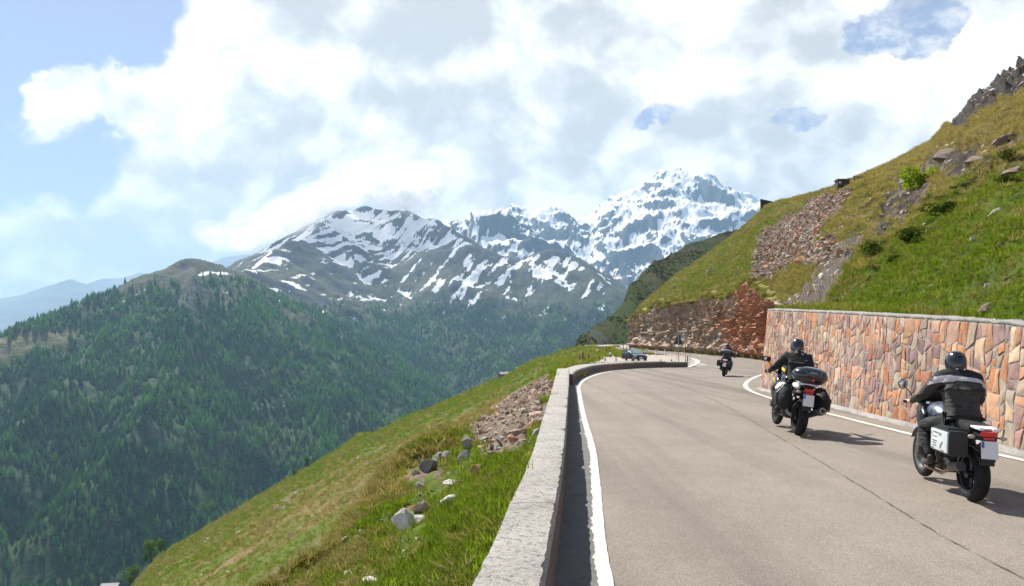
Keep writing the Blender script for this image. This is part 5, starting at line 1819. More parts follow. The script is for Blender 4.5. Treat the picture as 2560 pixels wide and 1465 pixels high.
def on_bank(px, py):
    d = (bkx - px) ** 2 + (bky - py) ** 2 + 1e6 * (BP > LIP + 0.6) + 1e6 * (BP < 0)
    i, j = np.unravel_index(np.argmin(d), d.shape)
    i = min(max(i, 1), BX.shape[0] - 2); j = min(max(j, 1), BX.shape[1] - 2)
    n = np.cross(BV[i + 1, j] - BV[i - 1, j], BV[i, j + 1] - BV[i, j - 1]); n /= np.linalg.norm(n)
    if n[2] < 0: n = -n
    return Vector(BV[i, j]), Vector(n)


def on_meadow(px, py):
    d = (SX_ - px) ** 2 + (SY_ - py) ** 2
    i, j = np.unravel_index(np.argmin(d), d.shape)
    return Vector(SV[i, j]), Vector((-0.3, 0, 1)).normalized()


def put_rock(where, px, py, wpx, hpx, mat, label, group, name='boulder', tilt=0.0, seed=None, deep=1.0, sink=None):
    p, n = where(px, py)
    d = p.y
    w = wpx / 1850 * d; h = hpx / 1850 * d
    sd = seed if seed is not None else int(px * 7 + py)
    o = link(name, rock_mesh(name, sd, mat, 2 if wpx > 36 else 1, 0.5))
    o.location = p + Vector((0, 0, h * (0.42 if where is not on_hill else 0.02)))
    r = random.Random(sd)
    o.rotation_euler = (r.uniform(-0.25, 0.25), tilt + r.uniform(-0.15, 0.15), r.uniform(-0.5, 0.5))
    o.scale = (w * 1.2, w * deep * r.uniform(0.8, 1.1), h * 1.45)
    return tag(o, label, 'rock', group)


GB = 'rocks lying on the grassy bank below the parapet'
for (x, y, w, h, mk_, lab, t) in BANK_ROCKS:
    m_ = {'pale': M_rk_pale, 'grey': M_rk_grey, 'rust': M_rk_rust, 'tan': M_rk_tan}[mk_]
    put_rock(on_bank, x, y, w, h, m_, lab, GB, tilt=t)
# dark outcrop under the grass hummock
ro = thing('rock_outcrop', 'dark broken outcrop under an overhang of dry turf on the bank', 'rock', tuple(on_bank(1075, 1185)[0]))
for k, (x, y, w, h, t) in enumerate([(1040, 1200, 34, 40, -0.4), (1070, 1182, 46, 48, -0.5), (1100, 1160, 44, 34, -0.5), (1050, 1222, 30, 26, 0.2), (1028, 1218, 20, 24, 0.1), (1118, 1146, 30, 22, -0.4)]):
    p, n = on_bank(x, y)
    o = link('rock_ledge', rock_mesh('rock_ledge', 900 + k, M_rk_grey, 2, 0.5), ro)
    o.location = p - Vector(ro.location) + Vector((0, 0, 0.35 * h / 1850 * p.y))
    o.scale = (w / 1850 * p.y * 1.1, w / 1850 * p.y, h / 1850 * p.y)
    o.rotation_euler = (0.2, t, 0.3 * k)
for (x, y, w, h, lab) in [(2436, 598, 18, 16, 'white stone high in the bright grass above the stone wall'), (2328, 702, 46, 18, 'long pale rock lying in the bright grass above the middle of the stone wall'),
                          (2466, 702, 30, 12, 'flat pale stone in the grass right of the long pale rock'), (2287, 650, 18, 10, 'small pale stone above the long pale rock'),
                          (2487, 524, 38, 14, 'whitish rock near the dark shrubs on the upper slope'), (2494, 626, 28, 12, 'half-buried tan stone near the right edge of the grass slope'),
                          (2143, 742, 14, 12, 'little pale stone in the grass just above the wall coping'), (2285, 704, 14, 9, 'small tan stone left of the long pale rock'),
                          (2026, 742, 18, 12, 'pale stone caught in the grey netted gully'), (2010, 765, 22, 10, 'grey stone at the bottom of the netted gully'),
                          (2400, 690, 14, 7, 'tiny tan stone between the long rock and the flat stone'), (2520, 690, 20, 9, 'brownish stone in the grass at the right edge')]:
    put_rock(on_hill, x, y, w, h, M_rk_hill if 'tan' not in lab and 'brown' not in lab else M_rk_dun, lab, 'stones on the grass slope above the wall', 'boulder', -0.45)
put_rock(on_hill, 2486, 773, 66, 18, M_rk_dun, 'long brown slab lying just above the coping at the right end of the wall', 'stones on the grass slope above the wall', 'boulder', -0.35)
for k, (x, y, w, h, lab) in enumerate([(2364, 396, 90, 34, 'broad grey rock ledge across the upper slope left of a tan ledge'), (2442, 386, 70, 24, 'tan rock ledge high on the right slope'), (2534, 420, 66, 22, 'slanting tan slab among dark shrubs at the right edge'),
                                       (2262, 470, 30, 40, 'dark crack-ridden rock under the bright green bush'), (2300, 470, 34, 30, 'grey rock right below the bright green bush'), (2520, 352, 60, 18, 'narrow pale ledge near the top right of the slope'),
                                       (1782, 684, 36, 26, 'dark boulder standing out of the grass above the crag'), (1850, 678, 20, 16, 'smaller dark boulder right of the lone dark boulder above the crag'),
                                       (2010, 652, 54, 24, 'reddish slab at the lower end of the rust-coloured rubble'), (2120, 640, 26, 40, 'dark wet rock beside the netted gully')]):
    put_rock(on_hill, x, y, w, h, M_rk_rust if 'reddish' in lab else (M_rk_dun if 'tan' in lab or 'pale' in lab else M_rk_grey), lab, 'rock ledges of the upper hillside', 'rock_ledge', -0.3)

# scree: the larger slabs one by one, the rest as one spread
for nm, V_, m_, n_solo, n_rest, smin, smax, lab, grp in [
        ('scree_slab', BV, scree_m * (BP < LIP + 1.5) * (BP > 0.0), 200, 8500, 0.06, 0.25, 'tan broken slab in the scree pile against the straight parapet', 'slabs of the scree beside the parapet'),
        ('rubble_block', HV, scr * (HX_ < 2200), 130, 6500, 0.14, 0.62, 'brownish block in the rubble chute on the hillside', 'blocks of the rubble chute on the hillside')]:
    kinds_r = [rock_mesh(nm, 600 + k + len(nm), (M_rk_tan if nm == 'scree_slab' else M_rk_rub) if k % 3 else M_rk_rust if k == 0 else M_rk_hill, 1, 0.6) for k in range(6)]
    N = n_solo + n_rest
    at = scatter_grid(V_, m_, N, rs)
    p = at(V_)
    size = smin + (smax - smin) * rs.power(0.45, N) ** 1.0
    size = smin + (smax - smin) * rs.rand(N) ** 3.0
    order = np.argsort(-size / p[:, 1])
    ks = rs.randint(0, 6, N)
    rot = np.stack([rs.normal(0, 0.45, N), rs.normal(0, 0.45, N) - 0.35, rs.rand(N) * 6.28], -1)
    sc3 = np.stack([size * rs.uniform(1.0, 1.7, N), size * rs.uniform(0.7, 1.1, N), size * rs.uniform(0.30, 0.7, N)], -1) * 1.25
    p[:, 2] += size * 0.16
    firsts = []
    for q, i in enumerate(order[:n_solo]):
        k = q if q < 6 else int(ks[i])
        o = bpy.data.objects.new(nm, kinds_r[k]); COL.objects.link(o)
        o.location = p[i]; o.rotation_euler = rot[i]; o.scale = sc3[i]
        tag(o, lab, 'stone', grp)
        firsts.append(o)
    rest_ = order[n_solo:]
    scatter('scree' if nm == 'scree_slab' else 'rubble', p[rest_], rot[rest_], sc3[rest_], ks[rest_], firsts[:6])
# loose stones strewn over slope and meadow
lo_ = np.clip(0.9 * loose + 0.6 * net + 0.5 * rockband + 0.05, 0, 1) * (HX_ < 2600)
at = scatter_grid(HV, lo_ * np.clip(40 / HD_, 0.2, 2), 1500, rs); p = at(HV)
sz = (0.08 + 0.5 * rs.rand(1500) ** 4) * np.clip(p[:, 1] / 50, 0.4, 1.6)
stone_kinds = [bpy.data.objects.new('loose_stone', rock_mesh('loose_stone', 700 + k, [M_rk_pale, M_rk_tan, M_rk_grey][k], 1, 0.6)) for k in range(3)]
scatter('loose_stones', p, np.stack([rs.normal(0, 0.4, 1500), rs.normal(0, 0.4, 1500) - 0.4, rs.rand(1500) * 6.28], -1), np.stack([sz * 1.6, sz, sz * 0.6], -1), rs.randint(0, 3, 1500), stone_kinds)
at = scatter_grid(SV, np.clip(100 / SD_, 0.2, 2) * (0.1 + s_stony), 500, rs); p = at(SV)
sz = (0.2 + 0.7 * rs.rand(500) ** 4) * np.clip(p[:, 1] / 120, 0.5, 1.6)
scatter('meadow_stones', p, np.stack([rs.normal(0, 0.3, 500), rs.normal(0, 0.3, 500), rs.rand(500) * 6.28], -1), np.stack([sz * 1.5, sz, sz * 0.6], -1), rs.choice([0, 0, 1], 500), stone_kinds)

# ---- bushes
M_bush_dark = leaf_material('juniper_leaves', [(0.1, (0.032, 0.050, 0.011)), (0.5, (0.058, 0.080, 0.016)), (0.9, (0.095, 0.115, 0.024))], 0.25, 4.0)
M_bush_bright = leaf_material('young_leaves', [(0.1, (0.10, 0.15, 0.010)), (0.5, (0.17, 0.23, 0.014)), (0.9, (0.25, 0.29, 0.022))], 0.45, 4.0)  # own bright yellow-green of the lone bush
M_tree_leaf = leaf_material('alder_leaves', [(0.1, (0.045, 0.085, 0.012)), (0.5, (0.075, 0.13, 0.018)), (0.9, (0.11, 0.17, 0.024))], 0.35, 4.0)


def bush_mesh(name, seed, mat, n=900, lobes=8, leaf=0.045, tall=1.0):
    r = random.Random(seed)
    lo = [(r.uniform(-0.34, 0.34), r.uniform(-0.30, 0.30), r.uniform(0.10, 0.42) * tall, r.uniform(0.12, 0.26)) for _ in range(lobes)]
    v = []; f = []
    for k in range(n):
        cx, cy, cz, R = r.choice(lo)
        d = Vector((r.gauss(0, 1), r.gauss(0, 1), r.gauss(0, 1))).normalized() * R * (0.55 + 0.5 * r.random())
        p = Vector((cx, cy, cz)) + d
        if p.z < 0.0: p.z = abs(p.z) * 0.4
        a = Vector((r.gauss(0, 1), r.gauss(0, 1), r.gauss(0, 1))).normalized(); b2 = a.orthogonal().normalized(); L = leaf * r.uniform(0.6, 1.3)
        o = len(v)
        v += [p - a * L, p + b2 * L * 0.5, p + a * L, p - b2 * L * 0.5]
        f.append([o, o + 1, o + 2, o + 3])
    return mesh_np(name, [tuple(q) for q in v], f, mat)


bush_kinds = [bush_mesh('foliage', 50 + k, M_bush_dark) for k in range(3)]


def put_bush(where, px, py, wpx, hpx, label, group, kinds=bush_kinds, name='juniper_bush', cat='bush', stem=True):
    p, n = where(px, py)
    w, h = wpx / 1850 * p.y, hpx / 1850 * p.y
    t = thing(name, label, cat, p, (0, 0, random.Random(int(px)).uniform(0, 6)), group)
    fo = link('foliage', kinds[int(px + py) % len(kinds)], t)
    fo.scale = (w * 1.35, w * 1.2, h * 1.3); fo.location = (0, 0, -0.10 * h)
    sm = MB()
    for k in range(4):
        a = k * 1.6
        sm.tube([(0, 0, -0.12 * h), (0.12 * w * math.cos(a), 0.12 * w * math.sin(a), 0.3 * h), (0.26 * w * math.cos(a), 0.26 * w * math.sin(a), 0.62 * h)], [0.03 * w, 0.02 * w, 0.008 * w], 5)
    sm.build('stem', m_bk, t)
    return t


GJ = 'dark shrubs on the right hillside'
for x, y, w, h, lab in [(2374, 542, 88, 38, 'broad dark green shrub in the middle of the right slope, widest of its kind'), (2306, 585, 82, 50, 'dark rounded shrub below and left of the widest shrub'),
                        (2196, 640, 86, 44, 'dark shrub mat at the edge of the netted gully'), (2240, 645, 42, 30, 'small dark shrub right of the shrub mat by the gully'), (2181, 668, 34, 22, 'low dark shrub just under the shrub mat by the gully'),
                        (2374, 496, 46, 18, 'low dark shrub directly above the widest shrub'), (2410, 478, 50, 18, 'dark flat shrub up and right of the widest shrub'), (2496, 412, 34, 24, 'dark shrub left of two bigger ones near the right edge'),
                        (2534, 408, 46, 40, 'tall dark shrub at the right edge above the slanting slab'), (2527, 448, 54, 26, 'dark shrub at the right edge below the slanting slab'), (2088, 772, 24, 44, 'narrow dark shrub hanging at the left end of the grass above the wall'),
                        (2330, 494, 30, 26, 'olive shrub under the grey ledge'), (2293, 612, 34, 22, 'small dark shrub under the rounded shrub')]:
    put_bush(on_hill, x, y, w, h, lab, GJ)
put_bush(on_hill, 2306, 456, 76, 78, 'bright yellow-green bush standing alone on the upper hillside', 'lone bushes', [bush_mesh('foliage', 77, M_bush_bright, 2200, 10, 0.05)], 'leafy_bush')
tree_kinds = [bush_mesh('crown', 80 + k, M_tree_leaf, 900, 7, 0.04, 1.3) for k in range(2)]
GT = 'round trees on the crest of the meadow'
for x, y, w, h, lab in [(376, 1412, 44, 66, 'round green tree on the crest of the meadow, lower left'), (398, 1388, 30, 40, 'smaller green tree right behind the round tree on the crest'),
                        (318, 1462, 44, 54, 'green tree lowest on the meadow crest at the picture bottom'), (768, 1172, 16, 30, 'lone slim tree poking up from the crest of the meadow half way'),
                        (740, 1190, 14, 18, 'small bush-like tree on the crest just left of the slim tree')]:
    p, n = on_meadow(x, y)
    hh = h / 1850 * p.y; ww = w / 1850 * p.y
    t = thing('round_tree', lab, 'tree', p, (0, 0, x), GT)
    c_ = link('crown', tree_kinds[x % 2], t); c_.scale = (ww * 1.2, ww * 1.2, hh * 1.25); c_.location = (0, 0, hh * 0.05)
    MB().tube([(0, 0, -0.4), (0.05, 0, 0.3 * hh), (0.0, 0.05, 0.7 * hh)], [0.05 * ww, 0.035 * ww, 0.015 * ww], 7).tube([(0, 0, 0.25 * hh), (0.2 * ww, 0.05, 0.55 * hh)], [0.03 * ww, 0.01 * ww], 6).tube([(0, 0, 0.3 * hh), (-0.2 * ww, 0.05, 0.6 * hh)], [0.03 * ww, 0.01 * ww], 6).build('trunk', m_bk, t)

# ---- wire netting laid over the gully
M_wire = plain('galvanised_wire', (0.16, 0.18, 0.20), 0.6, 0.3)
nb_ = MB()
wv2 = []; wf2 = []
msk = (poly_mask(HX_, HY_, NET, 3) > 0.5) | (poly_mask(HX_, HY_, NET2, 3) > 0.6)
NN = HV.copy(); NN[..., 2] += 0.10; NN[..., 0] -= 0.06


def wire(p, q, r):
    d = (q - p); L = np.linalg.norm(d)
    if L < 1e-4 or L > 12: return
    d = d / L
    s1 = np.cross(d, [0, 0, 1.0]); s1 /= np.linalg.norm(s1) + 1e-9; s2 = np.cross(d, s1)
    o = len(wv2)
    for c in (p, q):
        for a in (0, 2.094, 4.189):
            wv2.append(c + r * (math.cos(a) * s1 + math.sin(a) * s2))
    for k in range(3):
        wf2.append([o + k, o + (k + 1) % 3, o + 3 + (k + 1) % 3, o + 3 + k])


ii, jj = np.nonzero(msk)
for i, j in zip(ii, jj):
    if i + 2 < NN.shape[0] and j + 1 < NN.shape[1]:
        if j % 2 == 0 and i % 2 == 0 and msk[i + 2, j]:
            wire(NN[i, j], NN[i + 2, j], 0.005)
        if i % 3 == 0 and msk[i, j + 1]:
            wire(NN[i, j], NN[i, j + 1], 0.005)
o = link('wire_netting', mesh_np('wire_netting', wv2, np.array(wf2), M_wire))
tag(o, 'grey wire netting stretched over the rocky gully left of the bright grass slope', 'netting', kind='stuff')

# scrub on the dark spur
sc_kinds = [bpy.data.objects.new('scrub', bush_mesh('scrub', 150 + k, leaf_material('spur_scrub', [(0.1, (0.030, 0.044, 0.012)), (0.5, (0.048, 0.062, 0.016)), (0.9, (0.07, 0.08, 0.024))], 0.2, 0.2) if k == 0 else None, 160, 6, 0.12)) for k in range(1)]
MVg = MV
at = scatter_grid(MVg, np.clip(1.0 - m_stone, 0.05, 1) * sstep(-0.3, 0.5, fbm(MV[..., 0] / 22, MV[..., 2] / 16, 4, 171)), 5000, rs); p = at(MVg)
k_ = 0.35 + 0.7 * rs.rand(5000) ** 2
scatter('spur_scrub', p, np.stack([0 * k_, 0 * k_, rs.rand(5000) * 6.28], -1), np.stack([k_ * 1.3, k_ * 1.3, k_ * 0.8], -1), np.zeros(5000), sc_kinds)

# tufts on the strip behind the wall coping
fu2 = rs.uniform(0, W_len, 1500); fo2 = -0.35 - 2.6 * rs.rand(1500) ** 1.6
p = wall_pt(fu2, wall_h(fu2), fo2); p[:, 2] += 0.02 + 0.04 * (-fo2)
k_ = rs.uniform(0.45, 1.0, 1500)
scatter('wall_top_grass', p, np.stack([rs.normal(0, 0.25, 1500), rs.normal(0, 0.25, 1500), rs.rand(1500) * 6.28], -1), k_, pick_kind(np.full(1500, 0.58), rs), protos)


# ------------------------------------------------------------------ touring motorcycles and their riders
M_black = plain('black_plastic', (0.012, 0.012, 0.014), 0.45, var=0.25)
M_gloss = plain('gloss_black_paint', (0.008, 0.009, 0.011), 0.16, coat=0.8, var=0.1)
M_rubber = plain('tyre_rubber', (0.018, 0.017, 0.016), 0.85, spec=0.3, var=0.4, scale=14)
M_rim = plain('grey_alloy', (0.30, 0.30, 0.31), 0.38, 0.8)
M_rimdark = plain('dark_alloy', (0.05, 0.05, 0.052), 0.4, 0.7)
M_silver = plain('silver_panel', (0.62, 0.66, 0.66), 0.38, 0.25, var=0.06)
M_chrome = plain('bright_chrome', (0.72, 0.72, 0.74), 0.14, 1.0, var=0.05)
M_engine = plain('engine_casting', (0.085, 0.08, 0.072), 0.5, 0.6, var=0.35, scale=20)
M_plate = plain('number_plate_white', (0.72, 0.73, 0.76), 0.4, var=0.04)
M_blue = plain('number_plate_blue', (0.03, 0.10, 0.45), 0.4)
M_redlens = plain('red_lens', (0.62, 0.015, 0.02), 0.15, coat=0.6, var=0.1)
M_amber = plain('pale_lens', (0.55, 0.42, 0.33), 0.2, coat=0.5)
M_white = plain('white_paint', (0.78, 0.78, 0.78), 0.3, var=0.06)
M_bluegrey = plain('blue_grey_paint', (0.085, 0.10, 0.14), 0.32, 0.3, coat=0.3)
M_yellow = plain('yellow_print', (0.78, 0.62, 0.02), 0.5, var=0.08)
M_copper = plain('heat_stained_pipe', (0.26, 0.15, 0.08), 0.35, 0.9)
M_glass = plain('smoked_screen', (0.05, 0.055, 0.06), 0.1, coat=0.5)
M_leather = plain('seat_vinyl', (0.016, 0.015, 0.015), 0.6, var=0.3)


def cloth(name, lo, hi, rough=0.8, scale=26):
    m, nt, b = material(name)
    o_ = nt.obj()
    n1 = nt.noise(o_, 7.0, 4, 0.6, 1.2); n2 = nt.noise(o_, scale * 4, 3, 0.6)
    mp = nt.put('ShaderNodeMapping'); nt.l.new(o_, mp.inputs[0]); mp.inputs['Scale'].default_value = (3, 3, 11)
    fold = nt.noise(mp.outputs[0], 1.3, 3, 0.55, 1.5)
    nt.set(b.inputs['Base Color'], nt.ramp(nt.add(nt.mul(n1, 0.6), nt.mul(fold, 0.4)), [(0.35, lo), (0.65, hi)]))
    b.inputs['Roughness'].default_value = rough
    b.inputs['Specular IOR Level'].default_value = 0.35
    nt.set(b.inputs['Normal'], nt.bump(nt.add(fold, nt.mul(n2, 0.05)), 0.8, 0.03))
    return m


M_jacket = cloth('charcoal_textile', (0.026, 0.024, 0.022), (0.066, 0.060, 0.055))
M_jackblk = cloth('black_textile', (0.008, 0.008, 0.009), (0.022, 0.022, 0.024))
M_trous = cloth('dark_trouser_cloth', (0.010, 0.010, 0.011), (0.032, 0.030, 0.030))
M_band = cloth('pale_reflective_band', (0.42, 0.40, 0.40), (0.60, 0.57, 0.57), 0.5)
M_skin = plain('skin', (0.48, 0.28, 0.21), 0.55, var=0.1)
M_boot = plain('boot_leather', (0.020, 0.017, 0.015), 0.5, var=0.3)
M_helm = plain('black_helmet_shell', (0.006, 0.006, 0.007), 0.22, coat=0.7, var=0.1)
M_helm2 = plain('glossy_helmet_shell', (0.005, 0.006, 0.008), 0.10, coat=1.0, var=0.1)


def tidy(mb):
    """drop the points no face uses"""
    used = sorted({i for f in mb.f for i in f}); re_ = {k: i for i, k in enumerate(used)}
    o = MB(); o.v = [mb.v[k] for k in used]; o.f = [[re_[i] for i in f] for f in mb.f]
    return o


def skin_mesh(name, nodes, edges, mats, levels=2, root=0):
    """grow one continuous skin over a skeleton; nodes: {key: (x, y, z, r) or (x, y, z, rx, ry)}"""
    keys = list(nodes)
    ix = {k: i for i, k in enumerate(keys)}
    me = bpy.data.meshes.new(name)
    me.from_pydata([nodes[k][:3] for k in keys], [(ix[a], ix[b_]) for a, b_ in edges], [])
    o = bpy.data.objects.new(name, me); COL.objects.link(o)
    o.modifiers.new('skin', 'SKIN').use_smooth_shade = True
    sd = me.skin_vertices[0].data
    for k in keys:
        r = nodes[k][3:]
        sd[ix[k]].radius = (r[0], r[-1])
        sd[ix[k]].use_root = (ix[k] == root)
    sub = o.modifiers.new('sub', 'SUBSURF'); sub.levels = levels; sub.render_levels = levels
    dg = bpy.context.evaluated_depsgraph_get()
    ev = o.evaluated_get(dg)
    out = bpy.data.meshes.new_from_object(ev, depsgraph=dg)
    out.name = name
    bpy.data.objects.remove(o)
    for m in (mats if isinstance(mats, (list, tuple)) else [mats]):
        out.materials.append(m)
    out.polygons.foreach_set('use_smooth', np.ones(len(out.polygons), bool))
    return out


def mirror(nodes, edges):
    """nodes whose key ends in _l get a twin _r"""
    N = dict(nodes)
    for k, v in nodes.items():
        if k.endswith('_l'):
            N[k[:-2] + '_r'] = (-v[0],) + tuple(v[1:])
    E = list(edges)
    for a, b_ in edges:
        if a.endswith('_l') or b_.endswith('_l'):
            E.append((a[:-2] + '_r' if a.endswith('_l') else a, b_[:-2] + '_r' if b_.endswith('_l') else b_))
    return N, E


def rider_meshes(stout=1.0, up=0.0):
    s = stout
    u = up
    body = {'pelvis': (0, 0.38, 0.93, 0.13 * s, 0.11 * s), 'waist': (0, 0.40, 1.07 + u * .4, 0.125 * s, 0.10 * s), 'chest': (0, 0.44, 1.25 + u * .7, 0.14 * s, 0.105 * s), 'upper': (0, 0.485, 1.375 + u, 0.11, 0.09),
            'neck': (0, 0.53, 1.455 + u, 0.055), 'head': (0, 0.57, 1.54 + u, 0.085, 0.095), 'crown': (0, 0.575, 1.60 + u, 0.07),
            'shoulder_l': (-0.18, 0.50, 1.36 + u, 0.072), 'elbow_l': (-0.345, 0.70, 1.12 + u * .6, 0.050), 'wrist_l': (-0.385, 0.985, 1.075, 0.034), 'palm_l': (-0.385, 1.055, 1.075, 0.034, 0.022),
            'hip_l': (-0.10, 0.42, 0.90, 0.095), 'knee_l': (-0.265, 0.83, 0.78, 0.068), 'ankle_l': (-0.235, 0.60, 0.37, 0.045), 'ball_l': (-0.235, 0.74, 0.315, 0.04, 0.03), 'toe_l': (-0.235, 0.83, 0.30, 0.03, 0.02)}
    edges = [('pelvis', 'waist'), ('waist', 'chest'), ('chest', 'upper'), ('upper', 'neck'), ('neck', 'head'), ('head', 'crown'),
             ('upper', 'shoulder_l'), ('shoulder_l', 'elbow_l'), ('elbow_l', 'wrist_l'), ('wrist_l', 'palm_l'),
             ('pelvis', 'hip_l'), ('hip_l', 'knee_l'), ('knee_l', 'ankle_l'), ('ankle_l', 'ball_l'), ('ball_l', 'toe_l')]
    # four fingers round the grip and a thumb below it
    for q, dx in enumerate((-0.034, -0.012, 0.010, 0.031)):
        L = (0.9, 1.0, 1.0, 0.85)[q]
        body['knuckle%d_l' % q] = (-0.385 + dx, 1.085 + 0.004 * L, 1.088, 0.0095)
        body['joint%d_l' % q] = (-0.385 + dx, 1.118 * 1 + 0.006 * (L - 1), 1.068, 0.0085)
        body['tip%d_l' % q] = (-0.385 + dx, 1.098, 1.036, 0.0075)
        edges += [('palm_l', 'knuckle%d_l' % q), ('knuckle%d_l' % q, 'joint%d_l' % q), ('joint%d_l' % q, 'tip%d_l' % q)]
    body['thumb_l'] = (-0.345, 1.035, 1.055, 0.012); body['thumbtip_l'] = (-0.325, 1.075, 1.040, 0.009)
    edges += [('palm_l', 'thumb_l'), ('thumb_l', 'thumbtip_l')]
    N, E = mirror(body, edges)
    me_body = skin_mesh('body', N, E, M_skin)
    jk = {'hem': (0, 0.33, 0.885, 0.19 * s, 0.165 * s), 'pelvis': (0, 0.345, 0.95, 0.20 * s, 0.17 * s), 'waist': (0, 0.385, 1.07 + u * .4, 0.195 * s, 0.16 * s), 'chest': (0, 0.42, 1.22 + u * .7, 0.205 * s, 0.165 * s), 'upper': (0, 0.465, 1.355 + u, 0.16 * s, 0.135 * s),
          'collar': (0, 0.515, 1.445 + u, 0.085, 0.08), 'shoulder_l': (-0.185 * s, 0.49, 1.350 + u, 0.095 * s), 'mid_l': (-0.265 * s, 0.59, 1.235 + u * .8, 0.085 * s), 'elbow_l': (-0.35, 0.705, 1.12 + u * .6, 0.075), 'fore_l': (-0.37, 0.85, 1.095 + u * .3, 0.062), 'cuff_l': (-0.387, 0.985, 1.076, 0.050)}
    N, E = mirror(jk, [('hem', 'pelvis'), ('pelvis', 'waist'), ('waist', 'chest'), ('chest', 'upper'), ('upper', 'collar'), ('upper', 'shoulder_l'), ('shoulder_l', 'mid_l'), ('mid_l', 'elbow_l'), ('elbow_l', 'fore_l'), ('fore_l', 'cuff_l')])
    me_jacket = skin_mesh('jacket', N, E, [M_jacket], 3, 2)
    # folds in the cloth
    co = np.zeros(len(me_jacket.vertices) * 3, np.float32); me_jacket.vertices.foreach_get('co', co); co = co.reshape(-1, 3)
    nr = np.zeros(len(me_jacket.vertices) * 3, np.float32); me_jacket.vertices.foreach_get('normal', nr); nr = nr.reshape(-1, 3)
    ang = np.arctan2(co[:, 0], co[:, 1] - 0.4)
    fold = ridged(co[:, 0] * 3 + 1.5 * co[:, 2], co[:, 2] * 11 + 2 * ang, 3, 401) - 1.0
    co += nr * (fold * 0.013)[:, None]
    me_jacket.vertices.foreach_set('co', co.ravel()); me_jacket.update()
    tr = {'seat': (0, 0.36, 0.895, 0.155 * s, 0.12 * s), 'hip_l': (-0.115, 0.44, 0.895, 0.118 * s), 'thigh_l': (-0.20, 0.64, 0.845, 0.105 * s), 'knee_l': (-0.27, 0.845, 0.775, 0.088), 'calf_l': (-0.262, 0.725, 0.58, 0.080), 'ankle_l': (-0.245, 0.61, 0.40, 0.058)}
    N, E = mirror(tr, [('seat', 'hip_l'), ('hip_l', 'thigh_l'), ('thigh_l', 'knee_l'), ('knee_l', 'calf_l'), ('calf_l', 'ankle_l')])
    me_tr = skin_mesh('trousers', N, E, M_trous, 2)
    bt = {'top': (-0.245, 0.61, 0.46, 0.064), 'ankle': (-0.238, 0.60, 0.36, 0.055), 'ball': (-0.236, 0.74, 0.315, 0.052, 0.040), 'toe': (-0.236, 0.85, 0.30, 0.040, 0.030)}
    me_bl = skin_mesh('boot', bt, [('top', 'ankle'), ('ankle', 'ball'), ('ball', 'toe')], M_boot, 2)
    me_br = skin_mesh('boot', {k: (-v[0],) + tuple(v[1:]) for k, v in bt.items()}, [('top', 'ankle'), ('ankle', 'ball'), ('ball', 'toe')], M_boot, 2)
    gl = {k: v for k, v in body.items() if k.startswith(('wrist', 'palm', 'knuckle', 'joint', 'tip', 'thumb'))}
    ge = [e for e in edges if e[0] in gl and e[1] in gl]
    gl = {k: tuple(v[:3]) + tuple(x + 0.006 for x in v[3:]) for k, v in gl.items()}
    me_gl = skin_mesh('glove', gl, ge, M_jackblk, 2)
    gr = {k: (-v[0],) + tuple(v[1:]) for k, v in gl.items()}
    me_gr = skin_mesh('glove', gr, ge, M_jackblk, 2)
    return dict(body=me_body, jacket=me_jacket, trousers=me_tr, boots=(me_bl, me_br), gloves=(me_gl, me_gr))


def band_mesh(jacket, u=0.0):
    """the pale chevron across the back and shoulders: a strip of cloth lying on the jacket"""
    from mathutils.bvhtree import BVHTree
    bm = bmesh.new(); bm.from_mesh(jacket); bvh = BVHTree.FromBMesh(bm); bm.free()
    nx, nz = 61, 5
    V = []; ok = []
    for i in range(nx):
        x = -0.37 + 0.74 * i / (nx - 1)
        ax = abs(x + 0.04)
        zc = 1.352 + u - 0.10 * max(0, ax - 0.05) * (0.9 if x > 0 else 1.5) - 0.55 * max(0, ax - 0.20) ** 1.2
        hw = (0.030 if x < 0 else 0.025) + 0.012 * (x < -0.12)
        for j in range(nz):
            z = zc + hw * (2 * j / (nz - 1) - 1)
            hit = bvh.ray_cast(Vector((x, -1.5, z)), Vector((0, 1, 0)))
            good = hit[0] is not None and hit[1].y < 0.12
            ok.append(good)
            V.append(tuple(hit[0] + hit[1] * 0.006) if good else (x, 0, z))
    F = [[i * nz + j, (i + 1) * nz + j, (i + 1) * nz + j + 1, i * nz + j + 1] for i in range(nx - 1) for j in range(nz - 1)]
    F = [f for f in F if all(ok[k] for k in f)]
    used = sorted({k for f in F for k in f}); re_ = {k: i for i, k in enumerate(used)}
    return mesh_np('reflective_band', [V[k] for k in used], [[re_[k] for k in f] for f in F], M_band, True)


def yoke_mesh(jacket, u=0.0):
    """black shoulder yoke above the chevron"""
    bm = bmesh.new(); bm.from_mesh(jacket)
    kill = []
    for f in bm.faces:
        c = f.calc_center_median()
        zc = 1.372 + u - max(0, abs(c.x) - 0.10) * 0.42
        if not (c.z > zc and abs(c.x) < 0.3): kill.append(f)
    bmesh.ops.delete(bm, geom=kill, context='FACES')
    for v in bm.verts: v.co += v.normal * 0.003
    me = bpy.data.meshes.new('yoke'); bm.to_mesh(me); bm.free()
    me.materials.clear(); me.materials.append(M_jackblk)
    return me


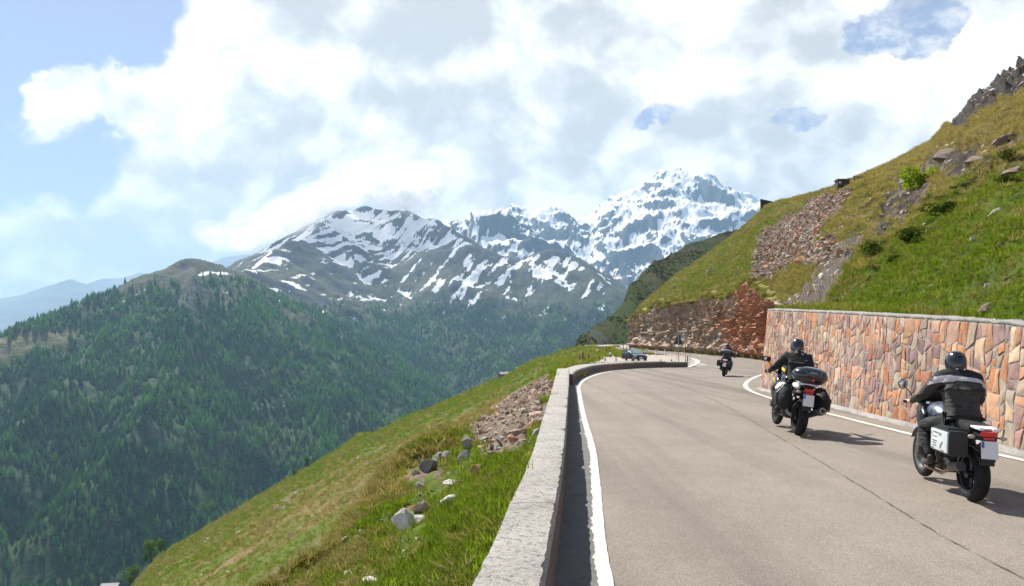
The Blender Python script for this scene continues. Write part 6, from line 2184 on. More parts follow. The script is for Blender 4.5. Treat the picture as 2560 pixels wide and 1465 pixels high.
def helmet_parts(root, c, mat, tilt=-0.12):
    x, y, z = c
    sh = MB()
    prof = [(0.0, 0.155), (0.05, 0.150), (0.092, 0.128), (0.122, 0.085), (0.137, 0.03), (0.139, -0.03), (0.134, -0.085), (0.122, -0.125), (0.108, -0.135), (0.095, -0.12)]
    sh.lathe(prof, (0, 0, 0), 'Z', 28)
    vs = [(a * 0.97, b_ * 1.14 - 0.05 * max(0, -c_) * (b_ < 0) + 0.012 * (b_ > 0) * max(0, -c_ * 6), c_) for a, b_, c_ in sh.v]
    sh.v = vs
    o = sh.build('helmet', mat, root, True); o.location = c; o.rotation_euler = (tilt, 0, 0); o.scale = (0.9, 0.9, 0.92)
    vz = MB().lathe([(0.1395, 0.035), (0.1425, 0.0), (0.140, -0.05)], (0, 0, 0), 'Z', 28)
    vz.f = [f for f in vz.f if all(vz.v[i][1] > 0.02 for i in f)]
    vz.v = [(a * 0.98, b_ * 1.17, c_) for a, b_, c_ in vz.v]; vz = tidy(vz)
    q = vz.build('visor', M_glass, o, True)
    st = MB().box((0, -0.158, -0.085), (0.07, 0.012, 0.014), (0.15, 0, 0)).box((0, -0.151, 0.075), (0.05, 0.02, 0.012), (0.6, 0, 0))
    st.build('vent', M_rimdark, o)
    MB().box((-0.05, -0.150, -0.112), (0.03, 0.012, 0.012)).box((0.05, -0.150, -0.112), (0.03, 0.012, 0.012)).build('stud', M_chrome, o)
    return o


def make_rider(name, label, meshes, band=True, helm=M_helm, u=0.0, gloves=(True, True), jacket_mat=None):
    r = thing('person', label, 'person')
    link('body', meshes['body'], r)
    j = meshes['jacket']
    if jacket_mat is not None:
        j = j.copy(); j.materials.clear(); j.materials.append(jacket_mat)
    jo = link('jacket', j, r)
    if band:
        link('reflective_band', band_mesh(meshes['jacket'], u), jo)
        link('yoke', yoke_mesh(meshes['jacket'], u), jo)
    else:
        MB().box((0.10, 0.275, 1.30 + u), (0.045, 0.006, 0.008)).build('logo_tab', M_band, jo)
    link('trousers', meshes['trousers'], r)
    for b_ in meshes['boots']: link('boot', b_, r)
    for g_, w in zip(meshes['gloves'], gloves):
        if w: link('glove', g_, r)
    helmet_parts(r, (0, 0.585, 1.555 + u), helm)
    return r


def wheel(root, name, c, R, w, rim_mat, spokes=5):
    ww = w / 2
    o = bpy.data.objects.new(name, None); COL.objects.link(o); o.parent = root; o.location = c; o.empty_display_size = 0.1
    prof = []
    for k in range(15):
        a = math.pi * (k / 14) - math.pi / 2
        prof.append((R - 0.085 * (w / 0.17) ** 0.5 * (1 - math.cos(a)) , ww * math.sin(a)))
    prof += [(R - 0.105, ww * 0.72), (R - 0.105, -ww * 0.72)]
    MB().lathe(prof, (0, 0, 0), 'X', 40, True).build('tyre', M_rubber, o, True)
    rm = MB().lathe([(R - 0.098, -ww * 0.74), (R - 0.098, ww * 0.74), (R - 0.125, ww * 0.70), (R - 0.135, ww * 0.2), (R - 0.135, -ww * 0.2), (R - 0.125, -ww * 0.70)], (0, 0, 0), 'X', 32, True)
    rm.lathe([(0.0, -ww * 0.9), (0.055, -ww * 0.9), (0.055, ww * 0.9), (0.0, ww * 0.9)], (0, 0, 0), 'X', 14)
    for k in range(spokes):
        for da in (-0.12, 0.12):
            a = 2 * math.pi * k / spokes
            p0 = (0, 0.05 * math.cos(a + da * 2), 0.05 * math.sin(a + da * 2)); p1 = (0, (R - 0.125) * math.cos(a + da), (R - 0.125) * math.sin(a + da))
            rm.tube([p0, p1], [0.015, 0.012], 6)
    rm.build('rim', rim_mat, o, True)
    MB().lathe([(0.07, ww * 0.95), (0.135, ww * 0.95), (0.135, ww * 0.95 + 0.006), (0.07, ww * 0.95 + 0.006)], (0, 0, 0), 'X', 24, True).build('brake_disc', M_rim, o)
    return o


def make_bike(label, style, sides=(-1, 1)):
    """touring motorcycle: rear contact patch at the origin, facing +Y"""
    b = thing('motorcycle', label, 'motorcycle')
    body_mat = M_bluegrey if style == 'silver' else M_gloss
    wheel(b, 'rear_wheel', (0, 0, 0.325), 0.325, 0.175, M_rimdark)
    wheel(b, 'front_wheel', (0, 1.50, 0.335), 0.335, 0.115, M_rim if style == 'silver' else M_rimdark)
    # swing arm, frame, engine
    MB().tube([(0.12, 0.02, 0.325), (0.13, 0.35, 0.36), (0.08, 0.62, 0.42)], [0.03, 0.042, 0.05], 8).tube([(-0.12, 0.02, 0.325), (-0.13, 0.35, 0.36), (-0.08, 0.62, 0.42)], [0.025, 0.035, 0.045], 8).build('swing_arm', M_rimdark, b, True)
    en = MB().box((0, 0.80, 0.42), (0.30, 0.44, 0.34), bevel=0.05).box((0, 0.66, 0.30), (0.24, 0.34, 0.12), bevel=0.03)
    for s_ in (-1, 1):
        en.lathe([(0.0, 0), (0.075, 0), (0.085, 0.03), (0.085, 0.13), (0.07, 0.16), (0.0, 0.17)], (0, 0, 0), 'X', 14) if False else None
        en.tube([(s_ * 0.12, 0.92, 0.44), (s_ * 0.24, 0.93, 0.45), (s_ * 0.31, 0.93, 0.455)], [0.085, 0.085, 0.065], 14)
        for q in range(4):
            en.tube([(s_ * (0.15 + 0.03 * q), 0.92, 0.44), (s_ * (0.16 + 0.03 * q), 0.92, 0.44)], 0.10, 14)
    en.build('engine', M_engine, b, True)
    fr = MB()
    for s_ in (-1, 1):
        fr.tube([(s_ * 0.10, 1.22, 0.95), (s_ * 0.13, 0.95, 0.68), (s_ * 0.13, 0.62, 0.50)], 0.024, 7)
        fr.tube([(s_ * 0.12, 0.66, 0.62), (s_ * 0.13, 0.25, 0.74), (s_ * 0.11, -0.18, 0.80)], 0.016, 7)
        fr.tube([(s_ * 0.12, 0.55, 0.42), (s_ * 0.13, 0.1, 0.70)], 0.014, 7)
    fr.build('frame', M_black, b, True)
    # fork
    for s_ in (-1, 1):
        MB().tube([(s_ * 0.095, 1.50, 0.335), (s_ * 0.095, 1.42, 0.62)], 0.030, 10).tube([(s_ * 0.095, 1.42, 0.62), (s_ * 0.095, 1.30, 1.00)], 0.024, 10).build('fork_leg', M_rim if style == 'silver' else M_rimdark, b, True)
    fd = MB().lathe([(0.36, -0.07), (0.375, -0.03), (0.378, 0.0), (0.375, 0.03), (0.36, 0.07)], (0, 1.50, 0.335), 'X', 40)
    fd.f = [f for f in fd.f if all(fd.v[i][2] > 0.47 for i in f)]; fd = tidy(fd)
    fd.build('front_mudguard', body_mat, b, True)
    # tank, flanks, nose, screen
    tk = MB().ellipsoid((0, 0.88, 0.93), (0.19, 0.34, 0.17), 20, 12, (0.16, 0, 0))
    tk.build('fuel_tank', body_mat, b, True)
    fl = MB()
    for s_ in (-1, 1):
        fl.ellipsoid((s_ * 0.20, 1.08, 0.84), (0.055, 0.24, 0.17), 14, 10, (0.5, 0, s_ * 0.15))
    fl.build('side_fairing', M_black if style == 'silver' else body_mat, b, True)
    MB().ellipsoid((0, 1.36, 0.98), (0.15, 0.20, 0.12), 16, 10, (-0.3, 0, 0)).build('nose_fairing', M_black if style == 'silver' else body_mat, b, True)
    MB().ellipsoid((0, 1.52, 0.97), (0.10, 0.05, 0.075), 14, 10).build('headlight', M_chrome, b, True)
    ws = MB()
    n = 9
    rows = []
    for j in range(6):
        h = j / 5
        for k in range(n):
            t = (k / (n - 1)) * 2 - 1
            rows.append((t * (0.18 - 0.05 * h * h), 1.40 - 0.20 * h - 0.10 * t * t * 1.0, 1.05 + 0.27 * h - 0.02 * t * t))
    ws.add(rows, [[j * n + k, j * n + k + 1, (j + 1) * n + k + 1, (j + 1) * n + k] for j in range(5) for k in range(n - 1)])
    wo = ws.build('windscreen', M_glass, b, True)
    so = wo.modifiers.new('thick', 'SOLIDIFY'); so.thickness = 0.005
    # seat and tail
    st_ = MB().rbox((0, 0.40, 0.865), (0.32, 0.42, 0.11), 0.045, (0.05, 0, 0)).rbox((0, 0.03, 0.90), (0.27, 0.40, 0.10), 0.04, (0.08, 0, 0))
    st_.build('seat', M_leather, b, True)
    tl = MB().rbox((0, -0.10, 0.83), (0.20, 0.50, 0.08), 0.03, (0.10, 0, 0)).rbox((0, 0.22, 0.78), (0.26, 0.4, 0.10), 0.03)
    tl.build('tail_fairing', M_black, b, True)
    rk = MB().rbox((0, -0.20, 0.915), (0.24, 0.28, 0.022), 0.009, (0.06, 0, 0)).rbox((-0.075, -0.34, 0.905), (0.06, 0.05, 0.03), 0.009).rbox((0.075, -0.34, 0.905), (0.06, 0.05, 0.03), 0.009)
    rk.build('luggage_rack', M_white if style == 'silver' else M_black, b, True)
    MB().rbox((0, -0.355, 0.855), (0.165, 0.05, 0.06), 0.018, (0.15, 0, 0)).build('tail_light', M_redlens, b, True)
    MB().rbox((0, -0.37, 0.80), (0.12, 0.02, 0.028), 0.006).build('reflector', M_redlens, b)
    for s_ in (-1, 1):
        ind = MB().tube([(s_ * 0.06, -0.31, 0.815), (s_ * 0.15, -0.325, 0.81)], 0.010, 6).build('indicator', M_black, b, True)
        MB().ellipsoid((s_ * 0.175, -0.33, 0.81), (0.042, 0.022, 0.024), 12, 8).build('lens', M_amber, ind, True)
    # plate carrier, plate, rear mudguard
    MB().tube([(0, -0.30, 0.82), (0, -0.335, 0.74), (0, -0.335, 0.58)], [0.03, 0.02, 0.015], 6).rbox((0, -0.362, 0.66), (0.15, 0.02, 0.26), 0.006, (-0.12, 0, 0)).rbox((0, -0.335, 0.53), (0.16, 0.03, 0.10), 0.01, (-0.25, 0, 0)).build('plate_carrier', M_black, b, True)
    pl = MB().rbox((0, -0.398, 0.672), (0.185, 0.006, 0.205), 0.002, (-0.12, 0, 0)).build('number_plate', M_plate, b)
    MB().rbox((-0.078, -0.4095, 0.735), (0.026, 0.004, 0.075), 0.001, (-0.12, 0, 0)).build('blue_strip', M_blue, pl)
    mg = MB().lathe([(0.348, -0.085), (0.360, -0.05), (0.364, 0.0), (0.360, 0.05), (0.348, 0.085)], (0, 0, 0.325), 'X', 40)
    mg.f = [f for f in mg.f if all(mg.v[i][2] > 0.50 for i in f)]; mg = tidy(mg)
    mg.build('rear_mudguard', M_black, b, True)
    # bars, mirrors
    hb = MB().tube([(-0.43, 1.09, 1.07), (-0.28, 1.13, 1.085), (-0.14, 1.20, 1.03), (0.14, 1.20, 1.03), (0.28, 1.13, 1.085), (0.43, 1.09, 1.07)], 0.013, 8)
    hb.build('handlebar', M_rimdark, b, True)
    for s_ in (-1, 1):
        MB().tube([(s_ * 0.33, 1.103, 1.082), (s_ * 0.445, 1.072, 1.064)], 0.019, 9).build('grip', M_rubber, b, True)
        MB().tube([(s_ * 0.30, 1.19, 1.075), (s_ * 0.42, 1.17, 1.062)], 0.006, 6).build('lever', M_chrome, b, True)
        ms = MB().tube([(s_ * 0.30, 1.13, 1.09), (s_ * 0.36, 1.12, 1.20), (s_ * 0.43, 1.10, 1.265)], 0.007, 6)
        mo = ms.build('mirror', M_black, b, True)
        if style == 'black':
            MB().rbox((s_ * 0.455, 1.095, 1.30), (0.15, 0.045, 0.10), 0.03, (0, 0, s_ * 0.1)).build('mirror_shell', M_black, mo, True)
        else:
            MB().ellipsoid((s_ * 0.455, 1.10, 1.30), (0.065, 0.028, 0.068), 16, 10).build('mirror_shell', M_black, mo, True)
        MB().ellipsoid((s_ * 0.455, 1.082 if style != 'black' else 1.078, 1.30), (0.054, 0.012, 0.056) if style != 'black' else (0.062, 0.006, 0.038), 16, 8).build('mirror_glass', M_chrome, mo, True)
    cl = MB()
    for s_ in (-1, 1):
        cl.lathe([(0.0, 0), (0.045, 0.0), (0.045, 0.03), (0.0, 0.035)], (s_ * 0.06, 1.235, 1.045), 'Z', 14)
    cl.build('instruments', M_chrome, b, True)
    # foot pegs, stand, exhaust
    for s_ in (-1, 1):
        MB().tube([(s_ * 0.12, 0.66, 0.335), (s_ * 0.27, 0.66, 0.275)], 0.013, 6).build('foot_peg', M_rimdark, b)
    q_ = 1 if style == 'black' else -1
    ex = MB().tube([(q_ * 0.16, 0.98, 0.40), (q_ * 0.20, 0.86, 0.24), (q_ * 0.14, 0.55, 0.22), (q_ * 0.17, 0.25, 0.32)], 0.022, 9)
    exo = ex.build('exhaust_pipe', M_copper, b, True)
    sx_ = 0.27 if style == 'black' else 0.20
    if style == 'black':
        MB().tube([(0.17, 0.25, 0.32), (0.26, 0.05, 0.44), (0.285, -0.30, 0.52), (0.287, -0.335, 0.523)], [0.03, 0.062, 0.068, 0.060], 18).build('silencer', M_rim, exo, True)
        MB().tube([(0.287, -0.33, 0.523), (0.288, -0.345, 0.525)], 0.036, 14).build('silencer_mouth', M_black, exo, True)
    else:
        MB().tube([(-0.17, 0.25, 0.32), (-0.20, 0.08, 0.38), (-0.21, -0.18, 0.43)], [0.03, 0.058, 0.055], 16).build('silencer', M_rimdark, exo, True)
    if style == 'silver':
        # hard cases: black shells with embossed silver outer panels
        for s_ in sides:
            cs = MB().rbox((s_ * 0.30, -0.06, 0.705), (0.21, 0.52, 0.30), 0.03).rbox((s_ * 0.30, -0.06, 0.862), (0.17, 0.30, 0.03), 0.01).build('pannier', M_black, b, True)
            pn = MB().rbox((s_ * 0.413, -0.06, 0.708), (0.022, 0.47, 0.25), 0.010).build('silver_panel', M_silver, cs, True)
            em = MB()
            X_ = s_ * 0.428
            em.rbox((X_, 0.02, 0.798), (0.010, 0.22, 0.012), 0.003).rbox((X_, 0.145, 0.785), (0.010, 0.06, 0.012), 0.003, (0.6, 0, 0)).rbox((X_, -0.105, 0.785), (0.010, 0.06, 0.012), 0.003, (-0.6, 0, 0))
            em.rbox((X_, 0.06, 0.695), (0.010, 0.13, 0.012), 0.003).rbox((X_, -0.14, 0.665), (0.010, 0.11, 0.012), 0.003, (-0.9, 0, 0))
            em.build('embossed_rib', M_chrome, cs)
            MB().rbox((s_ * 0.4265, 0.06, 0.742), (0.004, 0.13, 0.007), 0.001).rbox((s_ * 0.4265, 0.06, 0.661), (0.004, 0.11, 0.007), 0.001).rbox((s_ * 0.4265, 0.06, 0.631), (0.004, 0.11, 0.007), 0.001).rbox((s_ * 0.4265, 0.12, 0.599), (0.004, 0.10, 0.007), 0.001).rbox((s_ * 0.4265, -0.18, 0.599), (0.004, 0.10, 0.007), 0.001).build('slot', M_rimdark, cs)
    else:
        # soft saddle bags, big rounded top box
        for s_ in (-1, 1):
            g_ = MB().ellipsoid((s_ * 0.335, 0.02, 0.66), (0.15, 0.29, 0.24), 22, 14, (0.25, 0, 0))
            g_.v = [(x, y, z + 0.05 * (y - 0.02)) for x, y, z in g_.v]
            bg = g_.build('saddle_bag', M_jackblk, b, True)
            ld = MB().ellipsoid((s_ * 0.345, 0.10, 0.735), (0.135, 0.20, 0.185), 22, 14, (0.5, 0, 0), -0.1)
            ld.f = [f for f in ld.f if all(ld.v[i][2] > 0.765 for i in f)]; ld = tidy(ld)
            ld.build('bag_flap', M_white if s_ < 0 else M_jackblk, bg, True)
            MB().tube([(s_ * 0.20, -0.05, 0.89), (s_ * 0.36, -0.07, 0.90), (s_ * 0.48, -0.08, 0.72), (s_ * 0.47, -0.09, 0.5)], 0.014, 5).build('strap', M_black, bg)
        tb = MB().ellipsoid((0, -0.27, 1.115), (0.31, 0.235, 0.165), 30, 18)
        out = []
        for x, y, z in tb.v:
            dx, dy, dz = x, y + 0.27, z - 1.115
            L = ((abs(dx) / 0.31) ** 3 + (abs(dy) / 0.235) ** 3 + (abs(dz) / 0.165) ** 2.6 + 1e-9) ** (1 / 2.8)
            k = 1 / max(L, 0.3) if L > 1e-3 else 1
            k = 0.55 + 0.45 * k
            out.append((dx * k, -0.27 + dy * k, 1.115 + max(dz * k, -0.145)))
        tb.v = out
        tbo = tb.build('top_box', M_gloss, b, True)
        sm_ = MB()
        ring = [(0.322 * math.cos(a), -0.27 + 0.245 * math.sin(a), 1.085) for a in np.linspace(0, 2 * math.pi, 41)]
        sm_.tube(ring, 0.006, 5).build('lid_seam', M_rimdark, tbo)
        cv2 = [(-0.15, -0.462, 1.205), (-0.11, -0.487, 1.160), (0, -0.507, 1.142), (0.11, -0.487, 1.150), (0.15, -0.462, 1.185)]
        MB().tube(cv2, 0.019, 8).build('grey_trim', M_bluegrey, tbo, True)
        MB().rbox((0.0, -0.492, 1.180), (0.12, 0.008, 0.012), 0.002, (-0.5, 0, 0)).build('name_strip', M_silver, tbo)
        MB().rbox((0.0, -0.508, 1.045), (0.04, 0.016, 0.05), 0.005).build('latch', M_redlens, tbo)
        MB().tube([(-0.12, -0.1, 0.93), (-0.12, -0.42, 0.955)], 0.012, 6).tube([(0.12, -0.1, 0.93), (0.12, -0.42, 0.955)], 0.012, 6).rbox((0, -0.27, 0.962), (0.3, 0.3, 0.02), 0.006).build('box_plate', M_silver, b)
        wt_ = MB().ellipsoid((-0.16, -0.10, 0.90), (0.06, 0.17, 0.055), 14, 10, (0.12, 0, 0.0)).build('white_tail_panel', M_white, b, True)
        MB().rbox((-0.205, -0.10, 0.91), (0.018, 0.12, 0.016), 0.004, (0.12, 0, 0)).build('yellow_mark', M_yellow, wt_)
        # tank bag with a yellow panel
        tg = MB().rbox((0, 0.93, 1.12), (0.30, 0.34, 0.17), 0.06, (0.15, 0, 0)).build('tank_bag', M_jackblk, b, True)
        MB().rbox((-0.152, 0.93, 1.14), (0.008, 0.24, 0.05), 0.002, (0.15, 0, 0)).rbox((-0.156, 0.99, 1.145), (0.006, 0.10, 0.018), 0.002, (0.15, 0, 0)).build('yellow_panel', M_yellow, tg)
        for s_ in (-1, 1):
            yp = MB().ellipsoid((s_ * 0.215, 1.05, 0.90), (0.05, 0.20, 0.085), 14, 10, (0.3, 0, 0)).build('tank_flank', M_bluegrey, b, True)
            MB().rbox((s_ * 0.268, 1.02, 0.90), (0.006, 0.26, 0.055), 0.002, (0.35, 0, 0)).build('yellow_sticker', M_yellow, yp)
    return b


def copy_tree(o, parent=None):
    c = o.copy(); COL.objects.link(c)
    if parent is not None: c.parent = parent
    for ch in [q for q in o.children]:
        copy_tree(ch, c)
    return c


GBK = 'motorcycles climbing the pass road'; GRD = 'motorcycle riders seen from behind'
mesh_a = rider_meshes(1.09, 0.10)
mesh_b = rider_meshes(1.04, 0.08)


def place_pair(bike, rider, pos, yaw, lean, s=1.0, rider_lean=0.0):
    for o, l in ((bike, lean), (rider, lean + rider_lean)):
        o.rotation_mode = 'XYZ'
        o.location = pos
        o.scale = (s, s, s)
        o.rotation_euler = (Matrix.Rotation(-yaw, 3, 'Z') @ Matrix.Rotation(math.radians(0.7), 3, 'X') @ Matrix.Rotation(l, 3, 'Y')).to_euler()


def ground(px, py):
    g = G([px], [py])[0]
    return Vector((g[0], g[1], g[2] - 0.004))


bk1 = make_bike('grey and black touring motorcycle with a silver hard case, nearest of the three', 'silver', (-1,)); bk1['group'] = GBK
rd1 = make_rider('person', 'stout rider, charcoal jacket with pale shoulder chevron, matt black helmet, nearest to us', mesh_a, True, M_helm, 0.10, (False, True)); rd1['group'] = GRD
place_pair(bk1, rd1, ground(2430, 1251), math.radians(9.0), math.radians(3.5), 0.93)
bk2 = make_bike('black touring motorcycle with a big rounded top box and soft saddle bags', 'black'); bk2['group'] = GBK
rd2 = make_rider('person', 'rider all in black with a glossy helmet on the motorcycle with the top box', mesh_b, False, M_helm2, 0.08, (True, True), M_jackblk); rd2['group'] = GRD
place_pair(bk2, rd2, ground(1993, 1087), math.radians(5.5), math.radians(8.5), 1.06, math.radians(-1.5))
bk3 = make_bike('small distant touring motorcycle with a silver case leaning into the bend', 'silver'); bk3['group'] = GBK
rd3 = copy_tree(rd1); rd3['label'] = 'distant rider with pale shoulder chevron leaning into the bend before the crag'
place_pair(bk3, rd3, ground(1809, 941), math.radians(21), math.radians(7), 1.02)


# ------------------------------------------------------------------ things beside the road
M_steel = plain('galvanised_steel', (0.38, 0.39, 0.40), 0.45, 0.7, var=0.1)
M_signback = plain('dark_sign_back', (0.030, 0.040, 0.055), 0.5, var=0.15)
M_post = plain('white_post_plastic', (0.74, 0.73, 0.70), 0.55, var=0.08)
M_postblk = plain('black_post_band', (0.02, 0.02, 0.022), 0.5)
M_amberp = plain('yellow_snow_pole', (0.72, 0.42, 0.02), 0.5, var=0.1)
M_wood = plain('weathered_timber', (0.16, 0.125, 0.095), 0.85, var=0.35, scale=12)
M_wooddk = plain('dark_timber', (0.07, 0.055, 0.045), 0.85, var=0.35, scale=12)
M_car = plain('dark_blue_car_paint', (0.016, 0.026, 0.052), 0.2, 0.3, coat=0.9, var=0.05)
M_carglass = plain('car_glass', (0.20, 0.28, 0.29), 0.08, coat=0.6, var=0.05)  # pale blue base colour stands in for sky reflected in the glass
M_lamp = plain('headlamp_glass', (0.75, 0.77, 0.80), 0.1, 0.3, coat=0.8)


def place(px, py, Y):
    return Vector(P(px, py, Y).tolist())


# warning sign seen from behind, on a steel post
p = ground(1697, 907)
p = place(1697, 908, 62.0); p.z = float(road_z(62.0))
top = place(1697, 831, 62.0).z - p.z
t = thing('warning_sign', 'dark back of a triangular road sign on a grey post behind the low parapet', 'road sign', p)
h_ = 30.5 / 1850 * 62
MB().tube([(0, 0.03, -0.3), (0, 0.03, top + 0.03)], 0.035, 10).build('post', M_steel, t, True)
tri = []
hw = 0.40
for (cx, cz) in [(-hw, top - h_), (hw, top - h_), (0, top)]:
    for k in range(4):
        a0 = {(-hw, top - h_): math.pi, (hw, top - h_): -math.pi / 2, (0, top): math.pi / 6}[(cx, cz)]
        a = a0 + k / 3 * (2 * math.pi / 3)
        kx = cx * 0.90; kz = cz + (0.045 if cz < top else -0.06)
        tri.append((kx + 0.04 * math.cos(a), kz + 0.04 * math.sin(a)))
MB().prism(tri, 0.075, 0.083, 'Y').build('sign_plate', M_signback, t)
fr_ = MB().prism([(x * 1.03, z + (0.01 if z > top - h_ / 2 else -0.012)) for x, z in tri], 0.084, 0.092, 'Y').build('sign_face', M_white, t)
for z_ in (top - h_ * 0.55, top - h_ * 0.9):
    MB().box((0, 0.055, z_), (0.16, 0.05, 0.03)).build('clamp', M_steel, t)

# yellow and black snow pole
p = place(1714, 904, 60.0); p.z = float(road_z(60.0))
t = thing('snow_pole', 'thin yellow and black snow pole right of the triangular sign', 'pole', p)
H = place(1714, 848, 60.0).z - p.z
for k in range(4):
    MB().tube([(0, 0, H * k / 4 - (0.3 if k == 0 else 0)), (0, 0, H * (k + 1) / 4)], 0.035, 9).build('band', M_amberp if k % 2 else M_postblk, t)
# white delineator with two black reflectors
p = place(1718.5, 908, 59.0); p.z = float(road_z(59.0))
H = place(1718, 888, 59.0).z - p.z
t = thing('delineator', 'white marker post with black band right at the end of the low parapet', 'marker post', p, group='white marker posts')
MB().prism([(-0.06, -0.05), (0.06, -0.05), (0.06, 0.05), (0.0, 0.07), (-0.06, 0.05)], -0.2, H, 'Z').build('post', M_post, t)
MB().box((0, -0.052, H - 0.16), (0.125, 0.01, 0.13)).box((0.0, -0.052, H - 0.38), (0.125, 0.01, 0.13)).build('reflector', M_postblk, t)
for i, (x, yb, yt, lab) in enumerate([(1640, 886, 874, 'white marker post at the left edge of the far carriageway, nearest the car'), (1663, 887.5, 873, 'white marker post between the car and the triangular sign'), (1619, 881, 871, 'small white marker post beyond the green verge behind the car')]):
    g = G([x], [yb])[0]
    H = place(x, yt, g[1]).z - g[2]
    t = thing('delineator', lab, 'marker post', g, group='white marker posts')
    MB().prism([(-0.07, -0.05), (0.07, -0.05), (0.07, 0.05), (0.0, 0.07), (-0.07, 0.05)], -0.2, H, 'Z').build('post', M_post, t)
    MB().box((0, -0.052, H - 0.22), (0.144, 0.01, 0.14)).build('reflector', M_postblk, t)
# thin grey stakes
for x, yb, yt, Y, lab in [(1725, 901, 882, 66, 'thin grey stake just beyond the white marker at the parapet end'), (1692, 896, 874, 80, 'thin grey stake left of the triangular sign')]:
    p = place(x, yb, Y); p.z = float(road_z(Y)) - 0.05
    H = place(x, yt, Y).z - p.z
    t = thing('stake', lab, 'stake', p, group='thin grey stakes')
    MB().tube([(0, 0, -0.2), (0, 0, H)], 0.025, 7).lathe([(0, H), (0.035, H), (0.03, H + 0.05), (0, H + 0.06)], (0, 0, 0), 'Z', 8).build('rod', M_steel, t)
# low chain barrier between two short posts
Yb = 66.0
a = place(1652, 900, Yb); b_ = place(1679, 901, Yb)
a.z = b_.z = float(road_z(Yb)) - 0.06
t = thing('low_barrier', 'two short dark posts joined by a pale rail on the lay-by behind the low parapet', 'barrier', a)
d = b_ - a
for q in (Vector((0, 0, 0)), d):
    MB().tube([q + Vector((0, 0, -0.2)), q + Vector((0, 0, 0.42))], 0.05, 8).tube([q + Vector((0, 0, 0.42)), q + Vector((0, 0, 0.46))], [0.05, 0.02], 8).build('post', M_postblk, t)
MB().tube([Vector((0, 0, 0.26)), d * 0.5 + Vector((0, 0, 0.22)), d + Vector((0, 0, 0.26))], 0.022, 7).build('rail', M_post, t)

# timber posts of the pasture fence
def on_layby(px, py):
    dd = (Lx - px) ** 2 + (Ly - py) ** 2
    i, j = np.unravel_index(np.argmin(dd), dd.shape)
    return Vector(LV[max(i, 1), j])


GF = 'weathered posts of the pasture fence'
fence_spots = [(1450, 909, 889, 'leftmost of the grey fence posts on the grass beyond the parapet bend', 0.0), (1455.5, 908, 880, 'tall dark fence post next to the leftmost one', 0.05), (1461, 907, 893, 'short leaning fence post, third in the left cluster', -0.12), (1471, 905, 886, 'thick brown fence post right of the left cluster', 0.03),
               (1481, 906, 896, 'short stump-like post on the gravel before the woman', -0.02), (1499, 903, 890, 'slim fence post left of the woman', 0.06), (1516, 882, 865, 'fence post on the green mound behind the woman', -0.05), (1523, 880, 869, 'smaller fence post beside the one on the green mound', 0.1),
               (1542, 879, 867, 'fence post at the near edge of the pale track', 0.0), (1557, 879, 863, 'fence post left of the car roof', 0.02), (1567, 880, 864, 'fence post just behind the open car door', -0.03), (1573, 879, 866, 'slim fence post over the windscreen of the car', 0.04), (1577, 878, 863, 'fence post over the middle of the car', 0.0), (1541.5, 902, 895, 'low stub of a post left of the car', 0.0), (1512, 902.5, 897, 'low stub of a post near the woman', 0.0)]
for x, yb, yt, lab, ln in fence_spots:
    p = on_layby(x, yb)
    H = max(0.35, (yb - yt) / 1850 * p.y)
    t = thing('fence_post', lab, 'post', p, (0, ln, 0), GF)
    MB().tube([(0, 0, -0.3), (0.01, 0, H * 0.5), (0, 0.01, H)], [0.07, 0.065, 0.055], 7).build('shaft', M_wooddk if x % 2 else M_wood, t)
    MB().tube([(0, 0.01, H), (0, 0.01, H + 0.05)], [0.055, 0.02], 7).build('tip', M_wood, t)
# pale rocks of the verge
for x, y, w, h, lab in [(1488, 895, 14, 8, 'pale rock on the verge left of the woman'), (1495, 882, 12, 7, 'pale rock on the green mound'), (1546, 868, 16, 5, 'flat dark rock on the pale track beyond the car'), (1502, 876, 9, 6, 'small pale rock at the top of the green mound'), (1470, 897, 12, 6, 'tan rock in the verge by the thick brown post')]:
    put_rock(lambda a_, b2: (on_layby(a_, b2), None), x, y, w, h, M_rk_grey if 'dark' in lab else M_rk_pale, lab, 'rocks of the roadside verge')

# ---- parked car with its door open, front towards us
p = on_layby(1589, 902)
p = place(1589, 902.5, 84.0)
car = thing('parked_car', 'dark blue car with an open door standing on the lay-by, front towards us', 'car', p, (0, 0, math.radians(8)))
car.scale = (0.95, 0.95, 0.90)
prof = [(-2.05, 0.30), (-2.10, 0.50), (-2.06, 0.66), (-1.95, 0.76), (-1.15, 0.93), (-0.98, 0.97), (1.55, 0.98), (1.98, 0.90), (2.06, 0.62), (2.03, 0.30)]
body = MB()
secs = []
for y, zt_ in [(-2.09, 0.62), (-2.04, 0.72), (-1.9, 0.79), (-1.5, 0.87), (-1.05, 0.94), (-0.2, 0.97), (0.8, 0.98), (1.6, 0.98), (1.95, 0.92), (2.07, 0.75)]:
    hw = 0.86 - 0.10 * max(0, (abs(y) - 1.6) / 0.5) ** 2
    zb = 0.24 if abs(y) < 1.9 else 0.34
    secs.append([(-hw * 0.93, y, zb), (-hw, y, zb + 0.15), (-hw * 1.0, y, 0.58), (-hw * 0.95, y, zt_ - 0.04), (-hw * 0.8, y, zt_), (0, y, zt_ + 0.02), (hw * 0.8, y, zt_), (hw * 0.95, y, zt_ - 0.04), (hw, y, 0.58), (hw, y, zb + 0.15), (hw * 0.93, y, zb)])
n = len(secs[0])
vs = [v for s_ in secs for v in s_]
fs = [[i * n + k, i * n + (k + 1) % n, (i + 1) * n + (k + 1) % n, (i + 1) * n + k] for i in range(len(secs) - 1) for k in range(n)]
fs += [list(range(n))[::-1], [(len(secs) - 1) * n + k for k in range(n)]]
body.add(vs, fs).build('body', M_car, car, True)
cab = MB()
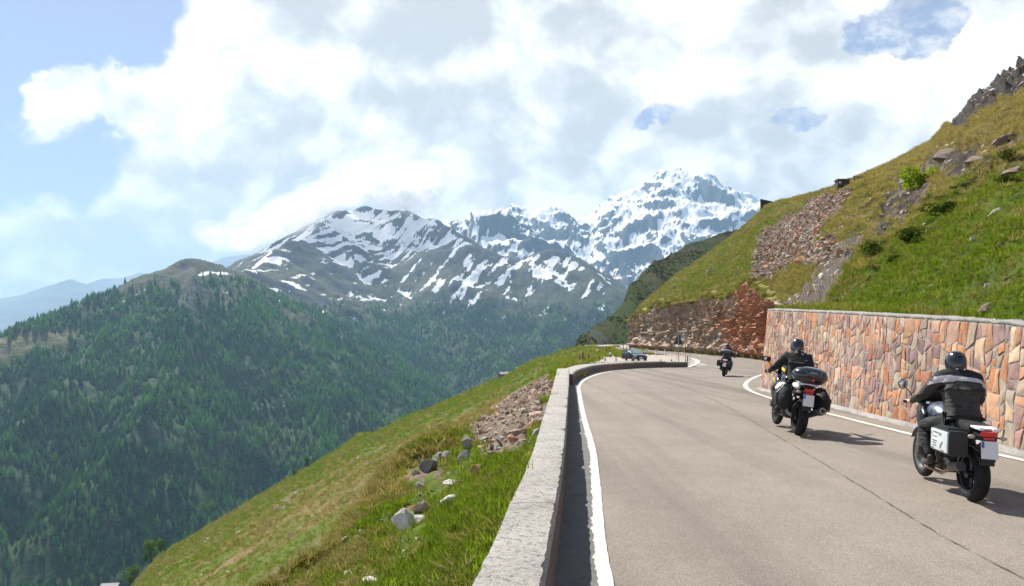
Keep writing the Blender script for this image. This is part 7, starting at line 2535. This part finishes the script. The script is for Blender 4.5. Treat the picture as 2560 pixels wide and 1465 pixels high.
gsec = [(-1.0, 0.95, 0.74, 0.70), (-0.35, 1.36, 0.60, 0.58), (0.1, 1.42, 0.575, 0.56), (0.9, 1.41, 0.57, 0.55), (1.25, 1.34, 0.58, 0.56), (1.85, 0.96, 0.70, 0.66)]
vs = []; fs = []
for y, z, hw, ht2 in gsec:
    vs += [(-hw - 0.02, y, 0.95), (-hw, y, z * 0.97 + 0.02), (-ht2 + 0.06, y, z), (ht2 - 0.06, y, z), (hw, y, z * 0.97 + 0.02), (hw + 0.02, y, 0.95)]
for i in range(len(gsec) - 1):
    for k in range(5):
        fs.append([i * 6 + k, i * 6 + k + 1, (i + 1) * 6 + k + 1, (i + 1) * 6 + k])
cab.add(vs, fs).build('cabin', M_car, car, True)
MB().add([(-0.66, -0.985, 0.975), (0.66, -0.985, 0.975), (0.52, -0.385, 1.355), (-0.52, -0.385, 1.355)], [[0, 1, 2, 3]]).build('windscreen', M_carglass, car)
for s_ in (-1, 1):
    MB().add([(s_ * 0.755, -0.85, 0.985), (s_ * 0.74, 1.5, 0.985), (s_ * 0.615, 1.1, 1.33), (s_ * 0.625, -0.30, 1.33)], [[0, 1, 2, 3]]).build('side_window', M_carglass, car)
    MB().ellipsoid((s_ * 0.63, -2.03, 0.655), (0.17, 0.06, 0.085), 14, 8).build('headlight', M_lamp, car, True)
    MB().tube([(s_ * 0.84, -0.72, 1.0), (s_ * 0.98, -0.70, 1.04)], 0.03, 6).ellipsoid((s_ * 0.99, -0.70, 1.05), (0.10, 0.06, 0.075), 10, 8).build('wing_mirror', M_car, car, True)
    MB().ellipsoid((s_ * 0.62, -2.075, 0.42), (0.09, 0.03, 0.05), 10, 6).build('fog_lamp', M_lamp, car, True)
    for y in (-1.32, 1.28):
        w = bpy.data.objects.new('wheel', None); COL.objects.link(w); w.parent = car; w.location = (s_ * 0.76, y, 0.31)
        MB().lathe([(0.20, -0.09), (0.29, -0.09), (0.31, -0.05), (0.31, 0.05), (0.29, 0.09), (0.20, 0.09)], (0, 0, 0), 'X', 22, True).build('tyre', M_rubber, w, True)
        rm = MB().lathe([(0.0, 0.05), (0.20, 0.07), (0.20, -0.07), (0.0, -0.05)], (0, 0, 0), 'X', 18)
        rm.build('rim', M_rim, w, True)
MB().rbox((0, -2.07, 0.56), (0.75, 0.06, 0.10), 0.02).build('grille', M_black, car, True)
MB().rbox((0, -2.105, 0.56), (0.12, 0.02, 0.10), 0.02).build('badge', M_chrome, car, True)
MB().rbox((0, -2.10, 0.36), (1.3, 0.07, 0.12), 0.03).build('bumper_intake', M_black, car, True)
MB().rbox((0, -2.135, 0.43), (0.50, 0.02, 0.11), 0.005).build('number_plate', M_plate, car)
MB().tube([(-0.5, -0.96, 0.985), (-0.1, -0.82, 1.06)], 0.012, 5).tube([(0.05, -0.97, 0.985), (0.42, -0.80, 1.06)], 0.012, 5).build('wiper', M_black, car)
dr = bpy.data.objects.new('door', None); COL.objects.link(dr); dr.parent = car; dr.location = (-0.85, -0.75, 0); dr.rotation_euler = (0, 0, math.radians(62))
MB().rbox((-0.02, 0.52, 0.62), (0.07, 1.04, 0.66), 0.02).build('door_panel', M_car, dr, True)
MB().tube([(-0.02, 0.12, 0.94), (0.10, 0.5, 1.34), (0.12, 0.95, 1.34), (-0.02, 1.02, 0.94)], 0.022, 6).build('window_frame', M_car, dr, True)
MB().add([(-0.02, 0.12, 0.95), (-0.02, 1.02, 0.95), (0.12, 0.95, 1.33), (0.10, 0.5, 1.33)], [[0, 1, 2, 3]]).build('door_glass', M_carglass, dr)
MB().tube([(-0.05, 0.15, 0.95), (-0.20, 0.12, 0.98)], 0.03, 6).ellipsoid((-0.22, 0.12, 1.0), (0.10, 0.06, 0.07), 10, 8).build('wing_mirror', M_black, dr, True)

# ---- a woman standing by the car
p = on_layby(1526.5, 903.0)
p = place(1526.5, 902.8, 104.0)
H = 27.4 / 1850 * 104
k = H / 1.66
wm = thing('person', 'standing woman with reddish hair, white top and blue jeans left of the car', 'person', p, (0, 0, math.radians(-70)))
wm.scale = (k, k, k)
bd = {'pelvis': (0, 0, 0.90, 0.135, 0.10), 'waist': (0, 0.01, 1.03, 0.11, 0.085), 'chest': (0, 0.0, 1.20, 0.13, 0.095), 'upper': (0, -0.01, 1.33, 0.10, 0.075), 'neck': (0, 0.0, 1.42, 0.045), 'head': (0, 0.02, 1.52, 0.075, 0.085), 'crown': (0, 0.02, 1.60, 0.06),
      'hip_l': (-0.085, 0, 0.86, 0.085), 'knee_l': (-0.095, 0.02, 0.47, 0.058), 'ankle_l': (-0.10, -0.02, 0.08, 0.038), 'toe_l': (-0.11, 0.13, 0.03, 0.034, 0.026),
      'shoulder_l': (-0.165, -0.01, 1.33, 0.05), 'elbow_l': (-0.22, -0.03, 1.06, 0.04), 'wrist_l': (-0.17, 0.12, 0.90, 0.026), 'palm_l': (-0.16, 0.17, 0.86, 0.026, 0.016)}
eg = [('pelvis', 'waist'), ('waist', 'chest'), ('chest', 'upper'), ('upper', 'neck'), ('neck', 'head'), ('head', 'crown'), ('pelvis', 'hip_l'), ('hip_l', 'knee_l'), ('knee_l', 'ankle_l'), ('ankle_l', 'toe_l'), ('upper', 'shoulder_l'), ('shoulder_l', 'elbow_l'), ('elbow_l', 'wrist_l'), ('wrist_l', 'palm_l')]
for q, dx in enumerate((-0.018, -0.006, 0.006, 0.018)):
    bd['finger%d_l' % q] = (-0.155 + dx, 0.205, 0.832 - 0.006 * (q in (1, 2)), 0.008); bd['tip%d_l' % q] = (-0.15 + dx, 0.215, 0.800 - 0.008 * (q in (1, 2)), 0.007)
    eg += [('palm_l', 'finger%d_l' % q), ('finger%d_l' % q, 'tip%d_l' % q)]
bd['thumb_l'] = (-0.135, 0.165, 0.85, 0.010); bd['thumbtip_l'] = (-0.125, 0.185, 0.825, 0.008); eg += [('palm_l', 'thumb_l'), ('thumb_l', 'thumbtip_l')]
N_, E_ = mirror(bd, eg)
link('body', skin_mesh('body', N_, E_, M_skin), wm)
tp = {'hem': (0, 0, 0.92, 0.15, 0.115), 'waist': (0, 0.01, 1.03, 0.13, 0.10), 'chest': (0, 0, 1.20, 0.148, 0.112), 'upper': (0, -0.01, 1.335, 0.115, 0.088), 'shoulder_l': (-0.17, -0.01, 1.33, 0.062), 'elbow_l': (-0.222, -0.03, 1.07, 0.052)}
N_, E_ = mirror(tp, [('hem', 'waist'), ('waist', 'chest'), ('chest', 'upper'), ('upper', 'shoulder_l'), ('shoulder_l', 'elbow_l')])
link('top', skin_mesh('top', N_, E_, M_white, 2), wm)
jn = {'seat': (0, 0, 0.90, 0.148, 0.11), 'hip_l': (-0.088, 0, 0.85, 0.098), 'knee_l': (-0.096, 0.02, 0.47, 0.070), 'ankle_l': (-0.10, -0.02, 0.10, 0.052)}
N_, E_ = mirror(jn, [('seat', 'hip_l'), ('hip_l', 'knee_l'), ('knee_l', 'ankle_l')])
link('jeans', skin_mesh('jeans', N_, E_, plain('blue_denim', (0.035, 0.055, 0.11), 0.85, var=0.2), 2), wm)
hr = MB().ellipsoid((0, -0.005, 1.555), (0.098, 0.105, 0.105), 16, 10).ellipsoid((0, -0.06, 1.46), (0.085, 0.055, 0.12), 14, 8)
hr.build('hair', plain('auburn_hair', (0.19, 0.06, 0.03), 0.6, var=0.25), wm, True)
for s_ in (-1, 1):
    MB().ellipsoid((s_ * 0.11, 0.06, 0.035), (0.042, 0.12, 0.038), 12, 8).build('shoe', M_boot, wm, True)
    MB().ellipsoid((s_ * 0.03, 0.102, 1.535), (0.012, 0.008, 0.008), 8, 6).build('eye', M_black, wm)
MB().ellipsoid((0, 0.118, 1.51), (0.012, 0.018, 0.02), 8, 6).build('nose', M_skin, wm)

# ---- huts and timber work
def hut(name, label, at, size, rot, roof_mat, wall_mat, group=None, slope=0.45, over=0.3):
    sx, sy, sz = size
    t = thing(name, label, 'hut', at, (0, 0, rot), group)
    w = MB().box((0, 0, sz / 2 - 0.4), (sx, sy, sz + 0.8)).prism([(-sy / 2, sz), (sy / 2, sz), (0, sz + slope * sy / 2)], -sx / 2, sx / 2, 'X')
    w.build('wall', wall_mat, t)
    for s_ in (-1, 1):
        r_ = MB()
        a = math.atan(slope)
        L = (sy / 2 + over) / math.cos(a)
        r_.box((0, s_ * (sy / 2 + over) / 2, sz + slope * (sy / 2 - over) / 2 + 0.08), (sx + 2 * over, L, 0.10), (-s_ * a, 0, 0))
        r_.build('roof', roof_mat, t)
    MB().box((sx * 0.1, -sy / 2 - 0.02, sz * 0.35), (0.8, 0.06, sz * 0.7)).build('door', M_wooddk, t)
    MB().box((-sx * 0.28, -sy / 2 - 0.02, sz * 0.55), (0.6, 0.05, 0.5)).build('window', M_glass, t)
    return t


M_slate = plain('grey_stone_roof', (0.30, 0.30, 0.30), 0.8, var=0.3, scale=4)
p, n = on_meadow(1268, 938)
hut('alpine_hut', 'long low alpine hut with grey roof on the crest of the meadow', p + Vector((0, 2, -0.6)), (7.6, 3.4, 1.3), math.radians(28), M_slate, M_wood, 'alpine huts')
p, n = on_meadow(1284, 928)
hut('alpine_hut', 'smaller hut peeping out behind the long low alpine hut', p + Vector((2.5, 9, -0.4)), (3.2, 2.6, 1.2), math.radians(28), M_slate, M_wood, 'alpine huts')
p, n = on_meadow(272, 1462)
hut('alpine_hut', 'grey roofed shed at the bottom edge below the meadow crest', place(276, 1474, 425), (9, 5, 2.4), math.radians(8), M_slate, M_wood, 'alpine huts')
far_i = np.argmin((fpx - 84) ** 2 + (fpy - 846) ** 2)
fi, fj = np.unravel_index(far_i, FX.shape)
hut('alpine_hut', 'tiny distant hut in the clearing on the far left ridge', Vector((FX[fi, fj], FY[fi, fj], FZ[fi, fj])), (13, 7, 4), 0.3, M_slate, M_wood, 'alpine huts')

# timber cabin on stilts on the skyline
p, n = on_hill(2112, 473)
t = thing('timber_cabin', 'dark timber cabin with a flat roof on stilts on the skyline above the rubble chute', 'cabin', p)
s_ = p.y / 1850
W, Hh = 30 * s_, 16 * s_
zc = 6 * s_
for k in range(4):
    pl = MB().box((-5 * s_, -W * 0.30, zc + Hh * (k + 0.5) / 4), (W, 0.12, Hh / 4 * 0.92)).build('plank_wall', M_wooddk, t)
MB().box((-5 * s_, 0.0, zc + Hh / 2), (W * 0.96, W * 0.55, Hh * 0.98)).build('cabin_body', M_wooddk, t)
MB().box((-5 * s_, -0.1, zc + Hh + 0.08), (W * 1.12, W * 0.72, 0.16)).build('roof', M_wood, t)
MB().box((-5 * s_ - W * 0.32, -W * 0.365, zc + Hh * 0.6), (W * 0.16, 0.06, Hh * 0.3)).build('window', M_white, t)
MB().box((13 * s_, 0.2, zc + 2 * s_), (16 * s_, W * 0.5, 15 * s_)).build('annex', M_wooddk, t)
for x in (-18, -9, 0, 8):
    MB().tube([(x * s_, -W * 0.2, -1.2), (x * s_, -W * 0.2, zc)], 0.10, 6).build('stilt', M_wooddk, t)
st_ = thing('steel_trestle', 'little pale lattice trestle under the left end of the timber cabin', 'trestle', on_hill(2090, 480)[0])
for q in ((-0.3, 0), (0.3, 0)):
    MB().tube([(q[0], 0, -0.4), (q[0], 0, 1.1)], 0.05, 6).build('leg', M_steel, st_)
MB().tube([(-0.3, 0, 0.1), (0.3, 0, 0.6)], 0.03, 5).tube([(0.3, 0, 0.6), (-0.3, 0, 1.1)], 0.03, 5).tube([(-0.3, 0, 1.1), (0.3, 0, 1.1)], 0.04, 5).build('brace', M_steel, st_)
# rail fence right of the cabin
p, n = on_hill(2152, 452)
t = thing('snow_fence', 'weathered timber rail fence just right of the cabin on the skyline', 'fence', p)
for k in range(4):
    MB().tube([((-14 + 10 * k) * s_, 0, -0.6), ((-14 + 10 * k) * s_, 0.05, 9 * s_)], 0.08, 6).build('post', M_wood, t)
for k in range(3):
    MB().box((1 * s_, -0.08, (3 + 2.6 * k) * s_), (36 * s_, 0.07, 1.1 * s_), (0, 0.05, 0)).build('rail', M_wood, t)
# dark protective wall on the skyline at the left end of the slope
p, n = on_hill(1905, 520)
s_ = p.y / 1850
M_rustwall = plain('dark_rusty_planks', (0.050, 0.036, 0.034), 0.85, var=0.3, scale=3)
p = place(1903, 540, p.y)
t = thing('avalanche_wall', 'dark brown slab-like avalanche wall jutting from the skyline beside the snowy peaks', 'wall', p)
MB().prism([(0, -14 * s_), (0, 43 * s_), (15 * s_, 40 * s_), (48 * s_, 32 * s_), (48 * s_, -14 * s_)], 0.0, 0.6, 'Y').build('panel', M_rustwall, t)
MB().prism([(0 * s_, 43 * s_), (15 * s_, 40 * s_), (48 * s_, 32 * s_), (48 * s_, 30.5 * s_), (0, 41.3 * s_)], -0.06, 0.66, 'Y').build('cap', M_wooddk, t)
for k in range(4):
    MB().box(((3 + 6 * k) * s_, -0.05, 12 * s_), (0.14, 0.1, 52 * s_)).build('rib', M_rustwall, t)
# fence-like distant road wall under the spur
rw_pts = resample(np.array([P(1462, 867.5, 285)[:2], P(1500, 866.5, 262)[:2], P(1540, 868, 225)[:2]]), 2.0)
V_ = []
for q in rw_pts:
    z = float(np.interp(q[1], [225, 285], [P(1540, 868, 225)[2], P(1462, 867.5, 285)[2]]))
    V_.append((q[0], q[1], z))
mb = MB()
mb.tube([(a, b2, c + 0.3) for a, b2, c in V_], 0.45, 6)
t = mb.build('roadside_wall', M_concrete)
tag(t, 'low pale wall of the far road at the foot of the dark green spur', 'wall')


# ------------------------------------------------------------------ cloud hanging on the ridge
m_cloud = bpy.data.materials.new('ridge_cloud')
m_cloud.use_nodes = True
mt2 = NT(m_cloud.node_tree)
for n_ in list(mt2.n): mt2.n.remove(n_)
mo_ = mt2.put('ShaderNodeOutputMaterial')
lw = mt2.put('ShaderNodeLayerWeight'); lw.inputs['Blend'].default_value = 0.5
nz_ = mt2.noise(mt2.pos(), 0.0045, 6, 0.6)
core = mt2.step(mt2.add(lw.outputs['Facing'], mt2.mul(mt2.sub(nz_, 0.5), 0.9)), 0.10, 0.80, 1.0, 0.0)
al = mt2.m('MULTIPLY', core, mt2.step(nz_, 0.32, 0.66), clamp=True)
al = mt2.mul(al, 0.44)
df = mt2.put('ShaderNodeBsdfDiffuse'); df.inputs['Color'].default_value = (0.93, 0.93, 0.93, 1)
tl_ = mt2.put('ShaderNodeBsdfTranslucent'); tl_.inputs['Color'].default_value = (0.97, 0.97, 0.97, 1)
mx1 = mt2.put('ShaderNodeMixShader'); mx1.inputs[0].default_value = 0.6
mt2.l.new(df.outputs[0], mx1.inputs[1]); mt2.l.new(tl_.outputs[0], mx1.inputs[2])
tr_ = mt2.put('ShaderNodeBsdfTransparent')
mx2 = mt2.put('ShaderNodeMixShader')
mt2.set(mx2.inputs[0], al)
mt2.l.new(tr_.outputs[0], mx2.inputs[1]); mt2.l.new(mx1.outputs[0], mx2.inputs[2]); mt2.l.new(mx2.outputs[0], mo_.inputs['Surface'])
mb = MB()
rm_ = random.Random(3)
ridge_line = np.array([(560, 618, 3200), (620, 596, 3350), (700, 560, 3550), (780, 525, 3800), (860, 488, 4150), (950, 478, 4300), (1040, 490, 4350), (1090, 500, 4350)], float)
for k in range(60):
    t = rm_.random() ** 0.9
    px = 560 + 520 * t
    py = float(np.interp(px, ridge_line[:, 0], ridge_line[:, 1])) - rm_.uniform(-24, 55) * (0.5 + 0.5 * t)
    Y = float(np.interp(px, ridge_line[:, 0], ridge_line[:, 2])) + rm_.uniform(-150, 700)
    rx_ = rm_.uniform(30, 95); rz_ = rx_ * rm_.uniform(0.35, 0.7)
    c = P(px, py, Y); q = Y / 1850
    mb.ellipsoid(tuple(c), (rx_ * q, rx_ * q * 0.8, rz_ * q), 20, 12, (rm_.uniform(-0.3, 0.3), rm_.uniform(-0.4, 0.1), rm_.uniform(0, 3)))
o = mb.build('cloud_puffs', m_cloud, None, True)
tag(o, kind='stuff')
